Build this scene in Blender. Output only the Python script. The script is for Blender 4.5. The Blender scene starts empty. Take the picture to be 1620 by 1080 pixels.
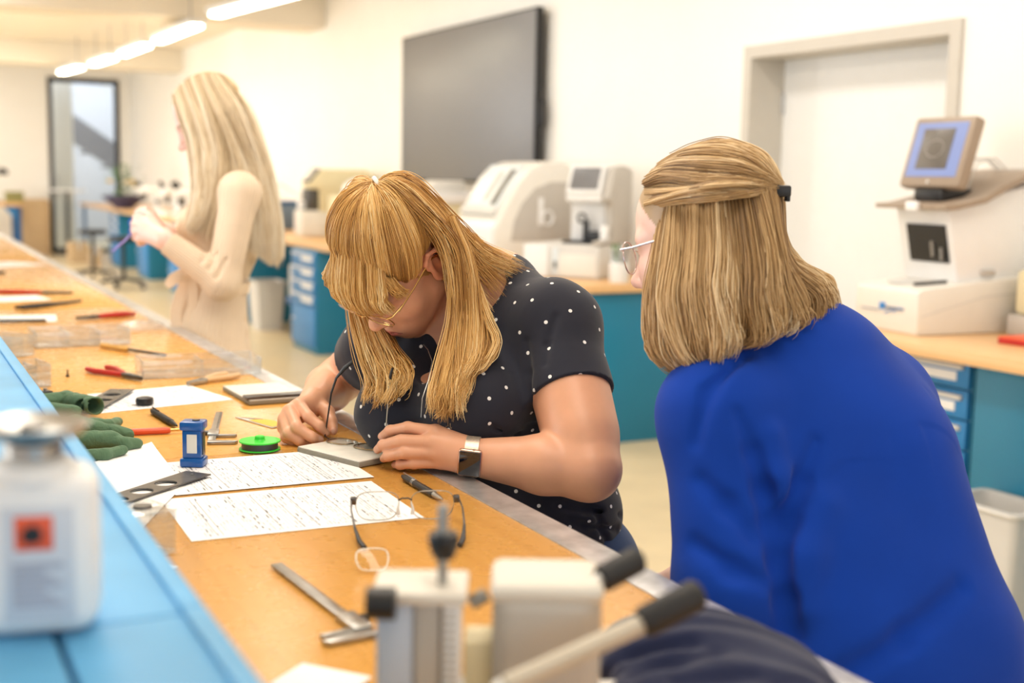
import bpy, bmesh, math, random, time
import numpy as np
from mathutils import Vector, Matrix, Euler
import openvdb
T0 = time.time()
SC = bpy.context.scene
COL = SC.collection
PI = math.pi

# ------------------------------------------------------------------ camera
FPX = 2000.0
CAM = np.array([0.0, 0.0, 1.36])
YAW, PIT, ROLL = 0.46806, 0.12862, 0.019239
FW = np.array([math.sin(YAW) * math.cos(PIT), math.cos(YAW) * math.cos(PIT), -math.sin(PIT)])
_r = np.array([math.cos(YAW), -math.sin(YAW), 0.0])
_u = np.cross(_r, FW)
RT = math.cos(ROLL) * _r + math.sin(ROLL) * _u
UP = -math.sin(ROLL) * _r + math.cos(ROLL) * _u
cd = bpy.data.cameras.new('camera')
cam = bpy.data.objects.new('camera', cd)
COL.objects.link(cam)
cam.matrix_world = Matrix(((RT[0], UP[0], -FW[0], CAM[0]), (RT[1], UP[1], -FW[1], CAM[1]), (RT[2], UP[2], -FW[2], CAM[2]), (0, 0, 0, 1)))
cd.sensor_width = 36.0
cd.lens = FPX / 1620 * 36
cd.clip_start = 0.05
cd.dof.use_dof = True
cd.dof.focus_distance = 2.0
cd.dof.aperture_fstop = 2.9
SC.camera = cam

# ------------------------------------------------------------------ light and exposure
SC.view_settings.view_transform = 'Standard'
SC.view_settings.look = 'None'
SC.view_settings.gamma = 1.0
SC.view_settings.use_curve_mapping = False
SC.view_settings.exposure = 0.42
SC.cycles.transparent_max_bounces = 32
W = bpy.data.worlds.new('daylight')
SC.world = W
W.use_nodes = True
W.node_tree.nodes['Background'].inputs[0].default_value = (0.93, 0.965, 1.0, 1)
W.node_tree.nodes['Background'].inputs[1].default_value = 0.62


def area(name, loc, target, sx, sy, power, color=(1, 1, 1)):
    l = bpy.data.lights.new(name, 'AREA')
    l.shape = 'RECTANGLE'; l.size = sx; l.size_y = sy; l.energy = power; l.color = color
    o = bpy.data.objects.new(name, l); COL.objects.link(o)
    o.location = loc
    o.rotation_euler = (Vector(target) - Vector(loc)).to_track_quat('-Z', 'Z').to_euler()
    return o


# daylight through the window bands on the left and behind the camera
area('window_light_left', (-4.2, 4.0, 1.9), (3.0, 4.4, 0.9), 9.0, 1.9, 320, (0.985, 0.99, 1.0))
area('window_light_left_far', (-4.2, 15.0, 1.9), (3.0, 15.0, 1.1), 9.0, 1.9, 500, (1.0, 0.975, 0.935))
area('window_light_behind', (1.2, -3.4, 2.0), (1.3, 3.0, 1.0), 5.0, 1.8, 22, (1.0, 0.99, 0.97))
area('stairwell_fill', (3.2, 23.6, 5.6), (3.2, 24.2, 1.0), 4.0, 2.5, 260, (0.93, 0.97, 1.0))  # fill lamp added overhead to brighten the stairwell behind the glass
# ceiling lamps over the bench, outside the frame; the far one is added fill
area('ceiling_row_bench', (0.6, 3.0, 2.98), (0.6, 3.0, 0.0), 0.5, 6.0, 58, (1.0, 0.92, 0.81))
area('ceiling_fill_far', (0.4, 15.5, 2.98), (0.4, 15.5, 0.0), 0.9, 12.0, 150, (1.0, 0.95, 0.88))  # added to brighten the far wall, where the modelled tubes give little
area('ceiling_row_wall', (2.6, 5.0, 2.98), (2.6, 5.0, 0.0), 0.4, 7.0, 52, (1.0, 0.95, 0.88))

# ------------------------------------------------------------------ helpers
def ray(px, py):
    return FW + (px - 810) / FPX * RT - (py - 540) / FPX * UP


def onz(px, py, z):
    d = ray(px, py); p = CAM + d * (z - CAM[2]) / d[2]
    return p


def onx(px, py, x):
    d = ray(px, py); return CAM + d * x / d[0]


def at(px, py, d):
    return CAM + ray(px, py) * d


def lin(c):
    c = c / 255.0
    return c / 12.92 if c <= 0.04045 else ((c + 0.055) / 1.055) ** 2.4


def rgb(r, g, b):
    return (lin(r), lin(g), lin(b), 1.0)


def new_mat(name):
    m = bpy.data.materials.new(name); m.use_nodes = True
    return m, m.node_tree.nodes, m.node_tree.links, m.node_tree.nodes['Principled BSDF']


def pm(name, col, rough=0.5, metal=0.0, var=0.06, scale=14.0, bump=0.0, bscale=60.0, coat=0.0, spec=0.5, stretch=None):
    """procedural paint, plastic, metal or cloth: colour broken by fine noise"""
    m, n, l, b = new_mat(name)
    c = rgb(*col)
    tc = n.new('ShaderNodeTexCoord')
    src = tc.outputs['Object']
    if stretch:
        mp = n.new('ShaderNodeMapping'); mp.inputs['Scale'].default_value = stretch
        l.new(src, mp.inputs[0]); src = mp.outputs[0]
    no = n.new('ShaderNodeTexNoise'); no.inputs['Scale'].default_value = scale; no.inputs['Detail'].default_value = 3
    l.new(src, no.inputs['Vector'])
    r = n.new('ShaderNodeValToRGB')
    r.color_ramp.elements[0].position = 0.3; r.color_ramp.elements[1].position = 0.7
    r.color_ramp.elements[0].color = tuple(max(0, x * (1 - var)) for x in c[:3]) + (1,)
    r.color_ramp.elements[1].color = tuple(min(1, x * (1 + var)) for x in c[:3]) + (1,)
    l.new(no.outputs['Fac'], r.inputs[0]); l.new(r.outputs[0], b.inputs['Base Color'])
    b.inputs['Roughness'].default_value = rough; b.inputs['Metallic'].default_value = metal
    b.inputs['Coat Weight'].default_value = coat; b.inputs['Specular IOR Level'].default_value = spec
    if bump:
        nb = n.new('ShaderNodeTexNoise'); nb.inputs['Scale'].default_value = bscale; nb.inputs['Detail'].default_value = 4
        l.new(src, nb.inputs['Vector'])
        bp = n.new('ShaderNodeBump'); bp.inputs['Strength'].default_value = bump; bp.inputs['Distance'].default_value = 0.002
        l.new(nb.outputs['Fac'], bp.inputs['Height']); l.new(bp.outputs[0], b.inputs['Normal'])
    return m


def wood_mat(name, c1, c2, rough=0.3, axis='Y'):
    m, n, l, b = new_mat(name)
    tc = n.new('ShaderNodeTexCoord'); mp = n.new('ShaderNodeMapping')
    mp.inputs['Scale'].default_value = (70, 1.1, 70) if axis == 'Y' else (1.1, 70, 70)
    l.new(tc.outputs['Object'], mp.inputs[0])
    no = n.new('ShaderNodeTexNoise'); no.inputs['Scale'].default_value = 1.0; no.inputs['Detail'].default_value = 4; no.inputs['Roughness'].default_value = 0.4; no.inputs['Distortion'].default_value = 0.25
    l.new(mp.outputs[0], no.inputs['Vector'])
    r = n.new('ShaderNodeValToRGB')
    r.color_ramp.elements[0].position = 0.2; r.color_ramp.elements[1].position = 0.8
    r.color_ramp.elements[0].color = rgb(*c1); r.color_ramp.elements[1].color = rgb(*c2)
    l.new(no.outputs['Fac'], r.inputs[0]); l.new(r.outputs[0], b.inputs['Base Color'])
    n2 = n.new('ShaderNodeTexNoise'); n2.inputs['Scale'].default_value = 22
    l.new(tc.outputs['Object'], n2.inputs['Vector'])
    mr = n.new('ShaderNodeMapRange'); mr.inputs['To Min'].default_value = rough - 0.02; mr.inputs['To Max'].default_value = rough + 0.05
    l.new(n2.outputs['Fac'], mr.inputs[0]); l.new(mr.outputs[0], b.inputs['Roughness'])
    n3 = n.new('ShaderNodeTexNoise'); n3.inputs['Scale'].default_value = 150; n3.inputs['Detail'].default_value = 2
    l.new(tc.outputs['Object'], n3.inputs['Vector'])
    bp = n.new('ShaderNodeBump'); bp.inputs['Strength'].default_value = 0.01; bp.inputs['Distance'].default_value = 0.0003
    l.new(n3.outputs['Fac'], bp.inputs['Height']); l.new(bp.outputs[0], b.inputs['Normal'])
    return m


def glass_mat(name, tint=(0.97, 0.98, 0.98), refl=0.12, rough=0.03, haze=0.0):
    """thin clear plastic or lens: transparent sheet with a glossy skin, optionally a little milky"""
    m, n, l, b = new_mat(name)
    out = n['Material Output']
    tr = n.new('ShaderNodeBsdfTransparent'); tr.inputs[0].default_value = tint + (1,)
    gl = n.new('ShaderNodeBsdfGlossy'); gl.inputs['Roughness'].default_value = rough
    fr = n.new('ShaderNodeLayerWeight'); fr.inputs[0].default_value = 0.5
    pw = n.new('ShaderNodeMath'); pw.operation = 'POWER'; pw.inputs[1].default_value = 4.0
    l.new(fr.outputs['Facing'], pw.inputs[0])
    ma = n.new('ShaderNodeMath'); ma.operation = 'MULTIPLY_ADD'; ma.inputs[1].default_value = 0.6; ma.inputs[2].default_value = refl * 0.3
    l.new(pw.outputs[0], ma.inputs[0])
    mx = n.new('ShaderNodeMixShader'); l.new(ma.outputs[0], mx.inputs[0]); l.new(tr.outputs[0], mx.inputs[1]); l.new(gl.outputs[0], mx.inputs[2])
    last = mx.outputs[0]
    if haze:
        df = n.new('ShaderNodeBsdfDiffuse'); df.inputs[0].default_value = (0.9, 0.9, 0.9, 1)
        no = n.new('ShaderNodeTexNoise'); no.inputs['Scale'].default_value = 30
        m2 = n.new('ShaderNodeMath'); m2.operation = 'MULTIPLY'; m2.inputs[1].default_value = haze * 2
        l.new(no.outputs['Fac'], m2.inputs[0])
        mx2 = n.new('ShaderNodeMixShader'); l.new(m2.outputs[0], mx2.inputs[0]); l.new(last, mx2.inputs[1]); l.new(df.outputs[0], mx2.inputs[2])
        last = mx2.outputs[0]
    l.new(last, out.inputs['Surface'])
    return m


def emit_mat(name, col, s, base=0.9):
    m, n, l, b = new_mat(name)
    b.inputs['Base Color'].default_value = (base, base, base, 1)
    no = n.new('ShaderNodeTexNoise'); no.inputs['Scale'].default_value = 3
    mr = n.new('ShaderNodeMapRange'); mr.inputs['To Min'].default_value = s * 0.96; mr.inputs['To Max'].default_value = s * 1.04
    l.new(no.outputs['Fac'], mr.inputs[0]); l.new(mr.outputs[0], b.inputs['Emission Strength'])
    b.inputs['Emission Color'].default_value = tuple(col) + (1,)
    return m


class MB:
    """collects simple solids and builds them as one mesh object"""
    def __init__(s):
        s.v, s.f = [], []

    def add(s, verts, faces, M=None):
        o = len(s.v)
        for p in verts:
            p = Vector(p)
            s.v.append(tuple(M @ p) if M is not None else tuple(p))
        s.f += [tuple(i + o for i in f) for f in faces]
        return s

    def bm(s, bm, M=None):
        bm.verts.ensure_lookup_table(); bm.verts.index_update()
        s.add([v.co.copy() for v in bm.verts], [[v.index for v in f.verts] for f in bm.faces], M); bm.free()
        return s

    def box(s, lo, hi, r=0.0, M=None, seg=2):
        b = bmesh.new(); bmesh.ops.create_cube(b, size=1)
        lo, hi = Vector(lo), Vector(hi); c = (lo + hi) / 2; d = hi - lo
        for v in b.verts:
            v.co = Vector((v.co.x * d.x, v.co.y * d.y, v.co.z * d.z)) + c
        if r > 0:
            r = min(r, min(abs(d.x), abs(d.y), abs(d.z)) * 0.49)
            bmesh.ops.bevel(b, geom=b.edges[:], offset=r, segments=seg, profile=0.5, affect='EDGES')
        return s.bm(b, M)

    def cyl(s, a, b, r, r2=None, n=16, M=None, cap=True):
        return s.tube([a, b], [r, r if r2 is None else r2], n, M, cap)

    def tube(s, pts, r, n=8, M=None, cap=True, closed=False, flat=None):
        pts = [Vector(p) for p in pts]; k = len(pts)
        rr = r if hasattr(r, '__len__') else [r] * k
        vs, fs = [], []
        t0 = (pts[1] - pts[0]).normalized()
        ref = Vector((0, 0, 1)) if abs(t0.z) < 0.9 else Vector((1, 0, 0))
        nx = t0.cross(ref).normalized()
        for i, p in enumerate(pts):
            if closed:
                t = (pts[(i + 1) % k] - pts[i - 1]).normalized()
            else:
                t = (pts[min(i + 1, k - 1)] - pts[max(i - 1, 0)]).normalized()
            nx = (nx - t * nx.dot(t)).normalized(); ny = t.cross(nx)
            fx, fy = (1, 1) if flat is None else flat
            for j in range(n):
                a = 2 * PI * j / n
                vs.append(p + (nx * math.cos(a) * fx + ny * math.sin(a) * fy) * rr[i])
        for i in range(k if closed else k - 1):
            i2 = (i + 1) % k
            for j in range(n):
                fs.append((i * n + j, i * n + (j + 1) % n, i2 * n + (j + 1) % n, i2 * n + j))
        if cap and not closed:
            fs.append(tuple(reversed(range(n)))); fs.append(tuple(range((k - 1) * n, k * n)))
        return s.add(vs, fs, M)

    def lathe(s, prof, c=(0, 0, 0), n=24, M=None):
        """prof: (radius, z) pairs; closed at both ends"""
        vs, fs = [], []
        for r, z in prof:
            for j in range(n):
                a = 2 * PI * j / n
                vs.append((c[0] + r * math.cos(a), c[1] + r * math.sin(a), c[2] + z))
        k = len(prof)
        for i in range(k - 1):
            for j in range(n):
                fs.append((i * n + j, i * n + (j + 1) % n, (i + 1) * n + (j + 1) % n, (i + 1) * n + j))
        fs.append(tuple(reversed(range(n)))); fs.append(tuple(range((k - 1) * n, k * n)))
        return s.add(vs, fs, M)

    def prism(s, pts, lo, hi, axis='z', M=None, r=0.0):
        """polygon extruded along an axis; pts are the two other coordinates in cyclic order"""
        b = bmesh.new()
        def mk(u, v, w):
            return {'z': (u, v, w), 'y': (u, w, v), 'x': (w, u, v)}[axis]
        A = [b.verts.new(mk(u, v, lo)) for u, v in pts]
        B = [b.verts.new(mk(u, v, hi)) for u, v in pts]
        n = len(pts)
        b.faces.new(A[::-1]); b.faces.new(B)
        for i in range(n):
            b.faces.new((A[i], A[(i + 1) % n], B[(i + 1) % n], B[i]))
        bmesh.ops.recalc_face_normals(b, faces=b.faces[:])
        if r > 0:
            es = [e for e in b.edges if len(e.link_faces) == 2 and e.calc_face_angle(0) > 0.5]
            bmesh.ops.bevel(b, geom=es, offset=r, segments=2, profile=0.5, affect='EDGES')
        return s.bm(b, M)

    def holes(s, outer, holes, z0, z1, M=None):
        """flat plate with round holes; outer polygon, holes = (cx, cy, rx, ry)"""
        b = bmesh.new()
        es = []
        loops = [[(x, y) for x, y in outer]] + [[(cx + rx * math.cos(2 * PI * k / 24), cy + ry * math.sin(2 * PI * k / 24)) for k in range(24)] for cx, cy, rx, ry in holes]
        for lp in loops:
            vs = [b.verts.new((x, y, z0)) for x, y in lp]
            es += [b.edges.new((vs[i], vs[(i + 1) % len(vs)])) for i in range(len(vs))]
        bmesh.ops.triangle_fill(b, use_beauty=True, use_dissolve=False, edges=es)
        r = bmesh.ops.extrude_face_region(b, geom=b.faces[:])
        for v in r['geom']:
            if isinstance(v, bmesh.types.BMVert):
                v.co.z = z1
        bmesh.ops.recalc_face_normals(b, faces=b.faces[:])
        return s.bm(b, M)

    def build(s, name, mat, parent=None, smooth=True, angle=0.6):
        me = bpy.data.meshes.new(name)
        me.from_pydata(s.v, [], s.f)
        b = bmesh.new(); b.from_mesh(me)
        bmesh.ops.recalc_face_normals(b, faces=b.faces[:])
        b.to_mesh(me); b.free()
        if smooth:
            me.polygons.foreach_set('use_smooth', [True] * len(me.polygons))
            try:
                me.set_sharp_from_angle(angle=angle)
            except Exception:
                pass
        me.materials.append(mat)
        o = bpy.data.objects.new(name, me); COL.objects.link(o)
        if parent is not None:
            o.parent = parent
        return o


def tag(o, label=None, cat=None, group=None, kind=None):
    if label: o['label'] = label
    if cat: o['category'] = cat
    if group: o['group'] = group
    if kind: o['kind'] = kind
    return o


def thing(name, label, cat, loc=(0, 0, 0), rz=0.0, group=None):
    o = bpy.data.objects.new(name, None); COL.objects.link(o)
    o.empty_display_size = 0.05
    o.location = tuple(float(x) for x in loc); o.rotation_euler = (0, 0, rz)
    return tag(o, label, cat, group)


def solo(name, mb, mat, loc, rz, label, cat, group=None, kind=None, **kw):
    o = mb.build(name, mat, **kw)
    o.location = tuple(float(x) for x in loc); o.rotation_euler = (0, 0, rz)
    return tag(o, label, cat, group, kind)


def struct(name, mb, mat, **kw):
    o = mb.build(name, mat, **kw); o['kind'] = 'structure'
    return o


def copy_tree(o, loc, rz, label, parent=None):
    c = o.copy(); COL.objects.link(c)
    if parent is not None:
        c.parent = parent
    else:
        c.location = loc; c.rotation_euler = (0, 0, rz); c['label'] = label
    for ch in list(o.children):
        copy_tree(ch, None, None, None, c)
    return c


# ------------------------------------------------------------------ materials
M = {}
M['wall'] = pm('white_wall_paint', (246, 244, 239), 0.75, var=0.012, scale=3, bump=0.05, bscale=180)
M['ceiling'] = pm('ceiling_paint', (240, 232, 217), 0.85, var=0.015, scale=2)
M['floor'] = pm('yellow_beige_linoleum', (222, 204, 166), 0.32, var=0.05, scale=5, bump=0.02, bscale=40)
M['bench_wood'] = wood_mat('bench_beech', (210, 152, 70), (222, 166, 84), 0.26)
M['top_wood'] = wood_mat('counter_beech', (222, 176, 122), (236, 194, 142), 0.3)
M['alu'] = pm('scuffed_aluminium', (204, 204, 206), 0.38, 0.75, var=0.2, scale=35, bump=0.1, bscale=90)
M['steel'] = pm('brushed_steel', (176, 175, 172), 0.33, 1.0, var=0.12, scale=60)
M['dsteel'] = pm('dark_steel', (98, 96, 94), 0.36, 0.9, var=0.15, scale=60)
M['gold'] = pm('gold_wire', (214, 172, 104), 0.22, 1.0, var=0.05)
M['teal'] = pm('teal_blue_lacquer', (22, 122, 158), 0.38, var=0.03, scale=3)
M['blue'] = pm('blue_lacquer', (38, 128, 192), 0.4, var=0.04, scale=4)
M['dblue'] = pm('dark_blue_steel', (16, 84, 140), 0.45, var=0.05)
M['eggshell'] = pm('eggshell_casting', (222, 217, 207), 0.5, var=0.02)
M['ledge'] = pm('sky_blue_ledge_paint', (88, 164, 214), 0.5, var=0.1, scale=9, bump=0.04, bscale=60)
M['white'] = pm('white_plastic', (240, 240, 240), 0.42, var=0.015)
M['offwhite'] = pm('offwhite_plastic', (232, 228, 220), 0.45, var=0.02)
M['cream'] = pm('cream_plastic', (228, 216, 178), 0.5, var=0.025)
M['grey'] = pm('warm_grey_plastic', (190, 184, 176), 0.45, var=0.03)
M['lgrey'] = pm('light_grey_plastic', (214, 212, 208), 0.45, var=0.02)
M['taupe'] = pm('taupe_plastic', (158, 140, 122), 0.42, var=0.04)
M['black'] = pm('black_plastic', (26, 26, 28), 0.42, var=0.2)
M['rubber'] = pm('black_rubber', (34, 34, 36), 0.6, var=0.15, bump=0.08, bscale=120)
M['red'] = pm('red_plastic_grip', (186, 34, 28), 0.35, var=0.08)
M['orange'] = pm('orange_plastic', (232, 92, 52), 0.4, var=0.06)
M['green'] = pm('green_plastic', (58, 214, 60), 0.35, var=0.05)
M['cblue'] = pm('blue_anodised', (20, 88, 164), 0.3, var=0.05, coat=0.3)
M['paper'] = pm('white_paper', (246, 246, 247), 0.7, var=0.008)
M['ink'] = pm('grey_ink', (172, 178, 194), 0.8, var=0.1)
M['ink_dark'] = pm('dark_ink', (122, 126, 140), 0.8, var=0.1)
M['frame_grey'] = pm('door_frame_grey', (202, 196, 186), 0.5, var=0.015)
M['door'] = pm('white_door_leaf', (240, 240, 238), 0.5, var=0.01)
M['dframe'] = pm('anthracite_frame', (48, 48, 52), 0.5, var=0.08)
M['screen'] = pm('screen_reflection_grey', (112, 112, 115), 0.4, var=0.02, spec=0.8)  # base lightened to grey: the room's reflection is put into the colour
M['lamp'] = emit_mat('lamp_tube', (1.0, 0.9, 0.68), 12.0)
M['clear'] = glass_mat('clear_acrylic', refl=0.45, haze=0.06)
M['lens'] = glass_mat('spectacle_lens', (0.985, 0.99, 0.985), refl=0.06, rough=0.02)
M['pane'] = glass_mat('window_pane', (0.95, 0.97, 0.98), refl=0.1)
M['card'] = pm('cardboard', (206, 178, 140), 0.7, var=0.04)
M['stone'] = pm('pale_stone_face', (228, 225, 216), 0.45, var=0.06, scale=40)
M['slate'] = pm('grey_slab_edge', (142, 136, 122), 0.6, var=0.08)
# ================================================================== the room
XW, YF, ZC = 3.9, 22.0, 3.03
struct('floor', MB().box((-4.5, -3.5, -0.06), (6.2, 26.5, 0.0)), M['floor'])
struct('ceiling', MB().box((-4.5, -3.5, ZC), (4.2, YF + 0.2, ZC + 0.1)), M['ceiling'])
for i, y in enumerate((11.75, 5.6, 17.9)):
    struct('trim_%d' % (i + 4), MB().box((-4.5, y, ZC - 0.30), (XW, y + 0.55, ZC), 0.012), M['ceiling'])
D0, D1, DH = 3.79, 5.19, 2.02
# right wall with its door opening
struct('wall_right', MB().box((XW, -3.5, 0), (XW + 0.3, D0, ZC)).box((XW, D1, 0), (XW + 0.3, YF + 0.2, ZC)).box((XW, D0, DH), (XW + 0.3, D1, ZC)), M['wall'])
FD0, FD1, FDH = 2.60, 3.72, 2.84
struct('wall_far', MB().box((-4.5, YF, 0), (FD0, YF + 0.2, ZC)).box((FD1, YF, 0), (XW + 0.3, YF + 0.2, ZC)).box((FD0, YF, FDH), (FD1, YF + 0.2, ZC)), M['wall'])
struct('baseboard_right', MB().box((XW - 0.012, 5.6, 0), (XW, YF, 0.07)).box((XW - 0.012, -3.5, 0), (XW, D0, 0.07)), M['frame_grey'])
struct('baseboard_far', MB().box((-4.5, YF - 0.012, 0), (FD0, YF, 0.07)), M['frame_grey'])

# recessed white door on the right: steel frame and leaf
fr = MB()
w = 0.055
fr.prism([(D0 - 0.004, 0), (D0 + w, 0), (D0 + w, DH - w), (D1 - w, DH - w), (D1 - w, 0), (D1 + 0.004, 0), (D1 + 0.004, DH + 0.004), (D0 - 0.004, DH + 0.004)], XW - 0.02, XW + 0.24, 'x')
struct('trim_1', fr, M['frame_grey'])
dl = struct('door_2', MB().box((XW + 0.19, D0 + w, 0.006), (XW + 0.235, D1 - w, DH - w), 0.003), M['door'])
hb = MB()
hb.box((XW + 0.178, D0 + 0.11, 0.98), (XW + 0.19, D0 + 0.15, 1.16), 0.004)
hb.tube([(XW + 0.18, D0 + 0.13, 1.06), (XW + 0.14, D0 + 0.13, 1.06), (XW + 0.13, D0 + 0.15, 1.06), (XW + 0.13, D0 + 0.25, 1.06)], 0.009)
hb.build('door_handle', M['steel'], dl)
hg = MB()
for z in (0.25, 1.0, 1.75):
    hg.cyl((XW + 0.185, D1 - w - 0.006, z - 0.05), (XW + 0.185, D1 - w - 0.006, z + 0.05), 0.009)
hg.build('hinge', M['steel'], dl)

# glazed door in the far wall, stairwell beyond
fd = MB()
for a, b in (((FD0, YF - 0.03, 0), (FD0 + 0.07, YF + 0.1, FDH)), ((FD1 - 0.07, YF - 0.03, 0), (FD1, YF + 0.1, FDH)), ((FD0, YF - 0.03, FDH - 0.08), (FD1, YF + 0.1, FDH)), ((FD0, YF - 0.03, 0), (FD1, YF + 0.1, 0.07))):
    fd.box(a, b, 0.006)
d1 = struct('door_1', fd, M['dframe'])
MB().box((FD0 + 0.07, YF + 0.03, 0.07), (FD1 - 0.07, YF + 0.036, FDH - 0.08)).build('pane', M['pane'], d1)
hm = MB(); hm.cyl((FD0 + 0.11, YF - 0.07, 0.9), (FD0 + 0.11, YF - 0.07, 1.25), 0.012); hm.cyl((FD0 + 0.11, YF - 0.07, 0.95), (FD0 + 0.11, YF + 0.03, 0.95), 0.008); hm.cyl((FD0 + 0.11, YF - 0.07, 1.2), (FD0 + 0.11, YF + 0.03, 1.2), 0.008)
hm.build('door_handle', M['steel'], d1)
M['stairwall'] = pm('stairwell_wall', (206, 208, 214), 0.8, var=0.02)
M['stair'] = pm('grey_stair_stringer', (132, 132, 138), 0.7, var=0.04)
struct('wall_back', MB().box((0.0, 26.2, 0), (6.2, 26.4, 4.2)), M['stairwall'])
struct('trim_2', MB().box((2.62, 22.55, 0.0), (3.06, 22.95, 3.4), 0.02), M['wall'])   # white pillar behind the glass
st = MB()
st.prism([(2.2, 3.05), (5.9, 0.55), (5.9, 0.05), (2.2, 2.55)], 24.0, 24.12, 'y')
stair = struct('trim_3', st, M['stair'])
for k in range(9):
    MB().box((2.4 + k * 0.38, 24.12, 2.42 - k * 0.257), (2.72 + k * 0.38, 25.3, 2.47 - k * 0.257)).build('stair_tread', M['stair'], stair)
rl = MB()
rl.tube([(2.2, 24.03, 3.95), (5.9, 24.03, 1.45)], 0.022)
for k in range(5):
    x = 2.5 + k * 0.75
    rl.tube([(x, 24.03, 3.05 - (x - 2.2) * 0.676 - 0.1), (x, 24.03, 3.95 - (x - 2.2) * 0.676)], 0.012)
rl.build('handrail', M['lgrey'], stair)

# ------------------------------------------------------------------ ceiling lamps (a broken line of tubes)
ZL = 2.62
lamps = [((445, 0), (341, 27), 1.0), ((312, 44), (250, 68), 0), ((232, 75), (194, 89), 0), ((179, 94), (148, 104), 0), ((127, 109), (98, 117), 0)]
lab = ['glowing ceiling tube nearest the camera, cut by the top edge', 'glowing ceiling tube second along the row, longest one whole in view', 'glowing ceiling tube in the middle of the hanging row', 'glowing ceiling tube fourth along the row', 'glowing ceiling tube at the far end above the glazed door']
for i, (a, b, _) in enumerate(lamps):
    A, B = onz(a[0], a[1], ZL), onz(b[0], b[1], ZL)
    if i == 0:
        A = B + (A - B) * 1.6
    L = float(np.linalg.norm(B - A)); c = (A + B) / 2
    rz = math.atan2(B[1] - A[1], B[0] - A[0])
    t = thing('ceiling_lamp', lab[i], 'lamp', (c[0], c[1], ZL), rz, 'ceiling tube lamps in a row')
    MB().box((-L / 2, -0.055, 0.0), (L / 2, 0.055, 0.03), 0.012).build('diffuser', M['lamp'], t)
    MB().box((-L / 2 - 0.02, -0.08, 0.03), (L / 2 + 0.02, 0.08, 0.075), 0.008).build('housing', M['white'], t)
    for s in (-0.35, 0.35):
        MB().cyl((s * L, 0, 0.07), (s * L, 0, ZC - ZL), 0.006).build('hanger', M['steel'], t)

# ------------------------------------------------------------------ television
t = thing('wall_television', 'large dark switched-off screen on the white wall', 'television', (3.8, 8.4, 1.32))
MB().box((0.0, -1.15, 0), (0.05, 1.15, 1.12), 0.006).build('bezel', M['black'], t)
MB().box((-0.003, -1.135, 0.02), (0.004, 1.135, 1.105), 0.001).build('screen', M['screen'], t)
MB().box((0.045, -0.5, 0.2), (0.10, 0.5, 0.9), 0.01).build('wall_mount', M['dsteel'], t)
MB().box((0.015, -1.19, 0.36), (0.045, -1.148, 0.54), 0.014).build('control_pod', M['black'], t)

# ================================================================== counters along the right wall
def counter(y0, y1, x0, label, z=0.835):
    t = thing('side_counter', label, 'counter', ((x0 + XW) / 2, (y0 + y1) / 2, 0))
    hx, hy = (XW - 0.004 - x0) / 2, (y1 - y0) / 2
    MB().box((-hx, -hy, z - 0.045), (hx, hy, z), 0.004).build('counter_top', M['top_wood'], t)
    for y in ((-hy + 0.03, -hy + 0.06) if False else (hy - 0.05,)):
        MB().box((-hx + 0.05, y - 0.02, 0), (-hx + 0.09, y + 0.02, z - 0.045), 0.003).build('leg', M['dblue'], t)
        MB().box((hx - 0.09, y - 0.02, 0), (hx - 0.05, y + 0.02, z - 0.045), 0.003).build('leg', M['dblue'], t)
    return t


def drawer_unit(x0, x1, y0, y1, label, ndraw=4, z=0.785, group='blue drawer cabinets', mat='teal', fmat='blue', fy=None):
    """front looks to -X; drawers above a plain door"""
    t = thing('drawer_cabinet', label, 'cabinet', (x0, (y0 + y1) / 2, 0), 0, group)
    hy = (y1 - y0) / 2; d = x1 - x0
    MB().box((0.02, -hy, 0.0), (d, hy, z), 0.004).build('carcass', M[mat], t)
    h = 0.105
    yy = hy if fy is None else fy
    for k in range(ndraw):
        zt = z - 0.012 - k * h
        dr = MB().box((0.0, -hy + 0.006, zt - h + 0.008), (0.022, hy - 0.006, zt), 0.003).build('drawer', M[fmat], t)
        MB().box((-0.012, -hy + 0.03, zt - 0.034), (0.004, hy - 0.03, zt - 0.016), 0.003).build('handle', M['lgrey'], dr)
        MB().box((-0.003, -hy + 0.06, zt - 0.075), (0.002, -hy + 0.06 + hy * 0.9, zt - 0.042), 0.001).build('label_card', M['white'], dr)
    zb = z - 0.012 - ndraw * h
    if zb > 0.15:
        do = MB().box((0.0, -hy + 0.006, 0.05), (0.022, hy - 0.006, zt - h), 0.003).build('door', M[fmat], t)
        MB().cyl((-0.014, hy - 0.06, zb - 0.12), (0.004, hy - 0.06, zb - 0.12), 0.013).build('knob', M['white'], do)
    return t


counter(5.48, 8.45, 3.17, 'beech counter behind the two seated women, ending beside the white door')
counter(8.9, 21.4, 2.97, 'long beech counter running to the far glazed door')
counter(-1.0, 3.77, 3.12, 'beech counter at the right edge under the lens edger')
drawer_unit(3.23, 3.86, 5.52, 6.4, 'teal drawer cabinet at the near end of the middle counter')
drawer_unit(3.23, 3.86, 6.42, 7.3, 'teal drawer cabinet hidden mostly by the seated woman')
drawer_unit(2.94, 3.75, 9.12, 9.72, 'blue drawer cabinet with knob left of the polka-dot woman')
drawer_unit(3.0, 3.7, 11.3, 12.0, 'blue cabinet behind the standing woman')
drawer_unit(3.0, 3.7, 13.9, 14.7, 'blue cabinet behind the raised hands of the standing woman')
drawer_unit(3.30, 3.86, 3.08, 3.68, 'blue drawer cabinet with labels under the lens edger', ndraw=5)
t = drawer_unit(3.14, 3.86, 1.4, 2.94, 'wide teal cabinet at the right edge behind the waste bin', ndraw=0) if False else None
t = thing('base_cabinet', 'wide plain teal cabinet at the right edge behind the waste bin', 'cabinet', (3.30, 2.22, 0))
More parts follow.
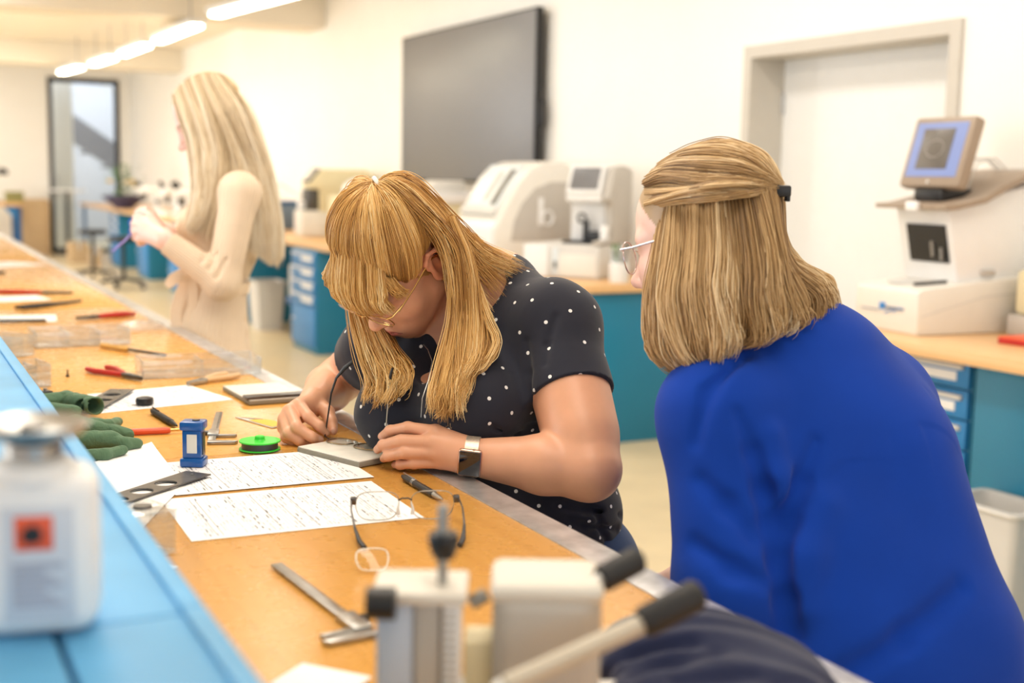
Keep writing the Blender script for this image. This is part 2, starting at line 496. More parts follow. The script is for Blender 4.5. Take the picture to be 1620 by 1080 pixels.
MB().box((0.02, -0.84, 0.0), (0.56, 0.84, 0.785), 0.004).build('carcass', M['teal'], t)
for s in (0, 1):
    d_ = MB().box((0.0, -0.835 + s * 0.84, 0.05), (0.02, -0.005 + s * 0.84, 0.78), 0.003).build('door', M['teal'], t)
    MB().box((-0.01, -0.1 if s == 0 else 0.06, 0.60), (0.004, -0.06 if s == 0 else 0.1, 0.72), 0.003).build('handle', M['lgrey'], d_)

# blue legged under-frame pieces further along
for y, lb in ((16.2, 'blue drawer pedestal under the far counter behind the black stools'), (18.3, 'farthest blue pedestal under the counter near the glazed door')):
    drawer_unit(3.05, 3.65, y, y + 0.7, lb, ndraw=3)

# ------------------------------------------------------------------ table by the far wall, left
t = thing('side_table', 'wooden table with blue legs against the far wall at the left edge', 'table', (1.35, 20.9, 0))
MB().box((-0.9, -0.4, 0.79), (0.68, 0.4, 0.85), 0.006).build('table_top', M['top_wood'], t)
for x in (-0.8, 0.62):
    for y in (-0.32, 0.32):
        MB().box((x - 0.04, y - 0.04, 0), (x + 0.04, y + 0.04, 0.79), 0.005).build('leg', M['dblue'], t)
MB().prism([(0.40, 0.79), (0.62, 0.79), (0.62, 0.55)], -0.33, -0.31, 'y').build('corner_brace', M['blue'], t)
t = thing('side_cabinet', 'beige wooden cabinet beside the glazed door', 'cabinet', (2.27, 21.58, 0))
MB().box((-0.2, -0.4, 0), (0.22, 0.4, 0.88), 0.006).build('carcass', M['card'], t)
MB().box((-0.17, -0.415, 0.06), (0.19, -0.398, 0.84), 0.004).build('door', M['card'], t)
t = thing('desk_magnifier', 'black-headed lamp standing on the far left table', 'lamp', (1.68, 20.9, 0.85))
MB().lathe([(0.0, 0), (0.09, 0), (0.09, 0.015), (0.02, 0.03), (0.0, 0.03)]).build('base', M['black'], t)
MB().tube([(0, 0, 0.02), (-0.05, 0, 0.25), (0.06, 0, 0.45)], 0.012).build('arm', M['white'], t)
MB().lathe([(0.0, 0.05), (0.05, 0.045), (0.085, 0.0), (0.08, -0.05), (0.0, -0.05)], (0.11, 0, 0.46)).build('head', M['black'], t)
M['olive'] = pm('olive_box', (140, 136, 84), 0.6, var=0.08)
t = thing('tin_box', 'small olive box on the far left table', 'box', (1.93, 20.7, 0.85))
MB().box((-0.13, -0.1, 0), (0.13, 0.1, 0.13), 0.01).build('body', M['olive'], t)
MB().box((-0.135, -0.105, 0.13), (0.135, 0.105, 0.16), 0.008).build('lid', M['olive'], t)

# high white table, cardboard boxes, stools
t = thing('standing_table', 'high round white table with dark leg beside the glazed door', 'table', (2.82, 21.68, 0))
MB().lathe([(0.0, 1.0), (0.28, 1.0), (0.3, 1.015), (0.28, 1.035), (0.0, 1.035)]).build('table_top', M['white'], t)
MB().cyl((0, 0, 0.02), (0, 0, 1.0), 0.028).build('pole', M['dframe'], t)
MB().lathe([(0.0, 0), (0.24, 0), (0.23, 0.02), (0.0, 0.03)]).build('base', M['dframe'], t)
for (x, y, a, h, lb) in ((2.68, 19.6, 0.25, 0.30, 'cardboard box on the floor by the glazed door, larger of two'), (2.80, 18.7, 0.14, 0.28, 'small cardboard box beside the larger one by the counter leg')):
    t = thing('cardboard_box', lb, 'box', (x, y, 0), 0.1, 'cardboard boxes by the far door')
    MB().box((-a / 2, -a / 2, 0), (a / 2, a / 2, h)).build('carton', M['card'], t)
    MB().box((-a / 2 - 0.002, -0.02, h - 0.001), (a / 2 + 0.002, 0.02, h + 0.002)).box((-0.02, -a / 2 - 0.003, h - 0.1), (0.02, -a / 2 + 0.001, h)).build('packing_tape', M['lgrey'], t)
def stool(x, y, rz, label, sz=0.55, seat='black', group='black swivel stools'):
    t = thing('swivel_stool', label, 'stool', (x, y, 0), rz, group)
    MB().lathe([(0.0, sz - 0.06), (0.16, sz - 0.06), (0.175, sz - 0.04), (0.175, sz - 0.015), (0.16, sz), (0.0, sz)]).build('seat', M[seat], t)
    MB().cyl((0, 0, 0.09), (0, 0, sz - 0.06), 0.024).build('gas_column', M['black'], t)
    for k in range(5):
        a = 2 * PI * k / 5
        lg = MB().tube([(0.02 * math.cos(a), 0.02 * math.sin(a), 0.11), (0.26 * math.cos(a), 0.26 * math.sin(a), 0.075)], [0.02, 0.013]).build('foot_bar', M['black'], t)
        cx, cy = 0.26 * math.cos(a), 0.26 * math.sin(a)
        MB().cyl((cx - 0.012, cy, 0.028), (cx + 0.012, cy, 0.028), 0.028).build('caster', M['black'], lg)
    return t
p = onz(158, 446, 0); stool(p[0], p[1] + 0.5, 0.2, 'black swivel stool farther left in the background', 0.62)
p = onz(196, 456, 0); stool(p[0], p[1], 0.5, 'black swivel stool just left of the standing woman', 0.60)

# bins
def bin_(x, y, rz, a, b, h, label, mat, taper=0.82):
    t = thing('waste_bin', label, 'bin', (x, y, 0), rz, 'waste bins')
    mb = MB(); vs, fs = [], []
    def ring(sx, sy, z, n=6, r=0.03):
        pts = []
        for cx, cy, a0 in ((sx - r, sy - r, 0), (-sx + r, sy - r, PI / 2), (-sx + r, -sy + r, PI), (sx - r, -sy + r, 1.5 * PI)):
            for k in range(n):
                q = a0 + (PI / 2) * k / (n - 1); pts.append((cx + r * math.cos(q), cy + r * math.sin(q), z))
        return pts
    rings = [ring(a * taper, b * taper, 0), ring(a, b, h), ring(a + 0.012, b + 0.012, h), ring(a + 0.012, b + 0.012, h - 0.03 + 0.04), ring(a - 0.008, b - 0.008, h + 0.01), ring(a * taper - 0.006, b * taper - 0.006, 0.012)]
    n = len(rings[0])
    for rg in rings: vs += rg
    for i in range(len(rings) - 1):
        for j in range(n):
            fs.append((i * n + j, i * n + (j + 1) % n, (i + 1) * n + (j + 1) % n, (i + 1) * n + j))
    fs.append(tuple(range(n))[::-1]); fs.append(tuple(range((len(rings) - 1) * n, len(rings) * n)))
    mb.add(vs, fs).build('bin_body', mat, t)
    rim = MB(); rim.tube([Vector(p_) + Vector((0, 0, 0.002)) for p_ in ring(a + 0.006, b + 0.006, h)], 0.009, 6, closed=True)
    rim.build('rim', mat, t)
    return t
p = onz(1585, 955, 0)
bin_(3.165, 2.80, 0.05, 0.10, 0.14, 0.36, 'light grey waste bin on the floor at the right edge', M['lgrey'])
bin_(3.06, 10.85, 0.0, 0.13, 0.16, 0.42, 'grey waste bin on the floor behind the standing woman', M['lgrey'])

# ================================================================== machines on the counters
ZT = 0.835
# dispensing counter at the right: lens edger with monitor
t = thing('lens_tracer', 'white lens edger with tilted monitor at the right edge', 'machine', (3.27, 3.47, ZT), -0.06)
t.scale = (1, 1, 1.09)
wy = 0.17
MB().prism([(0, 0), (0.56, 0), (0.56, 0.19), (0.30, 0.175), (0.02, 0.15), (0, 0.14)], -wy, wy, 'y', r=0.008).build('base', M['offwhite'], t)
col = MB().prism([(0.20, 0.165), (0.56, 0.18), (0.56, 0.50), (0.43, 0.475), (0.155, 0.415), (0.14, 0.405)], -wy + 0.03, wy - 0.03, 'y', r=0.01).build('column', M['white'], t)
# lens chamber window in the leaning front of the column
n_ = Vector((-0.24, 0, 0.06)).normalized()
ch = MB()
sl = lambda z: 0.20 - (z - 0.165) * 0.25
M['chamber'] = pm('dark_lens_chamber', (24, 28, 34), 0.15, var=0.3, scale=25)
ch.prism([(sl(0.23) - 0.008, 0.23), (sl(0.23) + 0.02, 0.23), (sl(0.355) + 0.02, 0.355), (sl(0.355) - 0.008, 0.355)], -0.115, 0.085, 'y')
ch.build('chamber_window', M['chamber'], t)
ck = MB(); ck.cyl((0.166, -0.045, 0.25), (0.156, -0.045, 0.30), 0.007); ck.cyl((0.166, -0.09, 0.24), (0.16, -0.09, 0.28), 0.006)
ck.build('chuck', M['steel'], t)
MB().prism([(0.08, 0.405), (0.14, 0.408), (0.27, 0.43), (0.36, 0.47), (0.47, 0.515), (0.60, 0.53), (0.60, 0.545), (0.46, 0.532), (0.34, 0.487), (0.26, 0.448), (0.14, 0.425), (0.08, 0.42)], -wy - 0.015, wy + 0.015, 'y', r=0.003).build('wing_cover', M['taupe'], t)
MB().box((0.062, -0.06, 0.40), (0.079, 0.0, 0.43), 0.004).build('badge', M['white'], t)
MB().box((0.16, -0.075, 0.43), (0.32, 0.075, 0.475), 0.012).build('monitor_foot', M['black'], t)
mt = Matrix.Translation((0.17, 0.0, 0.475)) @ Matrix.Rotation(math.radians(17), 4, 'Y')
mon = MB().box((-0.015, -0.155, 0.0), (0.035, 0.155, 0.245), 0.012, M=mt).build('monitor', M['taupe'], t)
M['lcd'] = emit_mat('lcd_blue_white', (0.36, 0.44, 0.80), 0.62, 0.03)
M['lcd_dark'] = pm('lcd_dark_field', (104, 98, 92), 0.3, var=0.04)
MB().box((-0.018, -0.13, 0.035), (-0.012, 0.13, 0.222), 0.001, M=mt).build('display', M['lcd'], mon)
MB().box((-0.0205, -0.075, 0.06), (-0.0165, 0.085, 0.20), 0.0005, M=mt).build('lens_view', M['lcd_dark'], mon)
cir = MB(); cir.tube([mt @ Vector((-0.021, 0.005 + 0.045 * math.cos(a), 0.13 + 0.03 * math.sin(a))) for a in np.linspace(0, 2 * PI, 24, endpoint=False)], 0.0008, 4, closed=True)
cir.build('lens_outline', M['lgrey'], mon)
MB().lathe([(0, 0), (0.006, 0), (0.006, 0.003), (0, 0.003)], M=mt @ Matrix.Translation((-0.016, 0, 0.016)) @ Matrix.Rotation(-PI / 2, 4, 'Y')).build('power_button', M['lgrey'], mon)
MB().lathe([(0.0, 0), (0.07, 0), (0.072, 0.006), (0.05, 0.012), (0.0, 0.014)], (0.12, 0.03, 0.156)).build('tray_disc', M['lgrey'], t)
MB().tube([(0.03, -0.11, 0.163), (0.15, -0.14, 0.172)], 0.006).build('stylus', M['black'], t)
MB().box((-0.003, -0.10, 0.075), (0.001, -0.0, 0.083)).box((-0.003, 0.03, 0.066), (0.001, 0.13, 0.069)).build('front_stripe', M['ink_dark'], t)
M['logo_blue'] = pm('logo_blue', (44, 130, 206), 0.5, var=0.05)
MB().box((-0.003, 0.0, 0.072), (0.001, 0.03, 0.094), 0.0004).build('logo_square', M['logo_blue'], t)
MB().tube([(-0.002, 0.0, 0.06), (-0.002, -0.02, 0.067), (-0.002, -0.035, 0.075), (-0.002, -0.05, 0.068), (-0.002, -0.07, 0.082), (-0.002, -0.10, 0.08)], 0.002, 5).build('logo_wave', M['logo_blue'], t)
MB().prism([(0.02, 0.06), (0.30, 0.12), (0.55, 0.135), (0.55, 0.139), (0.30, 0.124), (0.02, 0.064)], -wy - 0.0012, -wy + 0.001, 'y').build('side_seam', M['lgrey'], t)
MB().box((0.30, -wy + 0.012, 0.19), (0.36, -wy + 0.034, 0.21), 0.006).build('latch', M['grey'], t)
cab = MB()
for k, s in enumerate((0.0, 0.03, 0.05)):
    cab.tube([(0.3, -0.05 + s, 0.475), (0.36, -0.03 + s, 0.56 + s * 0.3), (0.45, -0.02 + s, 0.58), (0.52, -0.03 + s, 0.53)], 0.003, 6)
cab.build('cable', M['lgrey'], t)

# grey box machine at the right edge behind it
t = thing('lens_edger', 'pale machine cut by the right edge behind the lens edger', 'machine', (3.62, 3.05, ZT))
MB().box((0.02, -0.22, 0.075), (0.26, 0.17, 0.235), 0.02).build('housing', M['cream'], t)
MB().box((0.0, -0.24, 0.0), (0.27, 0.18, 0.075), 0.008).build('plinth', M['grey'], t)
p = onz(1612, 524, ZT)
t = thing('red_case', 'red flat case on the counter at the right edge', 'case', (3.40, 2.98, ZT), 0.1)
MB().box((0, -0.08, 0), (0.16, 0.08, 0.018), 0.004).build('lower_shell', M['red'], t)
MB().box((0, -0.08, 0.018), (0.16, 0.08, 0.024), 0.003).build('upper_shell', M['orange'], t)

# ---- big rounded edging machine with the letter b
t = thing('edging_machine', 'big white rounded lens edging machine with letter b on its side', 'machine', (3.19, 6.55, ZT), 0.0)
t.scale = (1, 1, 1.15)
def dome(s=1.0, inset=0.0):
    pr = [(0.0, 0.0), (0.0, 0.20), (0.03, 0.25), (0.09, 0.35), (0.16, 0.45), (0.23, 0.51), (0.32, 0.54), (0.44, 0.545), (0.52, 0.52), (0.58, 0.46), (0.61, 0.38), (0.62, 0.2), (0.62, 0.0)]
    return pr
MB().prism(dome(), 0.0, 0.60, 'y', r=0.028).build('housing', M['offwhite'], t)
MB().prism([(-0.012, 0.01), (-0.012, 0.205), (0.02, 0.24), (0.05, 0.01)], 0.02, 0.58, 'y', r=0.01).build('front_apron', M['white'], t)
side = [(0.10, 0.14), (0.12, 0.24), (0.17, 0.33), (0.25, 0.405), (0.36, 0.44), (0.46, 0.44), (0.56, 0.38), (0.58, 0.16), (0.56, 0.14)]
MB().prism(side, -0.004, 0.01, 'y', r=0.002).build('side_panel', M['grey'], t)
lb_ = MB()
lb_.box((0.275, -0.012, 0.22), (0.305, -0.002, 0.36), 0.003)
lb_.tube([(0.335 + 0.036 * math.cos(a), -0.007, 0.258 + 0.036 * math.sin(a)) for a in np.linspace(0, 2 * PI, 20, endpoint=False)], 0.013, 8, closed=True, flat=(1, 0.5))
lb_.build('letter_b', M['white'], t)
def onslope(u, y, off=0.006):
    """point on the sloping front, u from 0 (low) to 1 (high)"""
    a, b = Vector((0.03, 0, 0.25)), Vector((0.235, 0, 0.512))
    q = a + (b - a) * u; nrm = Vector((-0.79, 0, 0.61))
    q = q + nrm * (off + 0.008 * math.sin(u * PI)); return (q.x, y, q.z)
def slab_on(u0, u1, y0, y1, off, th, mat, name, par):
    vs = []
    for o_ in (off, off + th):
        for k in range(5):
            u = u0 + (u1 - u0) * k / 4
            vs += [onslope(u, y0, o_), onslope(u, y1, o_)]
    fs = []
    for k in range(4):
        a = 2 * k
        fs += [(a, a + 1, a + 3, a + 2), (a + 10, a + 12, a + 13, a + 11), (a, a + 2, a + 12, a + 10), (a + 1, a + 11, a + 13, a + 3)]
    fs += [(0, 10, 11, 1), (8, 9, 19, 18)]
    return MB().add(vs, fs).build(name, mat, par)
M['hatch'] = pm('bluish_hatch', (216, 224, 228), 0.25, var=0.02)
hat = slab_on(0.04, 1.0, 0.09, 0.53, 0.0, 0.016, M['hatch'], 'hatch', t)
slab_on(0.22, 0.9, 0.13, 0.20, 0.012, 0.008, M['dsteel'], 'hatch_window', hat)
slab_on(0.30, 0.85, 0.27, 0.32, 0.012, 0.008, M['grey'], 'hatch_window', hat)
slab_on(0.04, 0.16, 0.08, 0.55, 0.01, 0.014, M['lgrey'], 'hatch_lip', t)

# ---- small tracer with dark chamber, beside the jar
p = onz(888, 440, ZT)
dirc = math.atan2(-p[1], -p[0])
t = thing('frame_tracer', 'compact white and grey tracing machine with tilted dark screen', 'machine', (3.40, 5.96, ZT), math.radians(-52))
t.scale = (1, 1, 1.06)
# local: front faces -Y, x to the right
w2 = 0.19
MB().box((-w2 - 0.05, -0.16, 0.0), (w2, 0.32, 0.17), 0.016).build('base', M['lgrey'], t)
MB().prism([(-0.16, 0.17), (0.32, 0.17), (0.32, 0.55), (0.20, 0.57), (0.05, 0.555), (-0.03, 0.40), (0.02, 0.36), (0.02, 0.20), (-0.16, 0.19)], w2 - 0.05, w2, 'x', r=0.01).build('tower_right', M['grey'], t)
MB().prism([(0.06, 0.17), (0.32, 0.17), (0.32, 0.55), (0.20, 0.57), (0.06, 0.56), (-0.02, 0.42), (-0.02, 0.385), (0.06, 0.37)], -0.07, w2 - 0.052, 'x', r=0.01).build('tower_head', M['white'], t)
MB().box((-0.06, 0.12, 0.171), (w2 - 0.052, 0.3, 0.40), 0.006).build('back_wall', M['offwhite'], t)
ms = Matrix.Translation((0.035, 0.012, 0.487)) @ Matrix.Rotation(math.radians(-28), 4, 'X')
MB().box((-0.10, -0.014, -0.075), (0.10, 0.012, 0.085), 0.006, M=ms).build('screen_frame', M['white'], t)
MB().box((-0.082, -0.017, -0.056), (0.082, -0.01, 0.07), 0.002, M=ms).build('screen', M['screen'], t)
MB().box((-0.07, -0.06, 0.172), (w2 - 0.03, 0.09, 0.185), 0.004).build('tray', M['black'], t)
arm = MB(); arm.box((0.03, -0.01, 0.18), (0.06, 0.02, 0.29), 0.006).box((0.04, -0.01, 0.185), (0.15, 0.05, 0.235), 0.006)
arm.tube([(0.02 + 0.022 * math.cos(a), 0.0, 0.30 + 0.022 * math.sin(a)) for a in np.linspace(0, 2 * PI, 14, endpoint=False)], 0.007, 6, closed=True)
arm.build('tracer_arm', M['black'], t)
MB().box((0.145, -0.05, 0.19), (0.185, -0.01, 0.265), 0.005).build('button_box', M['white'], t)
MB().box((-0.06, -0.161 - 0.003, 0.015), (w2 - 0.02, -0.155, 0.125), 0.003).build('front_drawer', M['offwhite'], t)
MB().box((-w2 - 0.052, -0.175, 0.005), (-w2 + 0.09, -0.158, 0.165), 0.004).build('front_plate', M['white'], t)
MB().box((-w2 + 0.115, -0.17, 0.02), (-w2 + 0.15, -0.155, 0.15), 0.004).build('side_grip', M['hatch'], t)
MB().box((-w2 + 0.125, -0.174, 0.05), (-w2 + 0.14, -0.168, 0.085), 0.002).build('switch', M['black'], t)

# ---- jar
t = thing('tool_jar', 'white jar holding small green and black tools by the counter end', 'jar', (3.42, 5.56, ZT))
MB().lathe([(0.0, 0), (0.045, 0), (0.05, 0.01), (0.052, 0.10), (0.046, 0.105), (0.044, 0.10), (0.0, 0.095)]).build('jar_body', M['white'], t)
MB().lathe([(0.046, 0.10), (0.05, 0.105), (0.05, 0.17), (0.046, 0.175), (0.044, 0.17), (0.044, 0.105)]).build('glass_rim', M['clear'], t)
M['leaf'] = pm('leaf_green', (92, 132, 78), 0.55, var=0.15)
for k, (dx, dy, mm) in enumerate(((0.0, 0.01, 'leaf'), (0.02, -0.01, 'black'), (-0.02, 0.0, 'leaf'), (0.015, 0.02, 'steel'))):
    solo('jar_tool', MB().tube([(0, 0, 0), (dx, dy, 0.10)], [0.006, 0.008]), M[mm], (3.42 + dx, 5.56 + dy, ZT + 0.098), 0, 'small %s tool standing in the white jar' % ['short green', 'black', 'thin green', 'steel'][k], 'tool', 'tools in the jar')

# ---- cream lensmeter far left of the centre
t = thing('lensmeter', 'cream lensmeter with small dark display on the far counter', 'machine', (3.32, 10.45, ZT), -0.1)
MB().box((-0.10, -0.15, 0.0), (0.5, 0.15, 0.22), 0.02).build('base', M['offwhite'], t)
MB().prism([(0.06, 0.2), (0.52, 0.2), (0.52, 0.52), (0.48, 0.57), (0.08, 0.57), (-0.03, 0.44), (-0.02, 0.40), (0.06, 0.40)], -0.15, 0.15, 'y', r=0.015).build('housing', M['cream'], t)
md = Matrix.Translation((0.02, 0, 0.51)) @ Matrix.Rotation(math.radians(40), 4, 'Y')
MB().box((-0.012, -0.12, -0.075), (0.012, 0.12, 0.075), 0.006, M=md).build('display_frame', M['black'], t)
MB().box((-0.016, -0.10, -0.055), (-0.01, 0.10, 0.055), 0.002, M=md).build('display', M['grey'], t)
MB().box((-0.04, -0.11, 0.22), (0.065, 0.11, 0.40), 0.01).build('lens_stage', M['dsteel'], t)
MB().cyl((-0.06, 0, 0.23), (-0.06, 0, 0.30), 0.04).build('nose_piece', M['white'], t)
# orange bin and blue tray beside it
t = thing('parts_bin', 'orange-red plastic parts bin on the far counter by the lensmeter', 'bin', (3.12, 11.35, ZT))
MB().box((-0.14, -0.12, 0.04), (0.14, 0.12, 0.19), 0.01).build('bin_body', M['orange'], t)
MB().box((-0.15, -0.13, 0.0), (0.15, 0.13, 0.04), 0.006).build('tray', M['white'], t)
t = thing('slate_case', 'blue-grey flat case behind the orange parts bin', 'case', (3.50, 11.75, ZT))
M['slateblue'] = pm('slate_blue', (108, 130, 152), 0.5, var=0.06)
MB().box((-0.2, -0.16, 0.0), (0.2, 0.16, 0.24), 0.015).build('body', M['slateblue'], t)
MB().box((-0.2, -0.16, 0.24), (0.2, 0.16, 0.27), 0.01).build('lid', M['dblue'], t)
cw = MB().tube([(3.35, 12.05, ZT + 0.01), (3.3, 12.05, ZT + 0.3), (3.55, 12.05, ZT + 0.42), (3.75, 12.05, ZT + 0.3)], 0.008, 6)
solo('power_cable', cw, M['lgrey'], (0, 0, 0), 0, 'pale looping cable above the blue-grey case', 'cable')

# white machine behind the bun of the polka-dot woman
t = thing('polishing_machine', 'white hooded machine in front of the lower left of the screen', 'machine', (3.3, 8.0, ZT))
MB().box((0.0, -0.05, 0.0), (0.5, 0.30, 0.34), 0.02).build('housing', M['cream'], t)
MB().box((-0.01, -0.06, 0.34), (0.5, 0.31, 0.42), 0.015).build('lid', M['white'], t)
MB().prism([(0.05, 0.42), (0.4, 0.42), (0.4, 0.50), (0.2, 0.50)], 0.10, 0.30, 'y', r=0.01).build('hood', M['offwhite'], t)
MB().box((-0.008, 0.0, 0.12), (0.002, 0.25, 0.2), 0.003).build('panel', M['grey'], t)
t = thing('dome_machine', 'cream domed machine between the lensmeter and the screen', 'machine', (3.55, 9.9, ZT))
MB().box((-0.2, -0.16, 0.0), (0.2, 0.16, 0.36), 0.03).build('base', M['cream'], t)
MB().lathe([(0.0, 0.14), (0.06, 0.125), (0.11, 0.08), (0.13, 0.0), (0.0, 0.0)], (0, 0, 0.36)).build('dome', M['white'], t)

# ---- white inspection microscopes along the far counter
def microscope(x, y, rz, label):
    t = thing('bench_microscope', label, 'microscope', (x, y, ZT), rz, 'white instruments on the far counter')
    MB().box((-0.16, -0.12, 0), (0.16, 0.12, 0.05), 0.015).build('base', M['white'], t)
    MB().box((0.05, -0.05, 0.05), (0.14, 0.05, 0.30), 0.015).build('column', M['white'], t)
    MB().box((-0.14, -0.065, 0.24), (0.13, 0.065, 0.33), 0.025).build('head', M['white'], t)
    MB().tube([(-0.11, 0, 0.32), (-0.17, 0, 0.40)], [0.028, 0.024]).build('eyepiece', M['black'], t)
    MB().cyl((0.095, -0.085, 0.14), (0.095, 0.085, 0.14), 0.03).build('focus_knob', M['black'], t)
    MB().cyl((-0.07, 0, 0.15), (-0.07, 0, 0.25), 0.026, 0.036).build('objective', M['dsteel'], t)
    return t
m0 = microscope(3.18, 13.3, 0.2, 'white bench instrument nearest the standing woman')
for k, (x, y, rz) in enumerate(((3.14, 14.3, -0.3), (3.2, 15.4, 0.4), (3.15, 16.5, -0.2), (3.5, 13.9, 0.9), (3.5, 15.9, 0.3))):
    copy_tree(m0, (x, y, ZT), rz, ['second white bench instrument along the far counter', 'third white bench instrument along the far counter', 'white bench instrument farthest along, beside the flower pot', 'white bench instrument at the wall behind the first two', 'white bench instrument at the wall behind the third'][k])

# ---- flower arrangement
p = onz(185, 322, ZT)
t = thing('flower_pot', 'flower arrangement in a dark violet bowl on the far counter', 'plant', (3.12, 18.2, ZT))
M['violet'] = pm('dark_violet_bowl', (66, 62, 96), 0.5, var=0.1)
MB().lathe([(0.0, 0), (0.12, 0), (0.14, 0.03), (0.30, 0.16), (0.30, 0.18), (0.27, 0.18), (0.1, 0.05), (0.0, 0.05)]).build('pot', M['violet'], t)
rnd = random.Random(5)
fo = MB()
for k in range(130):
    a, r_, z = rnd.uniform(0, 2 * PI), rnd.uniform(0, 0.22) , rnd.uniform(0.15, 0.58)
    r_ *= 1.1 - 0.7 * abs(z - 0.32)
    c = Vector((r_ * math.cos(a), r_ * math.sin(a), z)); d = Vector((math.cos(a), math.sin(a), rnd.uniform(-0.3, 0.9))).normalized() * 0.09
    s = d.cross(Vector((0, 0, 1))).normalized() * 0.025
    fo.add([c, c + d * 0.5 + s, c + d, c + d * 0.5 - s, c + d * 0.5 + Vector((0, 0, 0.006))], [(0, 1, 4), (1, 2, 4), (2, 3, 4), (3, 0, 4)])
fl = fo.build('foliage', M['leaf'], t); fl['kind'] = 'stuff'
M['yellow'] = pm('yellow_petals', (240, 196, 60), 0.6, var=0.1)
for k in range(7):
    a = rnd.uniform(0, 2 * PI); q = (0.2 * math.cos(a), 0.2 * math.sin(a), rnd.uniform(0.22, 0.5))
    MB().lathe([(0.0, -0.02), (0.03, -0.02), (0.045, 0.01), (0.02, 0.03), (0.0, 0.025)], q, 8).build('flower', M['yellow'] if k < 4 else M['white'], t)
t = thing('tower_unit', 'slim white stand between grey bin and blue drawer cabinet', 'stand', (3.06, 10.0, 0))
MB().box((-0.03, -0.08, 0.36), (0.08, 0.08, 0.62), 0.01).build('body', M['lgrey'], t)
MB().box((-0.05, -0.1, 0.30), (0.1, 0.1, 0.36), 0.01).build('bracket', M['dblue'], t)
MB().box((0.0, -0.04, 0.0), (0.06, 0.04, 0.30), 0.01).build('leg', M['lgrey'], t)
# ================================================================== the long workbench
ZB = 0.90
XE, XS = 0.81, 0.761
bench = thing('workbench', 'long beech workbench with aluminium edge strip and tools on it', 'workbench', (0.4, 4.5, 0))
def wl(mb, name, mat, par, off=(0.4, 4.5, 0), **kw):
    """build world-coordinate geometry as a child of a thing standing at off"""
    mb.v = [(a - off[0], b - off[1], c - off[2]) for a, b, c in mb.v]
    return mb.build(name, mat, par, **kw)
ys = [-0.35, 2.03, 4.4, 6.8, 9.2, 11.6]
for k in range(5):
    wl(MB().box((-0.62, ys[k] + 0.0006, ZB - 0.04), (XS, ys[k + 1] - 0.0006, ZB), 0.0012), 'bench_board', M['bench_wood'], bench)
for k in range(5):
    wl(MB().box((XS + 0.0004, ys[k] + 0.0004, ZB - 0.045), (XE, ys[k + 1] - 0.0004, ZB + 0.0012), 0.001), 'edge_strip', M['alu'], bench)
for k in range(6):
    y = max(0.35, ys[k] - 0.06) if k else 0.35
    wl(MB().box((-0.5, y - 0.03, 0), (-0.44, y + 0.03, ZB - 0.04), 0.004), 'leg', M['dblue'], bench)
    wl(MB().box((0.60, y - 0.03, 0), (0.66, y + 0.03, ZB - 0.04), 0.004), 'leg', M['dblue'], bench)
wl(MB().box((-0.47, -0.2, ZB - 0.11), (-0.44, 11.4, ZB - 0.04)).box((0.60, -0.2, ZB - 0.11), (0.63, 11.4, ZB - 0.04)), 'apron', M['dblue'], bench)

# raised blue ledge along its middle
ZL2 = 1.05
ledge = thing('bench_ledge', 'raised sky-blue metal ledge running along the workbench', 'ledge', (0.08, 4.5, ZB))
o_ = (0.08, 4.5, ZB)
wl(MB().box((-0.05, -0.33, ZB + 0.0005), (0.185, 11.5, ZL2 - 0.02)), 'ledge_wall', M['ledge'], ledge, o_)
yj = [-0.33, 0.875, 2.6, 4.6, 7.0, 9.4, 11.5]
for k in range(6):
    for x0, x1 in ((-0.02, 0.097), (0.101, 0.2)):
        mb = MB().box((x0, yj[k] + 0.001, ZL2 - 0.02), (x1, yj[k + 1] - 0.001, ZL2), 0.003)
        wl(mb, 'ledge_panel', M['ledge'], ledge, o_)
    wl(MB().box((0.184, yj[k] + 0.001, ZL2 - 0.001), (0.2, yj[k + 1] - 0.001, ZL2 + 0.004), 0.0015), 'ledge_lip', M['ledge'], ledge, o_)

# ------------------------------------------------------------------ helpers for things lying on the bench
def seg(a, b, z=ZB):
    A, B = onz(a[0], a[1], z), onz(b[0], b[1], z)
    d = B - A
    return (A + B) / 2, math.atan2(d[1], d[0]), float(np.hypot(d[0], d[1])), A, B


def rect_from(a, b, w, h, z=ZB, flip=1):
    """rectangle whose first edge starts at pixel a towards pixel b"""
    A, B = onz(a[0], a[1], z), onz(b[0], b[1], z)
    return A, math.atan2(B[1] - A[1], B[0] - A[0])


def sheet(mb, w, h, curl=0.0, n=8, th=0.0003):
    vs, fs = [], []
    for s in (0, 1):
        for i in range(n + 1):
            for j in range(n + 1):
                u, v = i / n, j / n
                z = curl * (max(0, u - 0.6) ** 2 + max(0, 0.25 - v) ** 2 * 2) + 0.0003
                vs.append((u * w, v * h, z + s * th))
    N = (n + 1) ** 2
    idx = lambda s, i, j: s * N + i * (n + 1) + j
    for i in range(n):
        for j in range(n):
            fs.append((idx(1, i, j), idx(1, i + 1, j), idx(1, i + 1, j + 1), idx(1, i, j + 1)))
            fs.append((idx(0, i, j), idx(0, i, j + 1), idx(0, i + 1, j + 1), idx(0, i + 1, j)))
    for i in range(n):
        fs.append((idx(0, i, 0), idx(0, i + 1, 0), idx(1, i + 1, 0), idx(1, i, 0)))
        fs.append((idx(0, i, n), idx(1, i, n), idx(1, i + 1, n), idx(0, i + 1, n)))
        fs.append((idx(0, 0, i), idx(1, 0, i), idx(1, 0, i + 1), idx(0, 0, i + 1)))
        fs.append((idx(0, n, i), idx(0, n, i + 1), idx(1, n, i + 1), idx(1, n, i)))
    return mb.add(vs, fs)


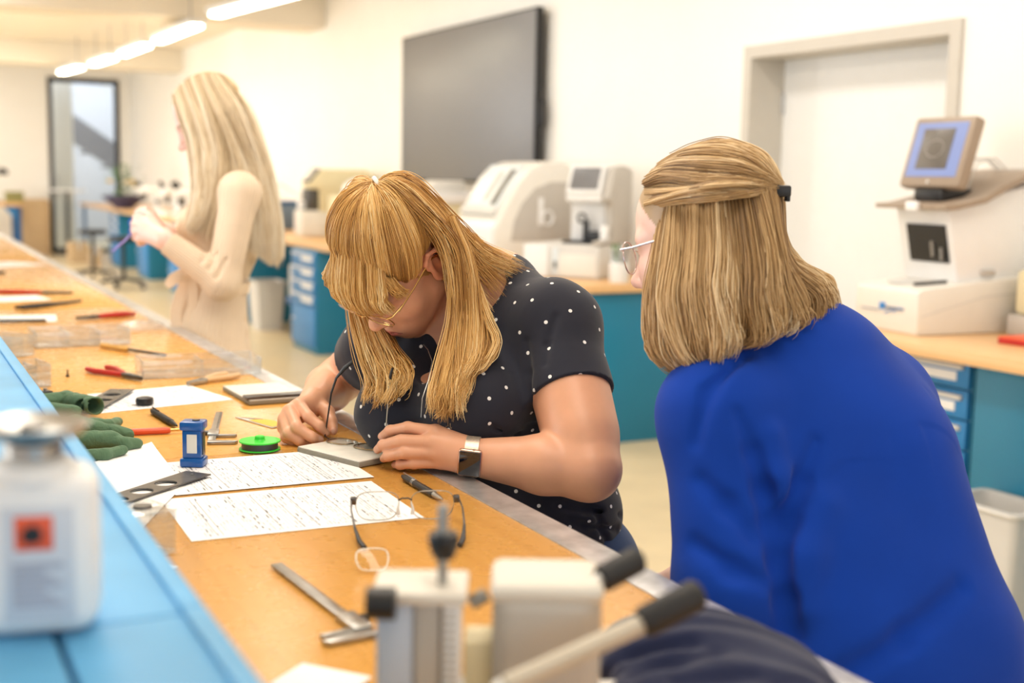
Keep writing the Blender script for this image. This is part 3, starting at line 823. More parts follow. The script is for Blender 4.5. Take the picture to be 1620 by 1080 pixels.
def form(loc, rz, label, seed, w=0.297, h=0.21, lift=0.0, group='printed order forms'):
    """order form: ruled table rows with unreadable print in columns"""
    t = thing('order_form', label, 'paper', (loc[0], loc[1], ZB + 0.0002 + lift), rz, group)
    sheet(MB(), w, h).build('sheet', M['paper'], t)
    R = random.Random(seed)
    pr, dk = MB(), MB()
    z = 0.0008
    def dash(mb, x, y, lx, ly):
        mb.add([(x, y, z), (x + lx, y, z), (x + lx, y + ly, z), (x, y + ly, z)], [(0, 1, 2, 3)])
    # text runs along local y (the page is read from the long side); columns stacked along x
    x = 0.02
    while x < w - 0.02:
        y = 0.012
        if R.random() < 0.16:
            dash(dk, x, 0.012, 0.0008, h - 0.03)          # heavier table rule
        elif R.random() < 0.5:
            dash(pr, x, 0.012, 0.0004, h - 0.03)
        while y < h - 0.02:
            l = R.uniform(0.004, 0.022)
            if R.random() < 0.55:
                dash(pr, x + 0.0014, y, 0.0011, l)
            if R.random() < 0.12:
                dash(dk, x + 0.0012, y, 0.0015, l * 0.8)
            y += l + R.uniform(0.002, 0.018)
        x += R.choice((0.0045, 0.0055, 0.0075))
    p_ = pr.build('print', M['ink'], t, smooth=False); p_['kind'] = 'stuff'
    p_ = dk.build('table_rules', M['ink_dark'], t, smooth=False); p_['kind'] = 'stuff'
    return t


# papers
A, rz = rect_from((303, 857), (662, 820), 0, 0)
form(A, rz, 'printed form nearest the camera, under the rimless glasses', 11, 0.312, 0.222)
A, rz = rect_from((278, 785), (590, 756), 0, 0)
form(A, rz, 'printed form behind the nearest one, carrying the green reel and blue holder', 12, 0.30, 0.212, lift=0.001)
A, rz = rect_from((140, 656), (372, 632), 0, 0)
form(A, rz, 'printed form farthest away with black measuring tape on it', 13, 0.30, 0.215)
# loose white sheet behind the ledge
t = thing('paper_sheet', 'blank curled white sheet between ledge and blue holder', 'paper', onz(222, 842, ZB) + np.array([0, 0, 0.0005]), 0.30)
P = [onz(*q, ZB) - onz(222, 842, ZB) for q in ((150, 735), (240, 703), (292, 768), (222, 842))]
c_, s_ = math.cos(-0.30), math.sin(-0.30)
P = [(p[0] * c_ - p[1] * s_, p[0] * s_ + p[1] * c_) for p in P]
vs, fs = [], []
n = 10
for s in (0, 1):
    for i in range(n + 1):
        for j in range(n + 1):
            u, v = i / n, j / n
            x = (P[0][0] * (1 - u) + P[1][0] * u) * (1 - v) + (P[3][0] * (1 - u) + P[2][0] * u) * v
            y = (P[0][1] * (1 - u) + P[1][1] * u) * (1 - v) + (P[3][1] * (1 - u) + P[2][1] * u) * v
            vs.append((x, y, 0.0014 + s * 0.0004 + 0.004 * max(0, 0.4 - v) ** 2 * 4 + 0.001 * math.sin(u * 4) ** 2 * v))
N = (n + 1) ** 2
for s in (0, 1):
    for i in range(n):
        for j in range(n):
            a = s * N + i * (n + 1) + j
            fs.append((a, a + 1, a + n + 2, a + n + 1))
MB().add(vs, fs).build('sheet', M['paper'], t)
A, rz = rect_from((420, 1078), (545, 1086), 0, 0)
t = solo('paper_card', MB().box((0, 0, 0), (0.075, 0.055, 0.003), 0.001), M['paper'], (A[0], A[1] - 0.012, ZB + 0.0003), rz - 0.3, 'white card at the bottom edge of the picture on the bench', 'card')
A = onz(262, 905, ZB)
solo('paper_scrap', MB().prism([(0, 0), (0.018, 0.006), (0.014, 0.02), (0.002, 0.015)], 0, 0.002), M['paper'], (A[0], A[1], ZB + 0.0004), 0.2, 'small white scrap by the clear box next to the ledge', 'paper')
for (a, b, w_, h_, lb) in (((0, 425), (72, 421), 0.42, 0.30, 'white sheet far along the bench near the left edge'), ((0, 510), (100, 508), 0.28, 0.2, 'white sheet under the long clear tray'), ((0, 470), (30, 480), 0.2, 0.25, 'white sheet under the black pliers at the left edge')):
    A, rz = rect_from(a, b, 0, 0)
    solo('paper_sheet', sheet(MB(), w_, h_), M['paper'], (A[0] - 0.12, A[1], ZB + 0.0005), rz, lb, 'paper', 'blank white sheets')

# ------------------------------------------------------------------ near vernier caliper
def caliper(loc, rz, L, label, s=1.0, jaw=1, slide=0.72):
    t = thing('vernier_caliper', label, 'caliper', (loc[0], loc[1], ZB + 0.0006), rz, 'steel calipers')
    be = MB().box((0, -0.007 * s, 0.001), (L, 0.007 * s, 0.0045), 0.0006)
    be.build('beam', M['steel'], t)
    tk = MB()
    for k in range(int(L / 0.005)):
        tk.box((k * 0.005 + 0.004, jaw * 0.002 * s, 0.0044), (k * 0.005 + 0.0046, jaw * 0.0066 * s, 0.0047))
    tk.build('scale_marks', M['dsteel'], t)['kind'] = 'stuff'
    MB().prism([(L - 0.018 * s, -0.007 * s), (L, -0.007 * s), (L, jaw * 0.045 * s), (L - 0.008 * s, jaw * 0.05 * s), (L - 0.016 * s, jaw * 0.012 * s)] if jaw > 0 else [(L - 0.018 * s, 0.007 * s), (L, 0.007 * s), (L, -0.045 * s), (L - 0.008 * s, -0.05 * s), (L - 0.016 * s, -0.012 * s)], 0.0, 0.0055, r=0.0006).build('fixed_jaw', M['steel'], t)
    x = L * slide
    sl_ = MB().box((x - 0.05 * s, -0.0105 * s, 0.0), (x, 0.0105 * s, 0.0075), 0.001)
    sl_.prism([(x - 0.012 * s, 0), (x, 0), (x, jaw * 0.042 * s), (x - 0.005 * s, jaw * 0.046 * s)][::jaw], 0.0, 0.0055, r=0.0006)
    so = sl_.build('slider', M['steel'], t)
    MB().cyl((x - 0.03 * s, -jaw * 0.010 * s, 0.004), (x - 0.03 * s, -jaw * 0.018 * s, 0.004), 0.005 * s).build('thumb_screw', M['dsteel'], so)
    return t
c, rz, L, A, B = seg((437, 897), (588, 1012))
caliper(A, rz, L, 'steel vernier caliper lying in the foreground, jaws towards the camera', 1.0, -1, 0.93)
c, rz, L, A, B = seg((347, 655), (334, 703))
caliper(A, rz, L + 0.005, 'small steel caliper behind the blue holder', 0.9, 1, 0.8)

# ------------------------------------------------------------------ spectacles
def rr_outline(w, h, k=24, e=3.2, drop=0.0):
    pts = []
    for i in range(k):
        a = 2 * PI * i / k
        c, s = math.cos(a), math.sin(a)
        x = math.copysign(abs(c) ** (2 / e), c) * w / 2; y = math.copysign(abs(s) ** (2 / e), s) * h / 2
        if y < 0: x *= 1 - drop * (-y / (h / 2))
        pts.append((x, y))
    return pts


def lens_mesh(pts, th=0.002, curve=0.003, M_=None):
    """a thin bulged disc; pts in the xz plane"""
    vs, fs = [], []
    k = len(pts)
    R = max(math.hypot(*p) for p in pts)
    rings = (1.0, 0.66, 0.33)
    for s in (0, 1):
        for f in rings:
            for x, y in pts:
                vs.append((x * f, -curve * (1 - (f * math.hypot(x, y) / R) ** 2) + s * th, y * f))
        vs.append((0, -curve + s * th, 0))
    n1 = 3 * k + 1
    for s in (0, 1):
        o = s * n1
        for r in range(2):
            for i in range(k):
                fs.append((o + r * k + i, o + r * k + (i + 1) % k, o + (r + 1) * k + (i + 1) % k, o + (r + 1) * k + i))
        for i in range(k):
            fs.append((o + 2 * k + i, o + 2 * k + (i + 1) % k, o + 3 * k))
    for i in range(k):
        fs.append((i, (i + 1) % k, n1 + (i + 1) % k, n1 + i))
    return MB().add(vs, fs, M_)


A, B = onz(556, 826, ZB), onz(724, 822, ZB)
rz = math.atan2(B[1] - A[1], B[0] - A[0])
c = (A + B) / 2
t = thing('spectacles', 'semi-rimless spectacles standing open on the nearest form', 'glasses', (c[0], c[1], ZB + 0.001), rz)
wl_ = 0.058
for sx in (-1, 1):
    pts = rr_outline(wl_, 0.039, 28, 3.4, 0.16)
    mt = Matrix.Translation((sx * 0.037, 0, 0.0205))
    ln = lens_mesh(pts, M_=mt).build('lens', M['lens'], t)
    MB().tube([mt @ Vector((x, 0.001, y)) for x, y in pts if y > -0.004 or True], 0.0007, 6, closed=True).build('rim', M['steel'], t)
    hx = sx * 0.069
    hg_ = MB().box((hx - 0.004, -0.006, 0.024), (hx + 0.004, 0.003, 0.034), 0.0015).build('hinge', M['dsteel'], t)
    tip = [(hx + sx * 0.003, -0.004, 0.030), (hx + sx * 0.004, -0.04, 0.026), (hx + sx * 0.001, -0.085, 0.016), (hx - sx * 0.004, -0.115, 0.006), (hx - sx * 0.01, -0.132, 0.003)]
    MB().tube(tip[:3], [0.0012, 0.0012, 0.0016], 8).build('temple', M['dsteel'], t)
    MB().tube(tip[2:], [0.0018, 0.0034, 0.003], 8).build('temple_tip', M['black'], t)
    MB().tube([(sx * 0.008, 0.0, 0.026), (sx * 0.010, -0.006, 0.018), (sx * 0.0095, -0.008, 0.010)], [0.0008, 0.002, 0.003], 8).build('nose_pad', M['lgrey'], t)
MB().tube([(-0.009, 0, 0.028), (-0.004, -0.002, 0.031), (0.004, -0.002, 0.031), (0.009, 0, 0.028)], 0.0012, 6).build('bridge', M['dsteel'], t)

# single loose lens
A = onz(589, 900, ZB)
pts = rr_outline(0.038, 0.034, 28, 3.6, 0.16)
mt = Matrix.Rotation(-PI / 2, 4, 'X')
t = thing('loose_lens', 'loose clear spectacle lens lying on the bench by the temple tip', 'lens', (A[0], A[1], ZB + 0.0125), rz, None)
mt = Matrix.Rotation(0.55, 4, 'X') @ mt
lens_mesh(pts, M_=mt).build('lens', M['lens'], t)
M['edge_glass'] = pm('ground_lens_edge', (236, 232, 222), 0.3, var=0.02)
MB().tube([mt @ Vector((x, 0.001, y)) for x, y in pts], 0.0009, 6, closed=True).build('ground_edge', M['edge_glass'], t)

# pen, marker, screwdriver
def pen(a, b, label, body, tipm, r=0.0048, clip=True, name='ballpoint_pen', bands=True):
    c, rz, L, A, B = seg(a, b)
    t = thing(name, label, 'pen', (A[0], A[1], ZB + r + 0.0004), rz)
    Mx = Matrix.Rotation(PI / 2, 4, 'Y')
    MB().lathe([(0.0, 0.0), (r * 0.5, 0.0), (r * 0.62, 0.004), (r * 0.95, 0.012), (r, 0.02), (r, L * 0.78), (r * 0.9, L * 0.8), (0, L * 0.8)], n=16, M=Mx).build('barrel', M[body], t)
    MB().lathe([(0.0, L * 0.79), (r * 0.85, L * 0.79), (r * 0.6, L * 0.92), (r * 0.25, L), (0.0, L)], n=16, M=Mx).build('tip', M[tipm], t)
    if bands:
        for k in (0.28, 0.31):
            MB().lathe([(r * 1.0, L * k), (r * 1.07, L * k + 0.0005), (r * 1.07, L * k + 0.0018), (r, L * k + 0.0023)], n=16, M=Mx).build('metal_band', M['steel'], t)
    if clip:
        MB().box((0.004, -0.0012, r - 0.0002), (L * 0.3, 0.0012, r + 0.0016), 0.0005).build('clip', M['steel' if bands else body], t)
    return t
pen((637, 759), (700, 796), 'black ballpoint pen behind the rimless glasses', 'black', 'steel', 0.0055)
pen((240, 654), (280, 679), 'black marker pen lying near the green gloves', 'rubber', 'black', 0.0062, name='marker_pen', bands=False)
c, rz, L, A, B = seg((205, 689), (312, 684))
t = thing('screwdriver', 'red-handled thin screwdriver running behind the blue holder', 'screwdriver', (A[0], A[1], ZB + 0.0065), rz)
Mx = Matrix.Rotation(PI / 2, 4, 'Y')
MB().lathe([(0.0, 0), (0.005, 0), (0.006, 0.004), (0.006, L * 0.55), (0.0045, L * 0.60), (0.0, L * 0.60)], n=10, M=Mx).build('handle', M['orange'], t)
MB().lathe([(0.0, L * 0.59), (0.0025, L * 0.59), (0.0022, L), (0.0, L)], n=8, M=Mx).build('shaft', M['gold'], t)

# ------------------------------------------------------------------ green reel, blue holder
A = onz(411, 712, ZB)
t = thing('tape_reel', 'bright green plastic reel lying on the form', 'reel', (A[0], A[1], ZB + 0.0022))
MB().lathe([(0.0, 0), (0.034, 0), (0.0345, 0.001), (0.034, 0.002), (0.0, 0.002)], n=40).build('lower_flange', M['green'], t)
M['tape'] = pm('dark_tape', (62, 64, 66), 0.4, var=0.1)
MB().lathe([(0.0, 0.002), (0.030, 0.002), (0.030, 0.013), (0.0, 0.013)], n=40).build('wound_tape', M['tape'], t)
MB().lathe([(0.0, 0.013), (0.034, 0.013), (0.0345, 0.0142), (0.034, 0.0154), (0.010, 0.0155), (0.0085, 0.017), (0.008, 0.0215), (0.0065, 0.023), (0.0, 0.023)], n=40).build('upper_flange', M['green'], t)
A = onz(307, 738, ZB)
t = thing('lens_holder', 'small blue metal holder with pale label window standing on the form', 'tool', (A[0], A[1], ZB + 0.0022), -0.48)
MB().box((-0.0185, -0.0165, 0), (0.0185, 0.0165, 0.014), 0.003).build('foot', M['cblue'], t)
MB().box((-0.0148, -0.013, 0.014), (0.0148, 0.013, 0.058), 0.0016).build('body', M['cblue'], t)
MB().box((-0.0185, -0.0165, 0.058), (0.0185, 0.0165, 0.072), 0.003).build('cap', M['cblue'], t)
MB().box((-0.0075, -0.0142, 0.022), (0.0085, -0.0125, 0.052), 0.0016).build('label_window', M['offwhite'], t)
MB().cyl((0.004, 0, 0.0715), (0.004, 0, 0.0735), 0.006).build('button', M['dsteel'], t)
MB().box((0.0145, -0.006, 0.018), (0.0165, 0.008, 0.054), 0.0008).build('side_rail', M['dsteel'], t)

# black tape measure with ring
A = onz(229, 641, ZB)
t = thing('tape_measure', 'round black pocket tape measure on the farthest form', 'tape measure', (A[0], A[1], ZB + 0.0012))
MB().lathe([(0.0, 0), (0.014, 0), (0.017, 0.003), (0.0175, 0.009), (0.016, 0.014), (0.009, 0.016), (0.0, 0.0155)], n=28).build('case', M['black'], t)
MB().tube([(-0.021 + 0.005 * math.cos(a), -0.006 + 0.004 * math.sin(a), 0.002) for a in np.linspace(0, 2 * PI, 12, endpoint=False)], 0.0007, 6, closed=True).build('pull_ring', M['steel'], t)

# slabs (flat honing tiles)
def slab(pa, pb, w, h, th, label, bar=False):
    A, rz = rect_from(pa, pb, 0, 0)
    t = thing('stone_slab', label, 'slab', (A[0], A[1], ZB + 0.0012), rz, 'flat stone slabs')
    MB().box((0, 0, 0), (w, h, th * 0.8), 0.0012).build('slab_base', M['slate'], t)
    MB().box((0.001, 0.001, th * 0.8), (w - 0.001, h - 0.001, th), 0.0008).build('slab_face', M['stone'], t)
    if bar:
        MB().box((w * 0.82, -0.004, th), (w * 0.98, h + 0.01, th + 0.006), 0.001).build('metal_bar', M['dsteel'], t)
    return t
c, rz, L, A, B = seg((470, 716), (568, 741))
slab((470, 716), (568, 741), L, 0.098, 0.010, 'pale stone slab under the spectacles the woman is holding')
c, rz, L, A, B = seg((352, 618), (395, 642))
slab((352, 618), (395, 642), L, 0.125, 0.010, 'second pale slab with dark edge, lying beyond the yellow set square', bar=True)

# dark steel template plates with holes
def template(a, b, wid, holes_, label):
    c, rz, L, A, B = seg(a, b)
    t = thing('steel_template', label, 'template', (A[0], A[1], ZB + 0.0050), rz, 'dark steel templates')
    MB().holes([(0, -wid / 2), (L, -wid / 2), (L, wid / 2), (0, wid / 2)], [(L * u, 0, rx, ry) for u, rx, ry in holes_], 0, 0.002).build('plate', M['dsteel'], t, smooth=False)
    MB().cyl((L * 0.93, 0, 0.0018), (L * 0.93, 0, 0.003), 0.0022).build('rivet', M['steel'], t)
    return t
template((158, 806), (314, 754), 0.046, [(0.16, 0.015, 0.0165), (0.40, 0.0165, 0.0165), (0.645, 0.0165, 0.0165)], 'dark steel template with round holes on the blank sheet')
template((132, 655), (194, 620), 0.050, [(0.22, 0.016, 0.018), (0.47, 0.016, 0.018), (0.72, 0.016, 0.018)], 'dark steel template with round holes on the farthest form')

# yellow set square
A, rz = rect_from((372, 661), (444, 682), 0, 0)
t = thing('set_square', 'clear set square with yellow protractor, half under the right hand', 'set square', (A[0], A[1], ZB + 0.0008), rz)
M['yellow2'] = pm('yellow_protractor', (238, 190, 40), 0.4, var=0.04)
MB().prism([(0, 0), (0.13, 0.0), (0.115, 0.06)], 0, 0.0015).build('triangle', M['lgrey'], t)
MB().prism([(0.045, 0.003)] + [(0.085 + 0.04 * math.cos(a), 0.003 + 0.034 * math.sin(a)) for a in np.linspace(PI, 0, 14)][1:], 0.0016, 0.0024).build('protractor', M['yellow2'], t)
MB().prism([(0.012, 0.004), (0.055, 0.02), (0.05, 0.03)], 0.0016, 0.002).build('dark_scale', M['dsteel'], t)

# ------------------------------------------------------------------ pliers
def pliers(a, b, label, grip, open_=0.10, s=1.0, jawm='dsteel'):
    """a = end of the handles, b = jaw tip"""
    c, rz, L, A, B = seg(a, b)
    t = thing('pliers', label, 'pliers', (A[0], A[1], ZB + 0.0075), rz, 'hand pliers on the bench')
    for sg in (-1, 1):
        MB().tube([(0, sg * (0.012 + open_ * 0.1), 0), (L * 0.2, sg * (0.016 + open_ * 0.08), 0), (L * 0.45, sg * 0.012, 0.0), (L * 0.62, sg * 0.005, 0.0)], [0.0055 * s, 0.0068 * s, 0.0062 * s, 0.005 * s], 10).build('grip', M[grip], t)
        MB().prism([(L * 0.58, sg * 0.002), (L * 0.62, sg * 0.009), (L * 0.74, sg * 0.009), (L, sg * 0.0022), (L, sg * 0.0003), (L * 0.7, sg * 0.0005)][::sg], -0.0045, 0.0045, r=0.0012).build('jaw', M[jawm], t)
    MB().cyl((L * 0.68, 0, -0.0055), (L * 0.68, 0, 0.0055), 0.007).build('pivot', M['steel'], t)
    return t
pliers((153, 587), (225, 604), 'red-handled pliers lying just beyond the farthest form', 'red', 0.12)
pliers((209, 499), (120, 507), 'red-handled pliers farther along beside the clear plastic bag', 'red', 0.03)
pliers((30, 490), (129, 479), 'black-handled pliers far along the bench near the left edge', 'black', 0.02)
pliers((-10, 464), (115, 466), 'long red and black pliers at the left edge beyond the black pair', 'red', 0.02)
M['tan'] = pm('tan_plastic', (214, 178, 132), 0.45, var=0.05)
pliers((368, 597), (296, 612), 'tan-handled pliers on the corner of the farthest form', 'tan', 0.05, jawm='steel')
c, rz, L, A, B = seg((160, 550), (262, 566))
t = thing('wooden_handle_file', 'wooden-handled steel file beside the middle clear tray', 'file', (A[0], A[1], ZB + 0.007), rz)
M['yellow_wood'] = wood_mat('pale_handle_wood', (206, 160, 82), (226, 182, 102), 0.4, 'X')
Mx = Matrix.Rotation(PI / 2, 4, 'Y')
MB().lathe([(0.0, 0), (0.0065, 0.002), (0.0068, L * 0.4), (0.005, L * 0.44), (0.0, L * 0.44)], n=12, M=Mx).build('handle', M['yellow_wood'], t)
MB().box((L * 0.43, -0.004, -0.0035), (L, 0.004, 0.0035), 0.001).build('blade', M['dsteel'], t)
A = onz(107, 596, ZB)
solo('small_screw', MB().lathe([(0, 0), (0.004, 0), (0.004, 0.004), (0.002, 0.005), (0.0018, 0.016), (0, 0.017)], n=10), M['black'], (A[0], A[1], ZB + 0.0004), 0, 'tiny black screw standing alone left of the red pliers', 'screw')
A = onz(72, 632, ZB)
t = thing('black_clamp', 'small black block behind the ledge next to the gloves', 'block', (A[0], A[1], ZB + 0.0003), 0.3)
MB().box((-0.012, -0.01, 0), (0.012, 0.01, 0.018), 0.002).build('body', M['black'], t)
MB().cyl((0, 0, 0.018), (0, 0, 0.023), 0.004).build('screw', M['steel'], t)
solo('black_pencil', MB().tube([(0, 0, 0.005), (0.14, 0, 0.005)], 0.0045, 6), M['black'], tuple(onz(-5, 510, ZB)[:2]) + (ZB + 0.0006,), -0.2, 'black pencil stub at the left edge below the black pliers', 'pencil')
c, rz, L, A, B = seg((-30, 437), (10, 433))
solo('black_marker', MB().tube([(0, 0, 0.007), (0.15, 0, 0.007)], 0.006, 8), M['black'], (A[0], A[1], ZB + 0.0006), rz, 'black pencil far along the bench at the left edge', 'pencil')

# ------------------------------------------------------------------ clear plastic trays
def tray(a, b, depth, h, label, div=1, th=0.003):
    c, rz, L, A, B = seg(a, b)
    t = thing('clear_tray', label, 'tray', (A[0], A[1], ZB + 0.0008), rz, 'clear acrylic trays')
    MB().box((0, 0, 0), (L, depth, th), 0.0005).build('floor_panel', M['clear'], t)
    for lo, hi in (((0, 0, th), (L, th, h)), ((0, depth - th, th), (L, depth, h)), ((0, th, th), (th, depth - th, h)), ((L - th, th, th), (L, depth - th, h))):
        MB().box(lo, hi, 0.0008).build('side_panel', M['clear'], t)
    for k in range(1, div):
        x = L * k / div
        MB().box((x, th, th), (x + th * 0.7, depth - th, h * 0.9), 0.0006).build('divider', M['clear'], t)
    return t
tray((226, 601), (414, 592), 0.115, 0.040, 'clear tray nearest the women, empty at the bench edge', 2)
tray((58, 552), (207, 545), 0.14, 0.042, 'clear tray in the middle, behind the nearest tray', 3)
tray((12, 618), (82, 612), 0.10, 0.05, 'clear tray against the ledge at the left edge, nearest of the left pair', 3)
tray((2, 570), (56, 562), 0.11, 0.052, 'clear tray at the left edge beyond the other ledge tray', 3)
A = onz(240, 872, ZB)
t = thing('clear_box', 'small clear box holding a dark disc beside the ledge', 'box', (A[0] - 0.012, A[1], ZB + 0.0006), 0.35)
MB().box((-0.03, -0.03, 0), (0.03, 0.03, 0.003), 0.0006).build('floor_panel', M['clear'], t)
for lo, hi in (((-0.03, -0.03, 0.003), (0.03, -0.027, 0.052)), ((-0.03, 0.027, 0.003), (0.03, 0.03, 0.052)), ((-0.03, -0.027, 0.003), (-0.027, 0.027, 0.052)), ((0.027, -0.027, 0.003), (0.03, 0.027, 0.052))):
    MB().box(lo, hi, 0.0006).build('side_panel', M['clear'], t)
MB().box((-0.031, -0.031, 0.0523), (0.031, 0.031, 0.055), 0.0008).build('lid', M['clear'], t)
solo('dark_disc', MB().lathe([(0, 0), (0.011, 0), (0.0115, 0.001), (0.011, 0.003), (0, 0.003)]), M['dsteel'], (A[0] - 0.01, A[1], ZB + 0.0558), 0, 'dark metal disc lying on the small clear box', 'disc')
# crumpled clear bag
A = onz(225, 520, ZB)
R = random.Random(3)
vs, fs = [], []
n = 9
for i in range(n + 1):
    for j in range(n + 1):
        u, v = i / n - 0.5, j / n - 0.5
        e = (1 - (2 * abs(u)) ** 4) * (1 - (2 * abs(v)) ** 4)
        vs.append((u * 0.13 + R.uniform(-.004, .004), v * 0.10 + R.uniform(-.004, .004), 0.002 + e * (0.016 + R.uniform(-0.008, 0.01))))
for i in range(n):
    for j in range(n):
        a = i * (n + 1) + j
        fs.append((a, a + 1, a + n + 2, a + n + 1))
M['bag'] = glass_mat('crumpled_film', refl=0.3, rough=0.12, haze=0.22)
solo('plastic_bag', MB().add(vs, fs), M['bag'], (A[0], A[1], ZB), 0.3, 'crumpled clear plastic bag at the bench edge by the red pliers', 'bag')

# ------------------------------------------------------------------ white bottle with metal dispenser dish on the ledge
A = onz(68, 1004, ZL2)
t = thing('solvent_bottle', 'white plastic solvent bottle with metal dispenser dish on the blue ledge', 'bottle', (0.090, 0.888, ZL2 + 0.0003), -0.22)
MB().box((-0.041, -0.028, 0), (0.041, 0.028, 0.112), 0.016, seg=4).lathe([(0.0, 0.106), (0.030, 0.106), (0.026, 0.115), (0.017, 0.119), (0.0, 0.120)]).build('bottle_body', M['white'], t)
M['label'] = pm('grey_blue_label', (206, 212, 222), 0.5, var=0.02)
lbm = MB().box((-0.018, -0.0288, 0.012), (0.027, -0.0276, 0.090), 0.0005).build('label', M['label'], t)
MB().box((-0.010, -0.0294, 0.061), (0.014, -0.0285, 0.084), 0.0003).build('hazard_square', M['orange'], lbm)
hz = MB().prism([(-0.004, 0.066), (0.005, 0.066), (0.008, 0.073), (0.002, 0.079), (-0.006, 0.074)], -0.0299, -0.0292, 'y')
hz.build('hazard_symbol', M['black'], lbm)
pr = MB()
for k in range(7):
    pr.box((-0.012, -0.0293, 0.022 + k * 0.0045), (0.020 - 0.006 * (k % 3), -0.0286, 0.0255 + k * 0.0045))
pr.build('small_print', M['ink'], lbm)['kind'] = 'stuff'
MB().lathe([(0.0, 0.119), (0.019, 0.119), (0.019, 0.128), (0.012, 0.130), (0.0, 0.130)]).build('neck_ring', M['steel'], t)
MB().lathe([(0.0, 0.128), (0.012, 0.129), (0.032, 0.134), (0.037, 0.141), (0.0355, 0.142), (0.028, 0.137), (0.010, 0.135), (0.0, 0.135)], n=32).build('dispenser_dish', M['steel'], t)
MB().lathe([(0.0, 0.134), (0.008, 0.134), (0.009, 0.139), (0.0, 0.141)]).build('pump_head', M['dsteel'], t)
A = at(118, 672, 0.98)
# ------------------------------------------------------------------ blurred clamp device in the foreground
base = np.array([0.455, 0.86, ZB])
ca, sa = math.cos(YAW), math.sin(YAW)
def DL(px, py, d):
    p = at(px, py, d) - base
    return Vector((p[0] * ca - p[1] * sa, p[0] * sa + p[1] * ca, p[2]))
dv = thing('drilling_fixture', 'blurred light grey clamping fixture with black handles in the foreground', 'machine', (base[0], base[1], ZB + 0.0005), -YAW)
pl, pr_ = DL(592, 1075, 0.96), DL(690, 1075, 0.96)
top = DL(640, 958, 0.96)
M['cool_grey'] = pm('cool_grey_casting', (190, 202, 220), 0.4, var=0.04)
MB().box((-0.09, -0.06, 0.0), (0.10, 0.10, 0.022), 0.004).build('base_plate', M['lgrey'], dv)
M['lever'] = pm('beige_grey_lever', (196, 186, 168), 0.45, var=0.03)
x0, x1 = pl.x, pr_.x
zt = top.z
yc = top.y
MB().box((x0, yc, 0.022), (x0 + 0.028, yc + 0.055, zt), 0.004).build('column', M['cool_grey'], dv)
MB().box((x0 + 0.0285, yc + 0.004, 0.022), (x1 + 0.002, yc + 0.055, zt), 0.003).build('guide_block', M['grey'], dv)
MB().box((x0 - 0.004, yc - 0.003, zt), (x1 + 0.022, yc + 0.06, zt + 0.010), 0.003).build('column_cap', M['eggshell'], dv)
rk = MB().box((x1 + 0.004, yc, 0.022), (x1 + 0.018, yc + 0.03, zt), 0.002).build('rack', M['white'], dv)
tt = MB()
for k in range(12):
    z = zt - 0.006 - k * 0.006
    tt.box((x1 + 0.004, yc - 0.0015, z), (x1 + 0.015, yc + 0.0005, z + 0.002))
tt.build('rack_teeth', M['grey'], rk)
kn = DL(605, 955, 0.95)
MB().cyl(kn + Vector((-0.012, 0, 0)), kn + Vector((0.010, 0, 0)), 0.0125, n=18).build('side_knob', M['black'], dv)
s0 = DL(700, 915, 0.98)
MB().cyl(s0 + Vector((0, 0, -0.02)), s0 + Vector((0, 0, 0.058)), 0.0042).build('screw_spindle', M['steel'], dv)
k0 = DL(702, 863, 0.98)
MB().lathe([(0.0, -0.010), (0.008, -0.010), (0.0105, -0.004), (0.0125, 0.004), (0.011, 0.010), (0.0, 0.011)], k0, 18).build('top_knob', M['cblue'] if False else M['black'], dv)
# rounded housing on the right
h0, h1 = DL(778, 1000, 0.97), DL(952, 1000, 0.97)
ht = DL(860, 934, 0.97)
MB().box((h0.x, h0.y - 0.008, 0.055), (h1.x, h0.y + 0.070, ht.z), 0.016, seg=4).build('housing', M['grey'], dv)
MB().box((h0.x - 0.0015, h0.y - 0.006, ht.z - 0.010), (h1.x + 0.0015, h0.y + 0.068, ht.z + 0.007), 0.008, seg=3).build('housing_cover', M['eggshell'], dv)
MB().box((h0.x + 0.03, h0.y + 0.0, 0.02), (h1.x + 0.004, h0.y + 0.065, 0.056), 0.006).build('housing_foot', M['offwhite'], dv)
MB().box((h0.x - 0.022, h0.y + 0.015, 0.02), (h0.x + 0.001, h0.y + 0.055, 0.10), 0.003).build('side_arm', M['cream'], dv)
g0, g1 = DL(950, 918, 0.985), DL(1012, 884, 1.005)
MB().cyl(g0 + (g0 - g1) * 0.25, g0, 0.006).build('short_lever', M['steel'], dv)
MB().tube([g0, g0 + (g1 - g0) * 0.08, g0 + (g1 - g0) * 0.93, g1], [0.009, 0.0110, 0.0110, 0.008], 14).build('handle_grip', M['rubber'], dv)
l0, l1, l2 = DL(800, 1085, 0.90), DL(1014, 988, 0.93), DL(1108, 938, 0.945)
MB().tube([l0, l1], 0.0074, 10).build('long_lever', M['lever'], dv)
MB().tube([l1, l1 + (l2 - l1) * 0.08, l1 + (l2 - l1) * 0.93, l2], [0.010, 0.0122, 0.0122, 0.009], 14).build('handle_grip', M['rubber'], dv)
MB().cyl(l0 + Vector((0, 0.0, 0)), Vector((l0.x, l0.y + 0.02, 0.02)), 0.010).build('lever_post', M['lgrey'], dv)
MB().cyl(DL(745, 955, 1.0), DL(770, 940, 1.0), 0.006).build('clamp_screw', M['steel'], dv)
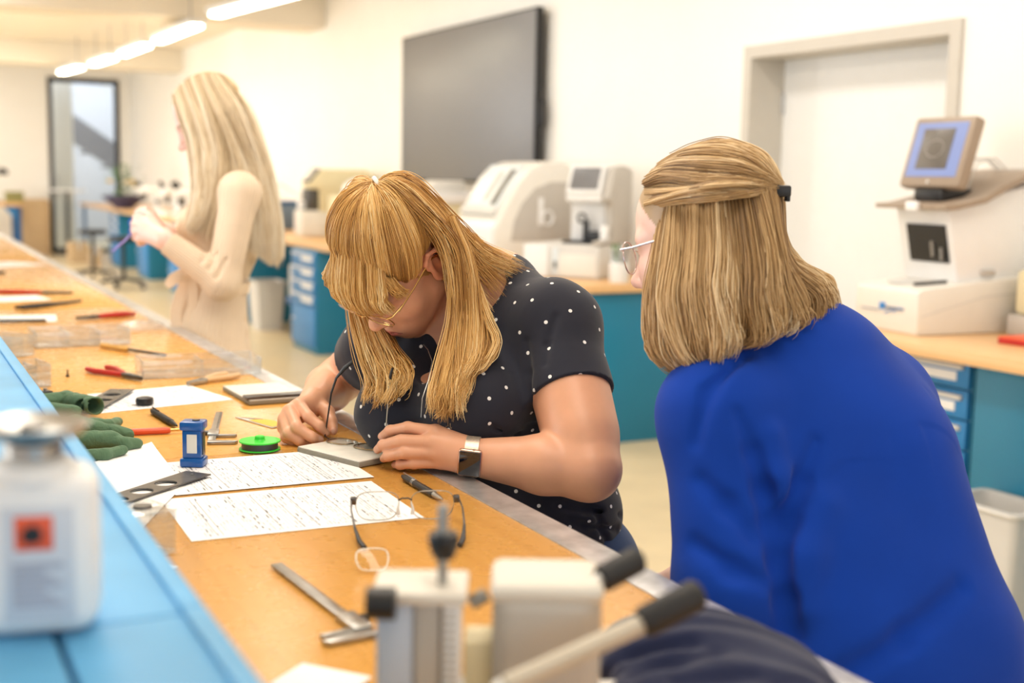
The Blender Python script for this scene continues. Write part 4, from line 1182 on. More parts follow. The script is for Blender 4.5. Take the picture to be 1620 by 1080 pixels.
# ================================================================== figures: signed-distance bodies meshed through OpenVDB
class Sdf:
    def __init__(s, q=1.0):
        s.q = q
        s.p = []           # (kind, data, k, op)

    def rc(s, a, b, ra, rb=None, k=0.02, op='u', cap=None, inf=0.0, flat=None):
        """tapered limb; cap='b' ends it flat at b; flat=(axis, factor) squashes it along axis"""
        rb = ra if rb is None else rb
        ra, rb, k = ra * s.q, rb * s.q, k * s.q
        a, b = np.array(a, float), np.array(b, float)
        s.p.append(('rc', (a, b, ra + inf, rb + inf, cap, flat), k, op)); return s

    def limb(s, pts, rad, k=0.012, op='u', inf=0.0):
        for i in range(len(pts) - 1):
            s.rc(pts[i], pts[i + 1], rad[i], rad[i + 1], k if i else k, op, inf=inf)
        return s

    def el(s, c, r, R=None, k=0.02, op='u', inf=0.0):
        k = k * s.q
        s.p.append(('el', (np.array(c, float), np.array(r, float) * s.q + inf, np.eye(3) if R is None else np.array(R, float)), k, op)); return s

    def disp(s, fn):
        s.p.append(('fn', fn, 0, 'd')); return s

    @staticmethod
    def dist(kind, D, P):
        if kind == 'rc':
            a, b, ra, rb, cap, flat = D
            Q = P
            if flat is not None:
                ax, f = flat; ax = np.array(ax, float)
                m = (a + b) / 2
                h = (P - m) @ ax
                Q = P + np.outer(h * (1 / f - 1), ax)
            ab = b - a; L2 = ab @ ab + 1e-12
            t = np.clip(((Q - a) @ ab) / L2, 0, 1)
            d = np.sqrt((((Q - a) - t[:, None] * ab) ** 2).sum(1)) - (ra + t * (rb - ra))
            if flat is not None: d = d * min(1, flat[1])
            if cap:
                L = math.sqrt(L2); u = ab / L
                if 'b' in cap: d = np.maximum(d, (P - b) @ u)
                if 'a' in cap: d = np.maximum(d, (a - P) @ u)
            return d
        c, r, R = D
        q = (P - c) @ R
        k0 = np.sqrt(((q / r) ** 2).sum(1)); k1 = np.sqrt(((q / (r * r)) ** 2).sum(1)) + 1e-9
        return k0 * (k0 - 1) / k1

    @staticmethod
    def lower(kind, D, P):
        if kind == 'rc':
            a, b, ra, rb, cap, flat = D
            ab = b - a; t = np.clip(((P - a) @ ab) / (ab @ ab + 1e-12), 0, 1)
            return np.sqrt((((P - a) - t[:, None] * ab) ** 2).sum(1)) - max(ra, rb) * (flat[1] if flat and flat[1] > 1 else 1)
        c, r, R = D
        return np.sqrt(((P - c) ** 2).sum(1)) - r.max()

    def ev(s, P, center=None, hd=None):
        d = np.full(len(P), 1.0)
        for kind, D, k, op in s.p:
            if kind == 'fn':
                m = np.abs(d) < 0.03
                if m.any(): d[m] += D(P[m])
                continue
            if center is not None and s.lower(kind, D, center[None])[0] > hd + k + 0.004:
                continue
            e = s.dist(kind, D, P)
            if op == 's':
                e = -e; h = np.maximum(k - np.abs(d - e), 0) / max(k, 1e-6); d = np.maximum(d, e) + h * h * k / 4
            else:
                h = np.maximum(k - np.abs(d - e), 0) / max(k, 1e-6); d = np.minimum(d, e) - h * h * k / 4
        return d

    def mesh(s, h, B=16):
        lo = np.full(3, 9e9); hi = -lo
        for kind, D, k, op in s.p:
            if op != 'u': continue
            if kind == 'rc':
                r = max(D[2], D[3]) * (D[5][1] if D[5] and D[5][1] > 1 else 1)
                lo = np.minimum(lo, np.minimum(D[0], D[1]) - r); hi = np.maximum(hi, np.maximum(D[0], D[1]) + r)
            else:
                lo = np.minimum(lo, D[0] - D[1].max()); hi = np.maximum(hi, D[0] + D[1].max())
        lo -= 0.02; hi += 0.02
        nb = np.ceil((hi - lo) / (h * B)).astype(int)
        I = np.stack(np.meshgrid(*[np.arange(n) for n in nb], indexing='ij'), -1).reshape(-1, 3)
        Cn = lo + (I + 0.5) * h * B - h * 0.5
        hd = h * B * 0.5 * math.sqrt(3)
        Dc = s.ev(Cn)
        g = openvdb.FloatGrid(background=1.0)
        loc = np.stack(np.meshgrid(*[np.arange(B)] * 3, indexing='ij'), -1).reshape(-1, 3) * h
        for q, c, dc in zip(I, Cn, Dc):
            if dc > hd * 1.25 + 0.012: continue
            o = tuple(int(x) for x in q * B)
            if dc < -hd * 1.5 - 0.012:
                g.fill(o, tuple(x + B - 1 for x in o), -1.0, True); continue
            v = s.ev(lo + q * B * h + loc, c, hd)
            g.copyFromArray(v.reshape(B, B, B).astype(np.float32), ijk=o)
        pts, quads = g.convertToQuads(0.0)
        return lo + pts.astype(float) * h, quads.astype(int)


def mesh_obj(name, V, Q, mat, parent=None, color=None, attrs=None, origin=(0, 0, 0)):
    me = bpy.data.meshes.new(name)
    V = V - np.array(origin)
    # outward orientation: signed volume
    a, b, c = V[Q[:, 0]], V[Q[:, 1]], V[Q[:, 2]]
    if (np.einsum('ij,ij->i', a, np.cross(b, c))).sum() < 0: Q = Q[:, ::-1]
    n = len(Q)
    me.vertices.add(len(V)); me.vertices.foreach_set('co', V.astype(np.float32).ravel())
    me.loops.add(n * 4); me.loops.foreach_set('vertex_index', Q.astype(np.int32).ravel())
    me.polygons.add(n); me.polygons.foreach_set('loop_start', np.arange(n, dtype=np.int32) * 4)
    me.polygons.foreach_set('use_smooth', np.ones(n, dtype=bool))
    me.update(calc_edges=True); me.validate()
    if color is not None:
        at_ = me.attributes.new('tint', 'FLOAT_COLOR', 'POINT')
        at_.data.foreach_set('color', np.c_[color, np.ones(len(color))].astype(np.float32).ravel())
    for k, (ty, v) in (attrs or {}).items():
        at_ = me.attributes.new(k, ty, 'POINT')
        at_.data.foreach_set('vector' if ty == 'FLOAT_VECTOR' else 'value', np.asarray(v, np.float32).ravel())
    me.materials.append(mat)
    o = bpy.data.objects.new(name, me); COL.objects.link(o)
    if parent is not None: o.parent = parent
    return o


def hit(S, px, py, d0=1.3):
    """first point of a figure along one line of sight"""
    d = d0
    for _ in range(60):
        v = S.ev(at(px, py, d)[None])[0]
        if v < 0.0008: break
        d += max(v * 0.8, 0.0005)
    return at(px, py, d)


class Frame:
    """local axes: x right, y forward, z up"""
    def __init__(s, c, fwd, up=None, right=None, sc=1.0):
        s.c = np.array(c, float); f = np.array(fwd, float); f /= np.linalg.norm(f)
        if right is not None:
            r = np.array(right, float); r -= f * (r @ f); r /= np.linalg.norm(r); u = np.cross(r, f)
        else:
            u = np.array(up if up is not None else (0, 0, 1), float); u -= f * (u @ f); u /= np.linalg.norm(u); r = np.cross(f, u)
        s.R = np.stack([r, f, u], 1); s.sc = sc

    def w(s, *p):
        p = np.array(p if len(p) > 1 else p[0], float)
        return s.c + (p * s.sc) @ s.R.T

    def l(s, P):
        return (np.asarray(P) - s.c) @ s.R / s.sc


def add_head(S, F, full=1.0):
    """skull, face, ears in head coordinates (metres for a 22 cm head)"""
    q = F.sc / S.q
    def el(c, r, k=0.012, op='u', rot=None):
        R = F.R if rot is None else F.R @ rot
        S.el(F.w(c), np.array(r) * q, R, k * q, op)
    def rc(a, b, ra, rb=None, k=0.008, op='u'):
        S.rc(F.w(a), F.w(b), ra * q, (ra if rb is None else rb) * q, k * q, op)
    el((0, -0.012, 0.046), (0.073, 0.091, 0.084))
    el((0, 0.032, 0.022), (0.0625, 0.060, 0.080), 0.03)
    el((0, 0.038, -0.048), (0.052, 0.048, 0.058), 0.03)
    for s in (-1, 1):
        rc((s * 0.054, 0.004, -0.052), (s * 0.018, 0.070, -0.094), 0.017, 0.014, 0.03)
        el((s * 0.037, 0.060, -0.028), (0.025, 0.024, 0.027), 0.025)
        el((s * 0.022, 0.070, -0.066), (0.022, 0.020, 0.024), 0.02)
    el((0, 0.076, -0.097), (0.018, 0.0155, 0.0155), 0.02)
    for s in (-1, 1):
        rc((s * 0.046, 0.070, 0.018), (s * 0.010, 0.086, 0.017), 0.0105, 0.010, 0.014)
        el((s * 0.031, 0.099, 0.003), (0.021, 0.017, 0.0125), 0.012, 's')
        el((s * 0.031, 0.0725, 0.002), (0.0155, 0.0145, 0.0135), 0.006)
    # nose
    rc((0, 0.0855, 0.012), (0, 0.106, -0.030), 0.0068, 0.0088, 0.016)
    el((0, 0.1085, -0.0345), (0.0105, 0.0102, 0.009), 0.010)
    for s in (-1, 1):
        el((s * 0.0118, 0.0965, -0.0385), (0.0072, 0.0095, 0.0068), 0.008)
        el((s * 0.0062, 0.1005, -0.0455), (0.0034, 0.0045, 0.0035), 0.003, 's')
    # mouth
    el((0, 0.080, -0.070), (0.028, 0.017, 0.022), 0.018)
    for s in (-1, 1):
        rc((s * 0.0225, 0.0855, -0.0725), (s * 0.003, 0.0975, -0.0675), 0.0030, 0.0050, 0.006)
        rc((s * 0.0205, 0.0855, -0.0745), (0, 0.0955, -0.0785), 0.0030, 0.0062, 0.006)
        rc((s * 0.0255, 0.087, -0.0735), (0, 0.1040, -0.0722), 0.0011, 0.0012, 0.004, 's')
    # ears
    for s in (-1, 1):
        rot = np.array(Euler((0.18, 0.0, s * -0.38)).to_matrix())
        el((s * 0.0745, -0.012, 0.002), (0.0070, 0.0165, 0.030), 0.006, 'u', rot)
        el((s * 0.0745, -0.004, -0.020), (0.006, 0.010, 0.013), 0.008)
        el((s * 0.0835, -0.0100, 0.000), (0.0065, 0.0080, 0.0170), 0.004, 's', rot)
        hp = [(s * 0.076, 0.004, 0.006), (s * 0.078, 0.003, 0.020), (s * 0.081, -0.009, 0.031), (s * 0.085, -0.025, 0.026), (s * 0.085, -0.029, 0.008), (s * 0.081, -0.021, -0.013)]
        for i in range(len(hp) - 1):
            rc(hp[i], hp[i + 1], 0.0034, 0.0034, 0.004)
        rc((s * 0.077, 0.001, -0.004), (s * 0.077, -0.001, 0.004), 0.003, 0.003, 0.004)


def hairy(L, front=0.083):
    """scalp region of head-local points"""
    x, y, z = L.T
    m = (z > front + (y - 0.078) * 1.35) & ~((np.abs(x) > 0.068) & (y > -0.036) & (y < 0.02) & (z < 0.036))
    return m & (z > -0.075) & (np.sqrt(x * x + y * y + z * z) < 0.17)


def skin_color(V, F, skin, lips, brow, hair, blush=0.35):
    L = F.l(V)
    c = np.tile(np.array(skin, float), (len(V), 1))
    x, y, z = L.T
    def mix(m, col):
        m = np.clip(m, 0, 1)[:, None]; c[:] = c * (1 - m) + np.array(col) * m
    g = lambda a: np.exp(-a)
    warm = np.array(skin) * np.array([1.02, 0.80, 0.76])
    for s in (-1, 1):
        mix(blush * g(((x - s * 0.04) / 0.022) ** 2 + ((z + 0.03) / 0.022) ** 2 + ((y - 0.07) / 0.04) ** 2), warm)
        mix(0.5 * (np.abs(x) > 0.071) * (np.abs(z) < 0.04) * (y < 0.01) * (y > -0.05), warm)
        # brow and lash line
        b = ((x - s * 0.030) / 0.019) ** 2 + ((z - 0.021 + (np.abs(x) - 0.03) ** 2 * 9) / 0.0042) ** 2
        mix(0.75 * (b < 1.6) * (y > 0.05) * g(np.maximum(b - 0.6, 0)), brow)
        e = ((x - s * 0.031) / 0.0135) ** 2 + ((z + 0.0055 - ((x - s * 0.031) / 0.0135) ** 2 * 0.003) / 0.0020) ** 2
        mix(0.85 * (e < 1.4) * (y > 0.05), np.array(brow) * 0.35)
        mix(0.25 * g(((x - s * 0.031) / 0.016) ** 2 + ((z - 0.006) / 0.008) ** 2) * (y > 0.05), warm)
    mix(0.35 * g((x / 0.014) ** 2 + ((z + 0.036) / 0.014) ** 2) * (y > 0.085), warm)
    lp = (x / 0.0255) ** 2 + ((z + 0.0728) / (0.0092 - 0.004 * np.abs(x) / 0.0255)) ** 2
    mix((lp < 1) * (y > 0.078) * 0.85, lips)
    mix((np.abs(z + 0.0724) < 0.0011) * (np.abs(x) < 0.0245) * (y > 0.08) * 0.7, np.array(lips) * 0.35)
    hm = hairy(L)
    c[hm] = hair
    return c


def tint_mat(name, rough=0.45, sss=0.0, noise=0.05, bump=0.06, bscale=420):
    m, n, l, b = new_mat(name)
    a = n.new('ShaderNodeAttribute'); a.attribute_name = 'tint'
    tc = n.new('ShaderNodeTexCoord')
    no = n.new('ShaderNodeTexNoise'); no.inputs['Scale'].default_value = 38; no.inputs['Detail'].default_value = 4
    l.new(tc.outputs['Object'], no.inputs['Vector'])
    mr = n.new('ShaderNodeMapRange'); mr.inputs['To Min'].default_value = 1 - noise * 2; mr.inputs['To Max'].default_value = 1 + noise
    l.new(no.outputs['Fac'], mr.inputs[0])
    mx = n.new('ShaderNodeVectorMath'); mx.operation = 'SCALE'
    l.new(a.outputs['Color'], mx.inputs[0]); l.new(mr.outputs[0], mx.inputs['Scale'])
    l.new(mx.outputs[0], b.inputs['Base Color'])
    b.inputs['Roughness'].default_value = rough
    if sss:
        b.inputs['Subsurface Weight'].default_value = sss; b.inputs['Subsurface Radius'].default_value = (1.0, 0.35, 0.2); b.inputs['Subsurface Scale'].default_value = 0.006
    n2 = n.new('ShaderNodeTexNoise'); n2.inputs['Scale'].default_value = bscale; n2.inputs['Detail'].default_value = 3
    l.new(tc.outputs['Object'], n2.inputs['Vector'])
    bp = n.new('ShaderNodeBump'); bp.inputs['Strength'].default_value = bump; bp.inputs['Distance'].default_value = 0.001
    l.new(n2.outputs['Fac'], bp.inputs['Height']); l.new(bp.outputs[0], b.inputs['Normal'])
    return m


# ------------------------------------------------------------------ hair strands
def spline(ctrl, K):
    P = np.asarray(ctrl, float); n = len(P)
    E = np.vstack([2 * P[0] - P[1], P, 2 * P[-1] - P[-2]])
    t = np.linspace(0, n - 1, K); i = np.minimum(t.astype(int), n - 2); f = (t - i)[:, None]
    p0, p1, p2, p3 = E[i], E[i + 1], E[i + 2], E[i + 3]
    return 0.5 * (2 * p1 + (p2 - p0) * f + (2 * p0 - 5 * p1 + 4 * p2 - p3) * f ** 2 + (3 * p1 - p0 - 3 * p2 + p3) * f ** 3)


def strands(guides, n, rng, K=14, thick=0.006, clump=0.6, nclump=40, frizz=0.0015, jitter=0.12, root=0.25, wave=0.0):
    """n hairs interpolated between neighbouring guide locks"""
    G = np.stack([spline(g, K) for g in guides])
    m = len(G)
    cu = np.sort(rng.uniform(0, m - 1, nclump))
    u = rng.uniform(0, m - 1, n)
    ci = np.clip(np.searchsorted(cu, u + rng.normal(0, 0.35 * m / nclump, n)), 0, nclump - 1)
    cs = rng.uniform(0, 1, nclump); shade = np.clip(cs[ci] * 0.62 + rng.uniform(0, 0.38, n), 0, 1)
    t = np.linspace(0, 1, K)
    pull = clump * np.clip(t * 1.6, 0, 1)
    uu = u[:, None] * (1 - pull) + cu[ci][:, None] * pull + rng.normal(0, 0.06, n)[:, None]
    uu = np.clip(uu, 0, m - 1 - 1e-6)
    i = np.minimum(uu.astype(int), m - 2); f = (uu - i)[..., None]
    k = np.arange(K)[None, :]
    S_ = G[i, k] * (1 - f) + G[i + 1, k] * f
    coff = rng.normal(size=(nclump, 3)); coff /= np.linalg.norm(coff, axis=1)[:, None]
    off = rng.normal(size=(n, 3)) * 0.55
    amp = thick * (root + (1 - root) * np.clip(t * 2, 0, 1))
    S_ = S_ + (coff[ci] * 0.7)[:, None, :] * amp[None, :, None] + off[:, None, :] * amp[None, :, None] * 0.7
    ph = rng.uniform(0, 6.28, (n, 3)); fr = rng.uniform(3, 9, (n, 1))
    S_ = S_ + np.sin(fr[:, :, None] * t[None, :, None] * 3 + ph[:, None, :]) * frizz * t[None, :, None]
    if wave:
        cph = rng.uniform(0, 6.28, (nclump, 3))
        S_ = S_ + np.sin(t[None, :, None] * 11 + cph[ci][:, None, :]) * wave * (t ** 1.3)[None, :, None]
    # uneven ends
    cut = 1 - np.abs(rng.normal(0, jitter, n)); cut = np.clip(cut, 0.45, 1)
    tt = t[None, :] * cut[:, None] * (K - 1); a = np.minimum(tt.astype(int), K - 2); f = (tt - a)[..., None]
    r_ = np.arange(n)[:, None]
    return S_[r_, a] * (1 - f) + S_[r_, a + 1] * f, shade


def hair_obj(name, sets, mat, parent, rad=0.0005):
    K = sets[0][0].shape[1]
    A = np.concatenate([s[0] for s in sets]); n = len(A)
    shade = np.concatenate([s[1] for s in sets])
    hc = bpy.data.hair_curves.new(name)
    hc.add_curves([K] * n)
    hc.attributes['position'].data.foreach_set('vector', A.astype(np.float32).ravel()) if 'position' in hc.attributes else None
    ra = hc.attributes.get('radius') or hc.attributes.new('radius', 'FLOAT', 'POINT')
    t = np.linspace(0, 1, K)
    rr = rad * (0.85 + 0.15 * np.sin(t * PI)) * np.where(t > 0.8, 1 - (t - 0.8) * 3.5, 1)
    ra.data.foreach_set('value', np.tile(rr, n).astype(np.float32))
    sa = hc.attributes.new('shade', 'FLOAT', 'CURVE'); sa.data.foreach_set('value', shade.astype(np.float32))
    hc.materials.append(mat)
    o = bpy.data.objects.new(name, hc); COL.objects.link(o)
    o.parent = parent; o['kind'] = 'stuff'
    return o


def hair_mat(name, cols, rough=0.38):
    m, n, l, b = new_mat(name)
    hi = n.new('ShaderNodeHairInfo')
    r = n.new('ShaderNodeValToRGB')
    el = r.color_ramp.elements
    el[0].position = 0.0; el[0].color = rgb(*cols[0]); el[1].position = 1.0; el[1].color = rgb(*cols[-1])
    for k in range(1, len(cols) - 1):
        e = el.new(k / (len(cols) - 1)); e.color = rgb(*cols[k])
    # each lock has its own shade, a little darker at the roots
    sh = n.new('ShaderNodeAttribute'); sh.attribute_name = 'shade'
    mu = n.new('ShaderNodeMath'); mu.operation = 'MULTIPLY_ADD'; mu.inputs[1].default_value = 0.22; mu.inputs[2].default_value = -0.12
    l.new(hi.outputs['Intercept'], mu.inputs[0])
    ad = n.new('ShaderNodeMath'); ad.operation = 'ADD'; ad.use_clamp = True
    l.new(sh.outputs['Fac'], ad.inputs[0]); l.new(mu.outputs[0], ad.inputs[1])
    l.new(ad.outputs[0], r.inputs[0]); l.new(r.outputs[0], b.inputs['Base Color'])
    b.inputs['Roughness'].default_value = rough; b.inputs['Specular IOR Level'].default_value = 0.55
    return m
# ================================================================== the three women
RNG = np.random.default_rng(7)
A3 = lambda *p: at(*p)
def CH(pts):
    return [at(*p) for p in pts]
M['skin'] = tint_mat('skin', 0.42, 0.12)


def fingers(S, chains, k=0.004):
    for pts, rad in chains:
        S.limb(CH(pts), rad, k)


def S_fing(S, ch, chains, k=0.004):
    for pts, rad in chains:
        S.limb(ch(pts), rad, k)


def dress_attr(V, rng, spacing, rad_keep=0.012):
    """centre of the nearest printed dot for every vertex (far away when there is none near)"""
    order = rng.permutation(len(V)); pts = []
    cell = {}
    for i in order:
        p = V[i]; key = tuple((p // spacing).astype(int)); ok = True
        for dx in (-1, 0, 1):
            for dy in (-1, 0, 1):
                for dz in (-1, 0, 1):
                    for q in cell.get((key[0] + dx, key[1] + dy, key[2] + dz), ()):
                        if ((q - p) ** 2).sum() < spacing ** 2: ok = False; break
                    if not ok: break
                if not ok: break
            if not ok: break
        if ok:
            cell.setdefault(key, []).append(p); pts.append(p)
    pts = np.array(pts)
    out = np.full(V.shape, -90.0)
    best = np.full(len(V), rad_keep)
    for p in pts:
        m = np.abs(V - p).max(1) < rad_keep
        idx = np.nonzero(m)[0]
        d = np.sqrt(((V[idx] - p) ** 2).sum(1))
        s = d < best[idx]
        best[idx[s]] = d[s]; out[idx[s]] = p
    return out


def cloth_mat(name, col, rough=0.85, weave=900, bump=0.12, dots=None, var=0.06, sheen=0.15, wr=0.25, wscale=11):
    m, n, l, b = new_mat(name)
    tc = n.new('ShaderNodeTexCoord')
    no = n.new('ShaderNodeTexNoise'); no.inputs['Scale'].default_value = 9; no.inputs['Detail'].default_value = 4
    l.new(tc.outputs['Object'], no.inputs['Vector'])
    r = n.new('ShaderNodeValToRGB'); c = rgb(*col)
    r.color_ramp.elements[0].position = 0.3; r.color_ramp.elements[1].position = 0.7
    r.color_ramp.elements[0].color = tuple(x * (1 - var) for x in c[:3]) + (1,); r.color_ramp.elements[1].color = tuple(min(1, x * (1 + var)) for x in c[:3]) + (1,)
    l.new(no.outputs['Fac'], r.inputs[0])
    colr = r.outputs[0]
    if dots:
        a = n.new('ShaderNodeAttribute'); a.attribute_name = 'dot'
        d = n.new('ShaderNodeVectorMath'); d.operation = 'DISTANCE'
        l.new(tc.outputs['Object'], d.inputs[0]); l.new(a.outputs['Vector'], d.inputs[1])
        lt = n.new('ShaderNodeMath'); lt.operation = 'LESS_THAN'; lt.inputs[1].default_value = dots
        l.new(d.outputs['Value'], lt.inputs[0])
        mx = n.new('ShaderNodeMix'); mx.data_type = 'RGBA'
        l.new(lt.outputs[0], mx.inputs['Factor']); l.new(colr, mx.inputs[6]); mx.inputs[7].default_value = rgb(238, 238, 236)
        colr = mx.outputs[2]
    l.new(colr, b.inputs['Base Color'])
    b.inputs['Roughness'].default_value = rough; b.inputs['Sheen Weight'].default_value = sheen; b.inputs['Specular IOR Level'].default_value = 0.25
    n2 = n.new('ShaderNodeTexNoise'); n2.inputs['Scale'].default_value = weave; n2.inputs['Detail'].default_value = 1
    l.new(tc.outputs['Object'], n2.inputs['Vector'])
    n3 = n.new('ShaderNodeTexNoise'); n3.inputs['Scale'].default_value = wscale; n3.inputs['Detail'].default_value = 3; n3.inputs['Distortion'].default_value = 0.6
    l.new(tc.outputs['Object'], n3.inputs['Vector'])
    b1 = n.new('ShaderNodeBump'); b1.inputs['Strength'].default_value = wr; b1.inputs['Distance'].default_value = 0.012
    l.new(n3.outputs['Fac'], b1.inputs['Height'])
    b2 = n.new('ShaderNodeBump'); b2.inputs['Strength'].default_value = bump; b2.inputs['Distance'].default_value = 0.0006
    l.new(n2.outputs['Fac'], b2.inputs['Height']); l.new(b1.outputs[0], b2.inputs['Normal']); l.new(b2.outputs[0], b.inputs['Normal'])
    return m


def person(name, label, loc):
    return thing(name, label, 'person', loc)


def child_world(o, root):
    """geometry given in world coordinates, parented to an unrotated root"""
    o.location = tuple(-x for x in root.location); return o


def tub(name, pts, r, mat, root, n=8, **kw):
    return child_world(MB().tube(pts, r, n, **kw).build(name, mat, root), root)


def seat_for(x, y, h, rz, label):
    return stool(x, y, rz, label, h, 'black', 'stools the women sit on')


def legs(S, hipL, hipR, kneeL, kneeR, footL, footR, rh, rk, ra, k=0.03):
    for h, kn, ft in ((hipL, kneeL, footL), (hipR, kneeR, footR)):
        S.rc(h, kn, rh, rk, k); S.rc(kn, ft, rk, ra, 0.02)


def shoes(name, ankles, dirv, mat, root):
    for a in ankles:
        S = Sdf(); a = np.array(a, float); d = np.array(dirv, float); d /= np.linalg.norm(d)
        g = np.array([a[0], a[1], 0.0])
        S.rc(g + (0, 0, 0.035) - d * 0.04, g + (0, 0, 0.03) + d * 0.14, 0.034, 0.026, 0.02)
        S.rc(g + (0, 0, 0.04), g + (0, 0, 0.09), 0.036, 0.034, 0.02)
        V, Q = S.mesh(0.006)
        child_world(mesh_obj(name, V, Q, mat, root), root)


# ------------------------------------------------------------------ woman in the dotted shirt
def woman_dots():
    root = person('person', 'woman in a black polka-dot shirt bending over spectacles at the bench', (1.05, 1.95, 0))
    F = Frame((0.763, 1.926, 1.225), (-0.569, -0.10, -0.816), right=(-0.398, 0.902, 0.167))
    shL, shR = at(878, 516, 2.08), at(602, 552, 2.28)
    nb = at(787, 452, 2.20)
    elL, wrL = at(932, 742, 1.945), at(742, 722, 1.957)
    elR, wrR = at(535, 602, 2.47), at(497, 634, 2.25)
    axis = shR - shL; RTt = axis / np.linalg.norm(axis)
    mid = (shL + shR) / 2
    pel = np.array([1.035, 1.925, 0.66])
    upT = mid - pel; upT -= RTt * (upT @ RTt); upT /= np.linalg.norm(upT)
    fw_ = np.cross(upT, RTt)
    Rt = np.stack([RTt, fw_, upT], 1)
    def torso(S, inf):
        S.rc(shL, shR, 0.062, 0.060, 0.05, inf=inf)
        S.rc(nb, mid - fw_ * 0.02, 0.055, 0.075, 0.05, inf=inf)
        S.rc(at(806, 462, 2.19), shL, 0.045, 0.055, 0.04, inf=inf)
        S.el(mid - upT * 0.13 - fw_ * 0.01, (0.185, 0.120, 0.185), Rt, 0.06, inf=inf)
        S.el(at(750, 640, 2.045), (0.082, 0.086, 0.078), Rt, 0.05, inf=inf)
        S.el(at(642, 648, 2.125), (0.080, 0.082, 0.076), Rt, 0.05, inf=inf)
        S.el(mid - upT * 0.28 + fw_ * 0.015, (0.165, 0.130, 0.15), Rt, 0.07, inf=inf)
        S.el(pel + upT * 0.11, (0.178, 0.138, 0.13), Rt, 0.06, inf=inf)
    S = Sdf()
    add_head(S, F)
    S.rc(F.w(0, -0.03, -0.03), nb, 0.052, 0.058, 0.025)
    S.rc(F.w(0, 0.015, -0.075), nb - upT * 0.02 + fw_ * 0.03, 0.030, 0.040, 0.03)
    torso(S, -0.010)
    S.rc(shL, elL, 0.060, 0.050, 0.03)
    S.rc(shL * 0.55 + elL * 0.45, shL * 0.25 + elL * 0.75, 0.057, 0.055, 0.03)
    S.rc(shR, elR, 0.056, 0.044, 0.03)
    S.limb([elL, elL * 0.62 + wrL * 0.38, wrL], [0.0465, 0.0455, 0.0275], 0.012)
    S.limb([elR, elR * 0.6 + wrR * 0.4, wrR], [0.043, 0.043, 0.027], 0.012)
    # left hand: palm resting on its edge, fingers pinching the frame
    for a, b, r0, r1 in (((736, 708, 1.962), (690, 683, 1.975), 0.019, 0.0125), ((736, 716, 1.955), (684, 698, 1.962), 0.020, 0.0130), ((736, 724, 1.955), (689, 716, 1.962), 0.020, 0.0125), ((738, 730, 1.957), (698, 731, 1.967), 0.018, 0.0115)):
        S.rc(at(*a), at(*b), r0, r1, 0.010)
    fingers(S, [
        ([(690, 683, 1.975), (645, 676, 1.985), (617, 681, 2.005), (604, 690, 2.025)], [0.0108, 0.0092, 0.0084, 0.0066]),
        ([(684, 699, 1.962), (634, 697, 1.968), (606, 704, 1.992), (597, 711, 2.018)], [0.0112, 0.0095, 0.0086, 0.0068]),
        ([(689, 716, 1.962), (640, 716, 1.964), (614, 721, 1.984), (607, 725, 2.006)], [0.0108, 0.0092, 0.0084, 0.0066]),
        ([(698, 731, 1.968), (655, 733, 1.968), (633, 735, 1.982), (625, 735, 1.998)], [0.0098, 0.0082, 0.0075, 0.006]),
        ([(728, 706, 1.995), (690, 692, 2.035), (650, 692, 2.045), (616, 699, 2.04)], [0.016, 0.0125, 0.0105, 0.0078])], 0.0045)
    # right hand
    for b, r1 in (((474, 641, 2.205), 0.0125), ((459, 650, 2.195), 0.013), ((451, 663, 2.190), 0.0125), ((449, 676, 2.190), 0.0112)):
        S.rc(at(492, 640, 2.235), at(*b), 0.019, r1, 0.010)
    fingers(S, [
        ([(474, 641, 2.205), (489, 660, 2.165), (506, 674, 2.155), (516, 684, 2.165)], [0.0112, 0.0098, 0.0086, 0.0068]),
        ([(459, 650, 2.195), (470, 676, 2.145), (493, 691, 2.140), (506, 695, 2.155)], [0.0115, 0.0100, 0.0088, 0.0070]),
        ([(451, 663, 2.190), (457, 686, 2.150), (474, 697, 2.148), (487, 700, 2.160)], [0.0112, 0.0098, 0.0086, 0.0068]),
        ([(449, 676, 2.190), (452, 692, 2.165), (464, 699, 2.165), (473, 701, 2.170)], [0.0098, 0.0084, 0.0076, 0.006]),
        ([(500, 636, 2.245), (518, 652, 2.215), (524, 667, 2.195), (527, 681, 2.180)], [0.016, 0.0125, 0.0105, 0.008])], 0.0045)
    V, Q = S.mesh(0.0021)
    hairc = rgb(190, 142, 80)[:3]
    c = skin_color(V, F, rgb(226, 168, 134)[:3], rgb(206, 116, 104)[:3], rgb(150, 104, 58)[:3], hairc)
    # nails
    for p, nd in (((604, 690, 2.02), 0), ((597, 711, 2.012), 0), ((507, 694, 2.147), 0), ((488, 699, 2.152), 0), ((527, 680, 2.172), 0)):
        d = np.sqrt(((V - at(*p)) ** 2).sum(1)); m = np.clip((0.0062 - d) / 0.002, 0, 1)[:, None] * 0.5
        c = c * (1 - m) + np.array(rgb(240, 196, 178)[:3]) * m
    child_world(mesh_obj('body', V, Q, M['skin'], root, c), root)

    # shirt
    S = Sdf()
    torso(S, 0.0055)
    cuffL = shL * 0.50 + elL * 0.50
    S.rc(shL, cuffL, 0.0685, 0.0690, 0.03, cap='b')
    cuffR = shR * 0.72 + elR * 0.28
    S.rc(shR, cuffR, 0.0640, 0.0650, 0.03, cap='b')
    S.rc(cuffL - (cuffL - shL) * 0.05, cuffL + (cuffL - shL) * 0.4, 0.0600, 0.062, 0.002, 's')
    S.rc(cuffR - (cuffR - shR) * 0.08, cuffR + (cuffR - shR) * 0.4, 0.0575, 0.059, 0.002, 's')
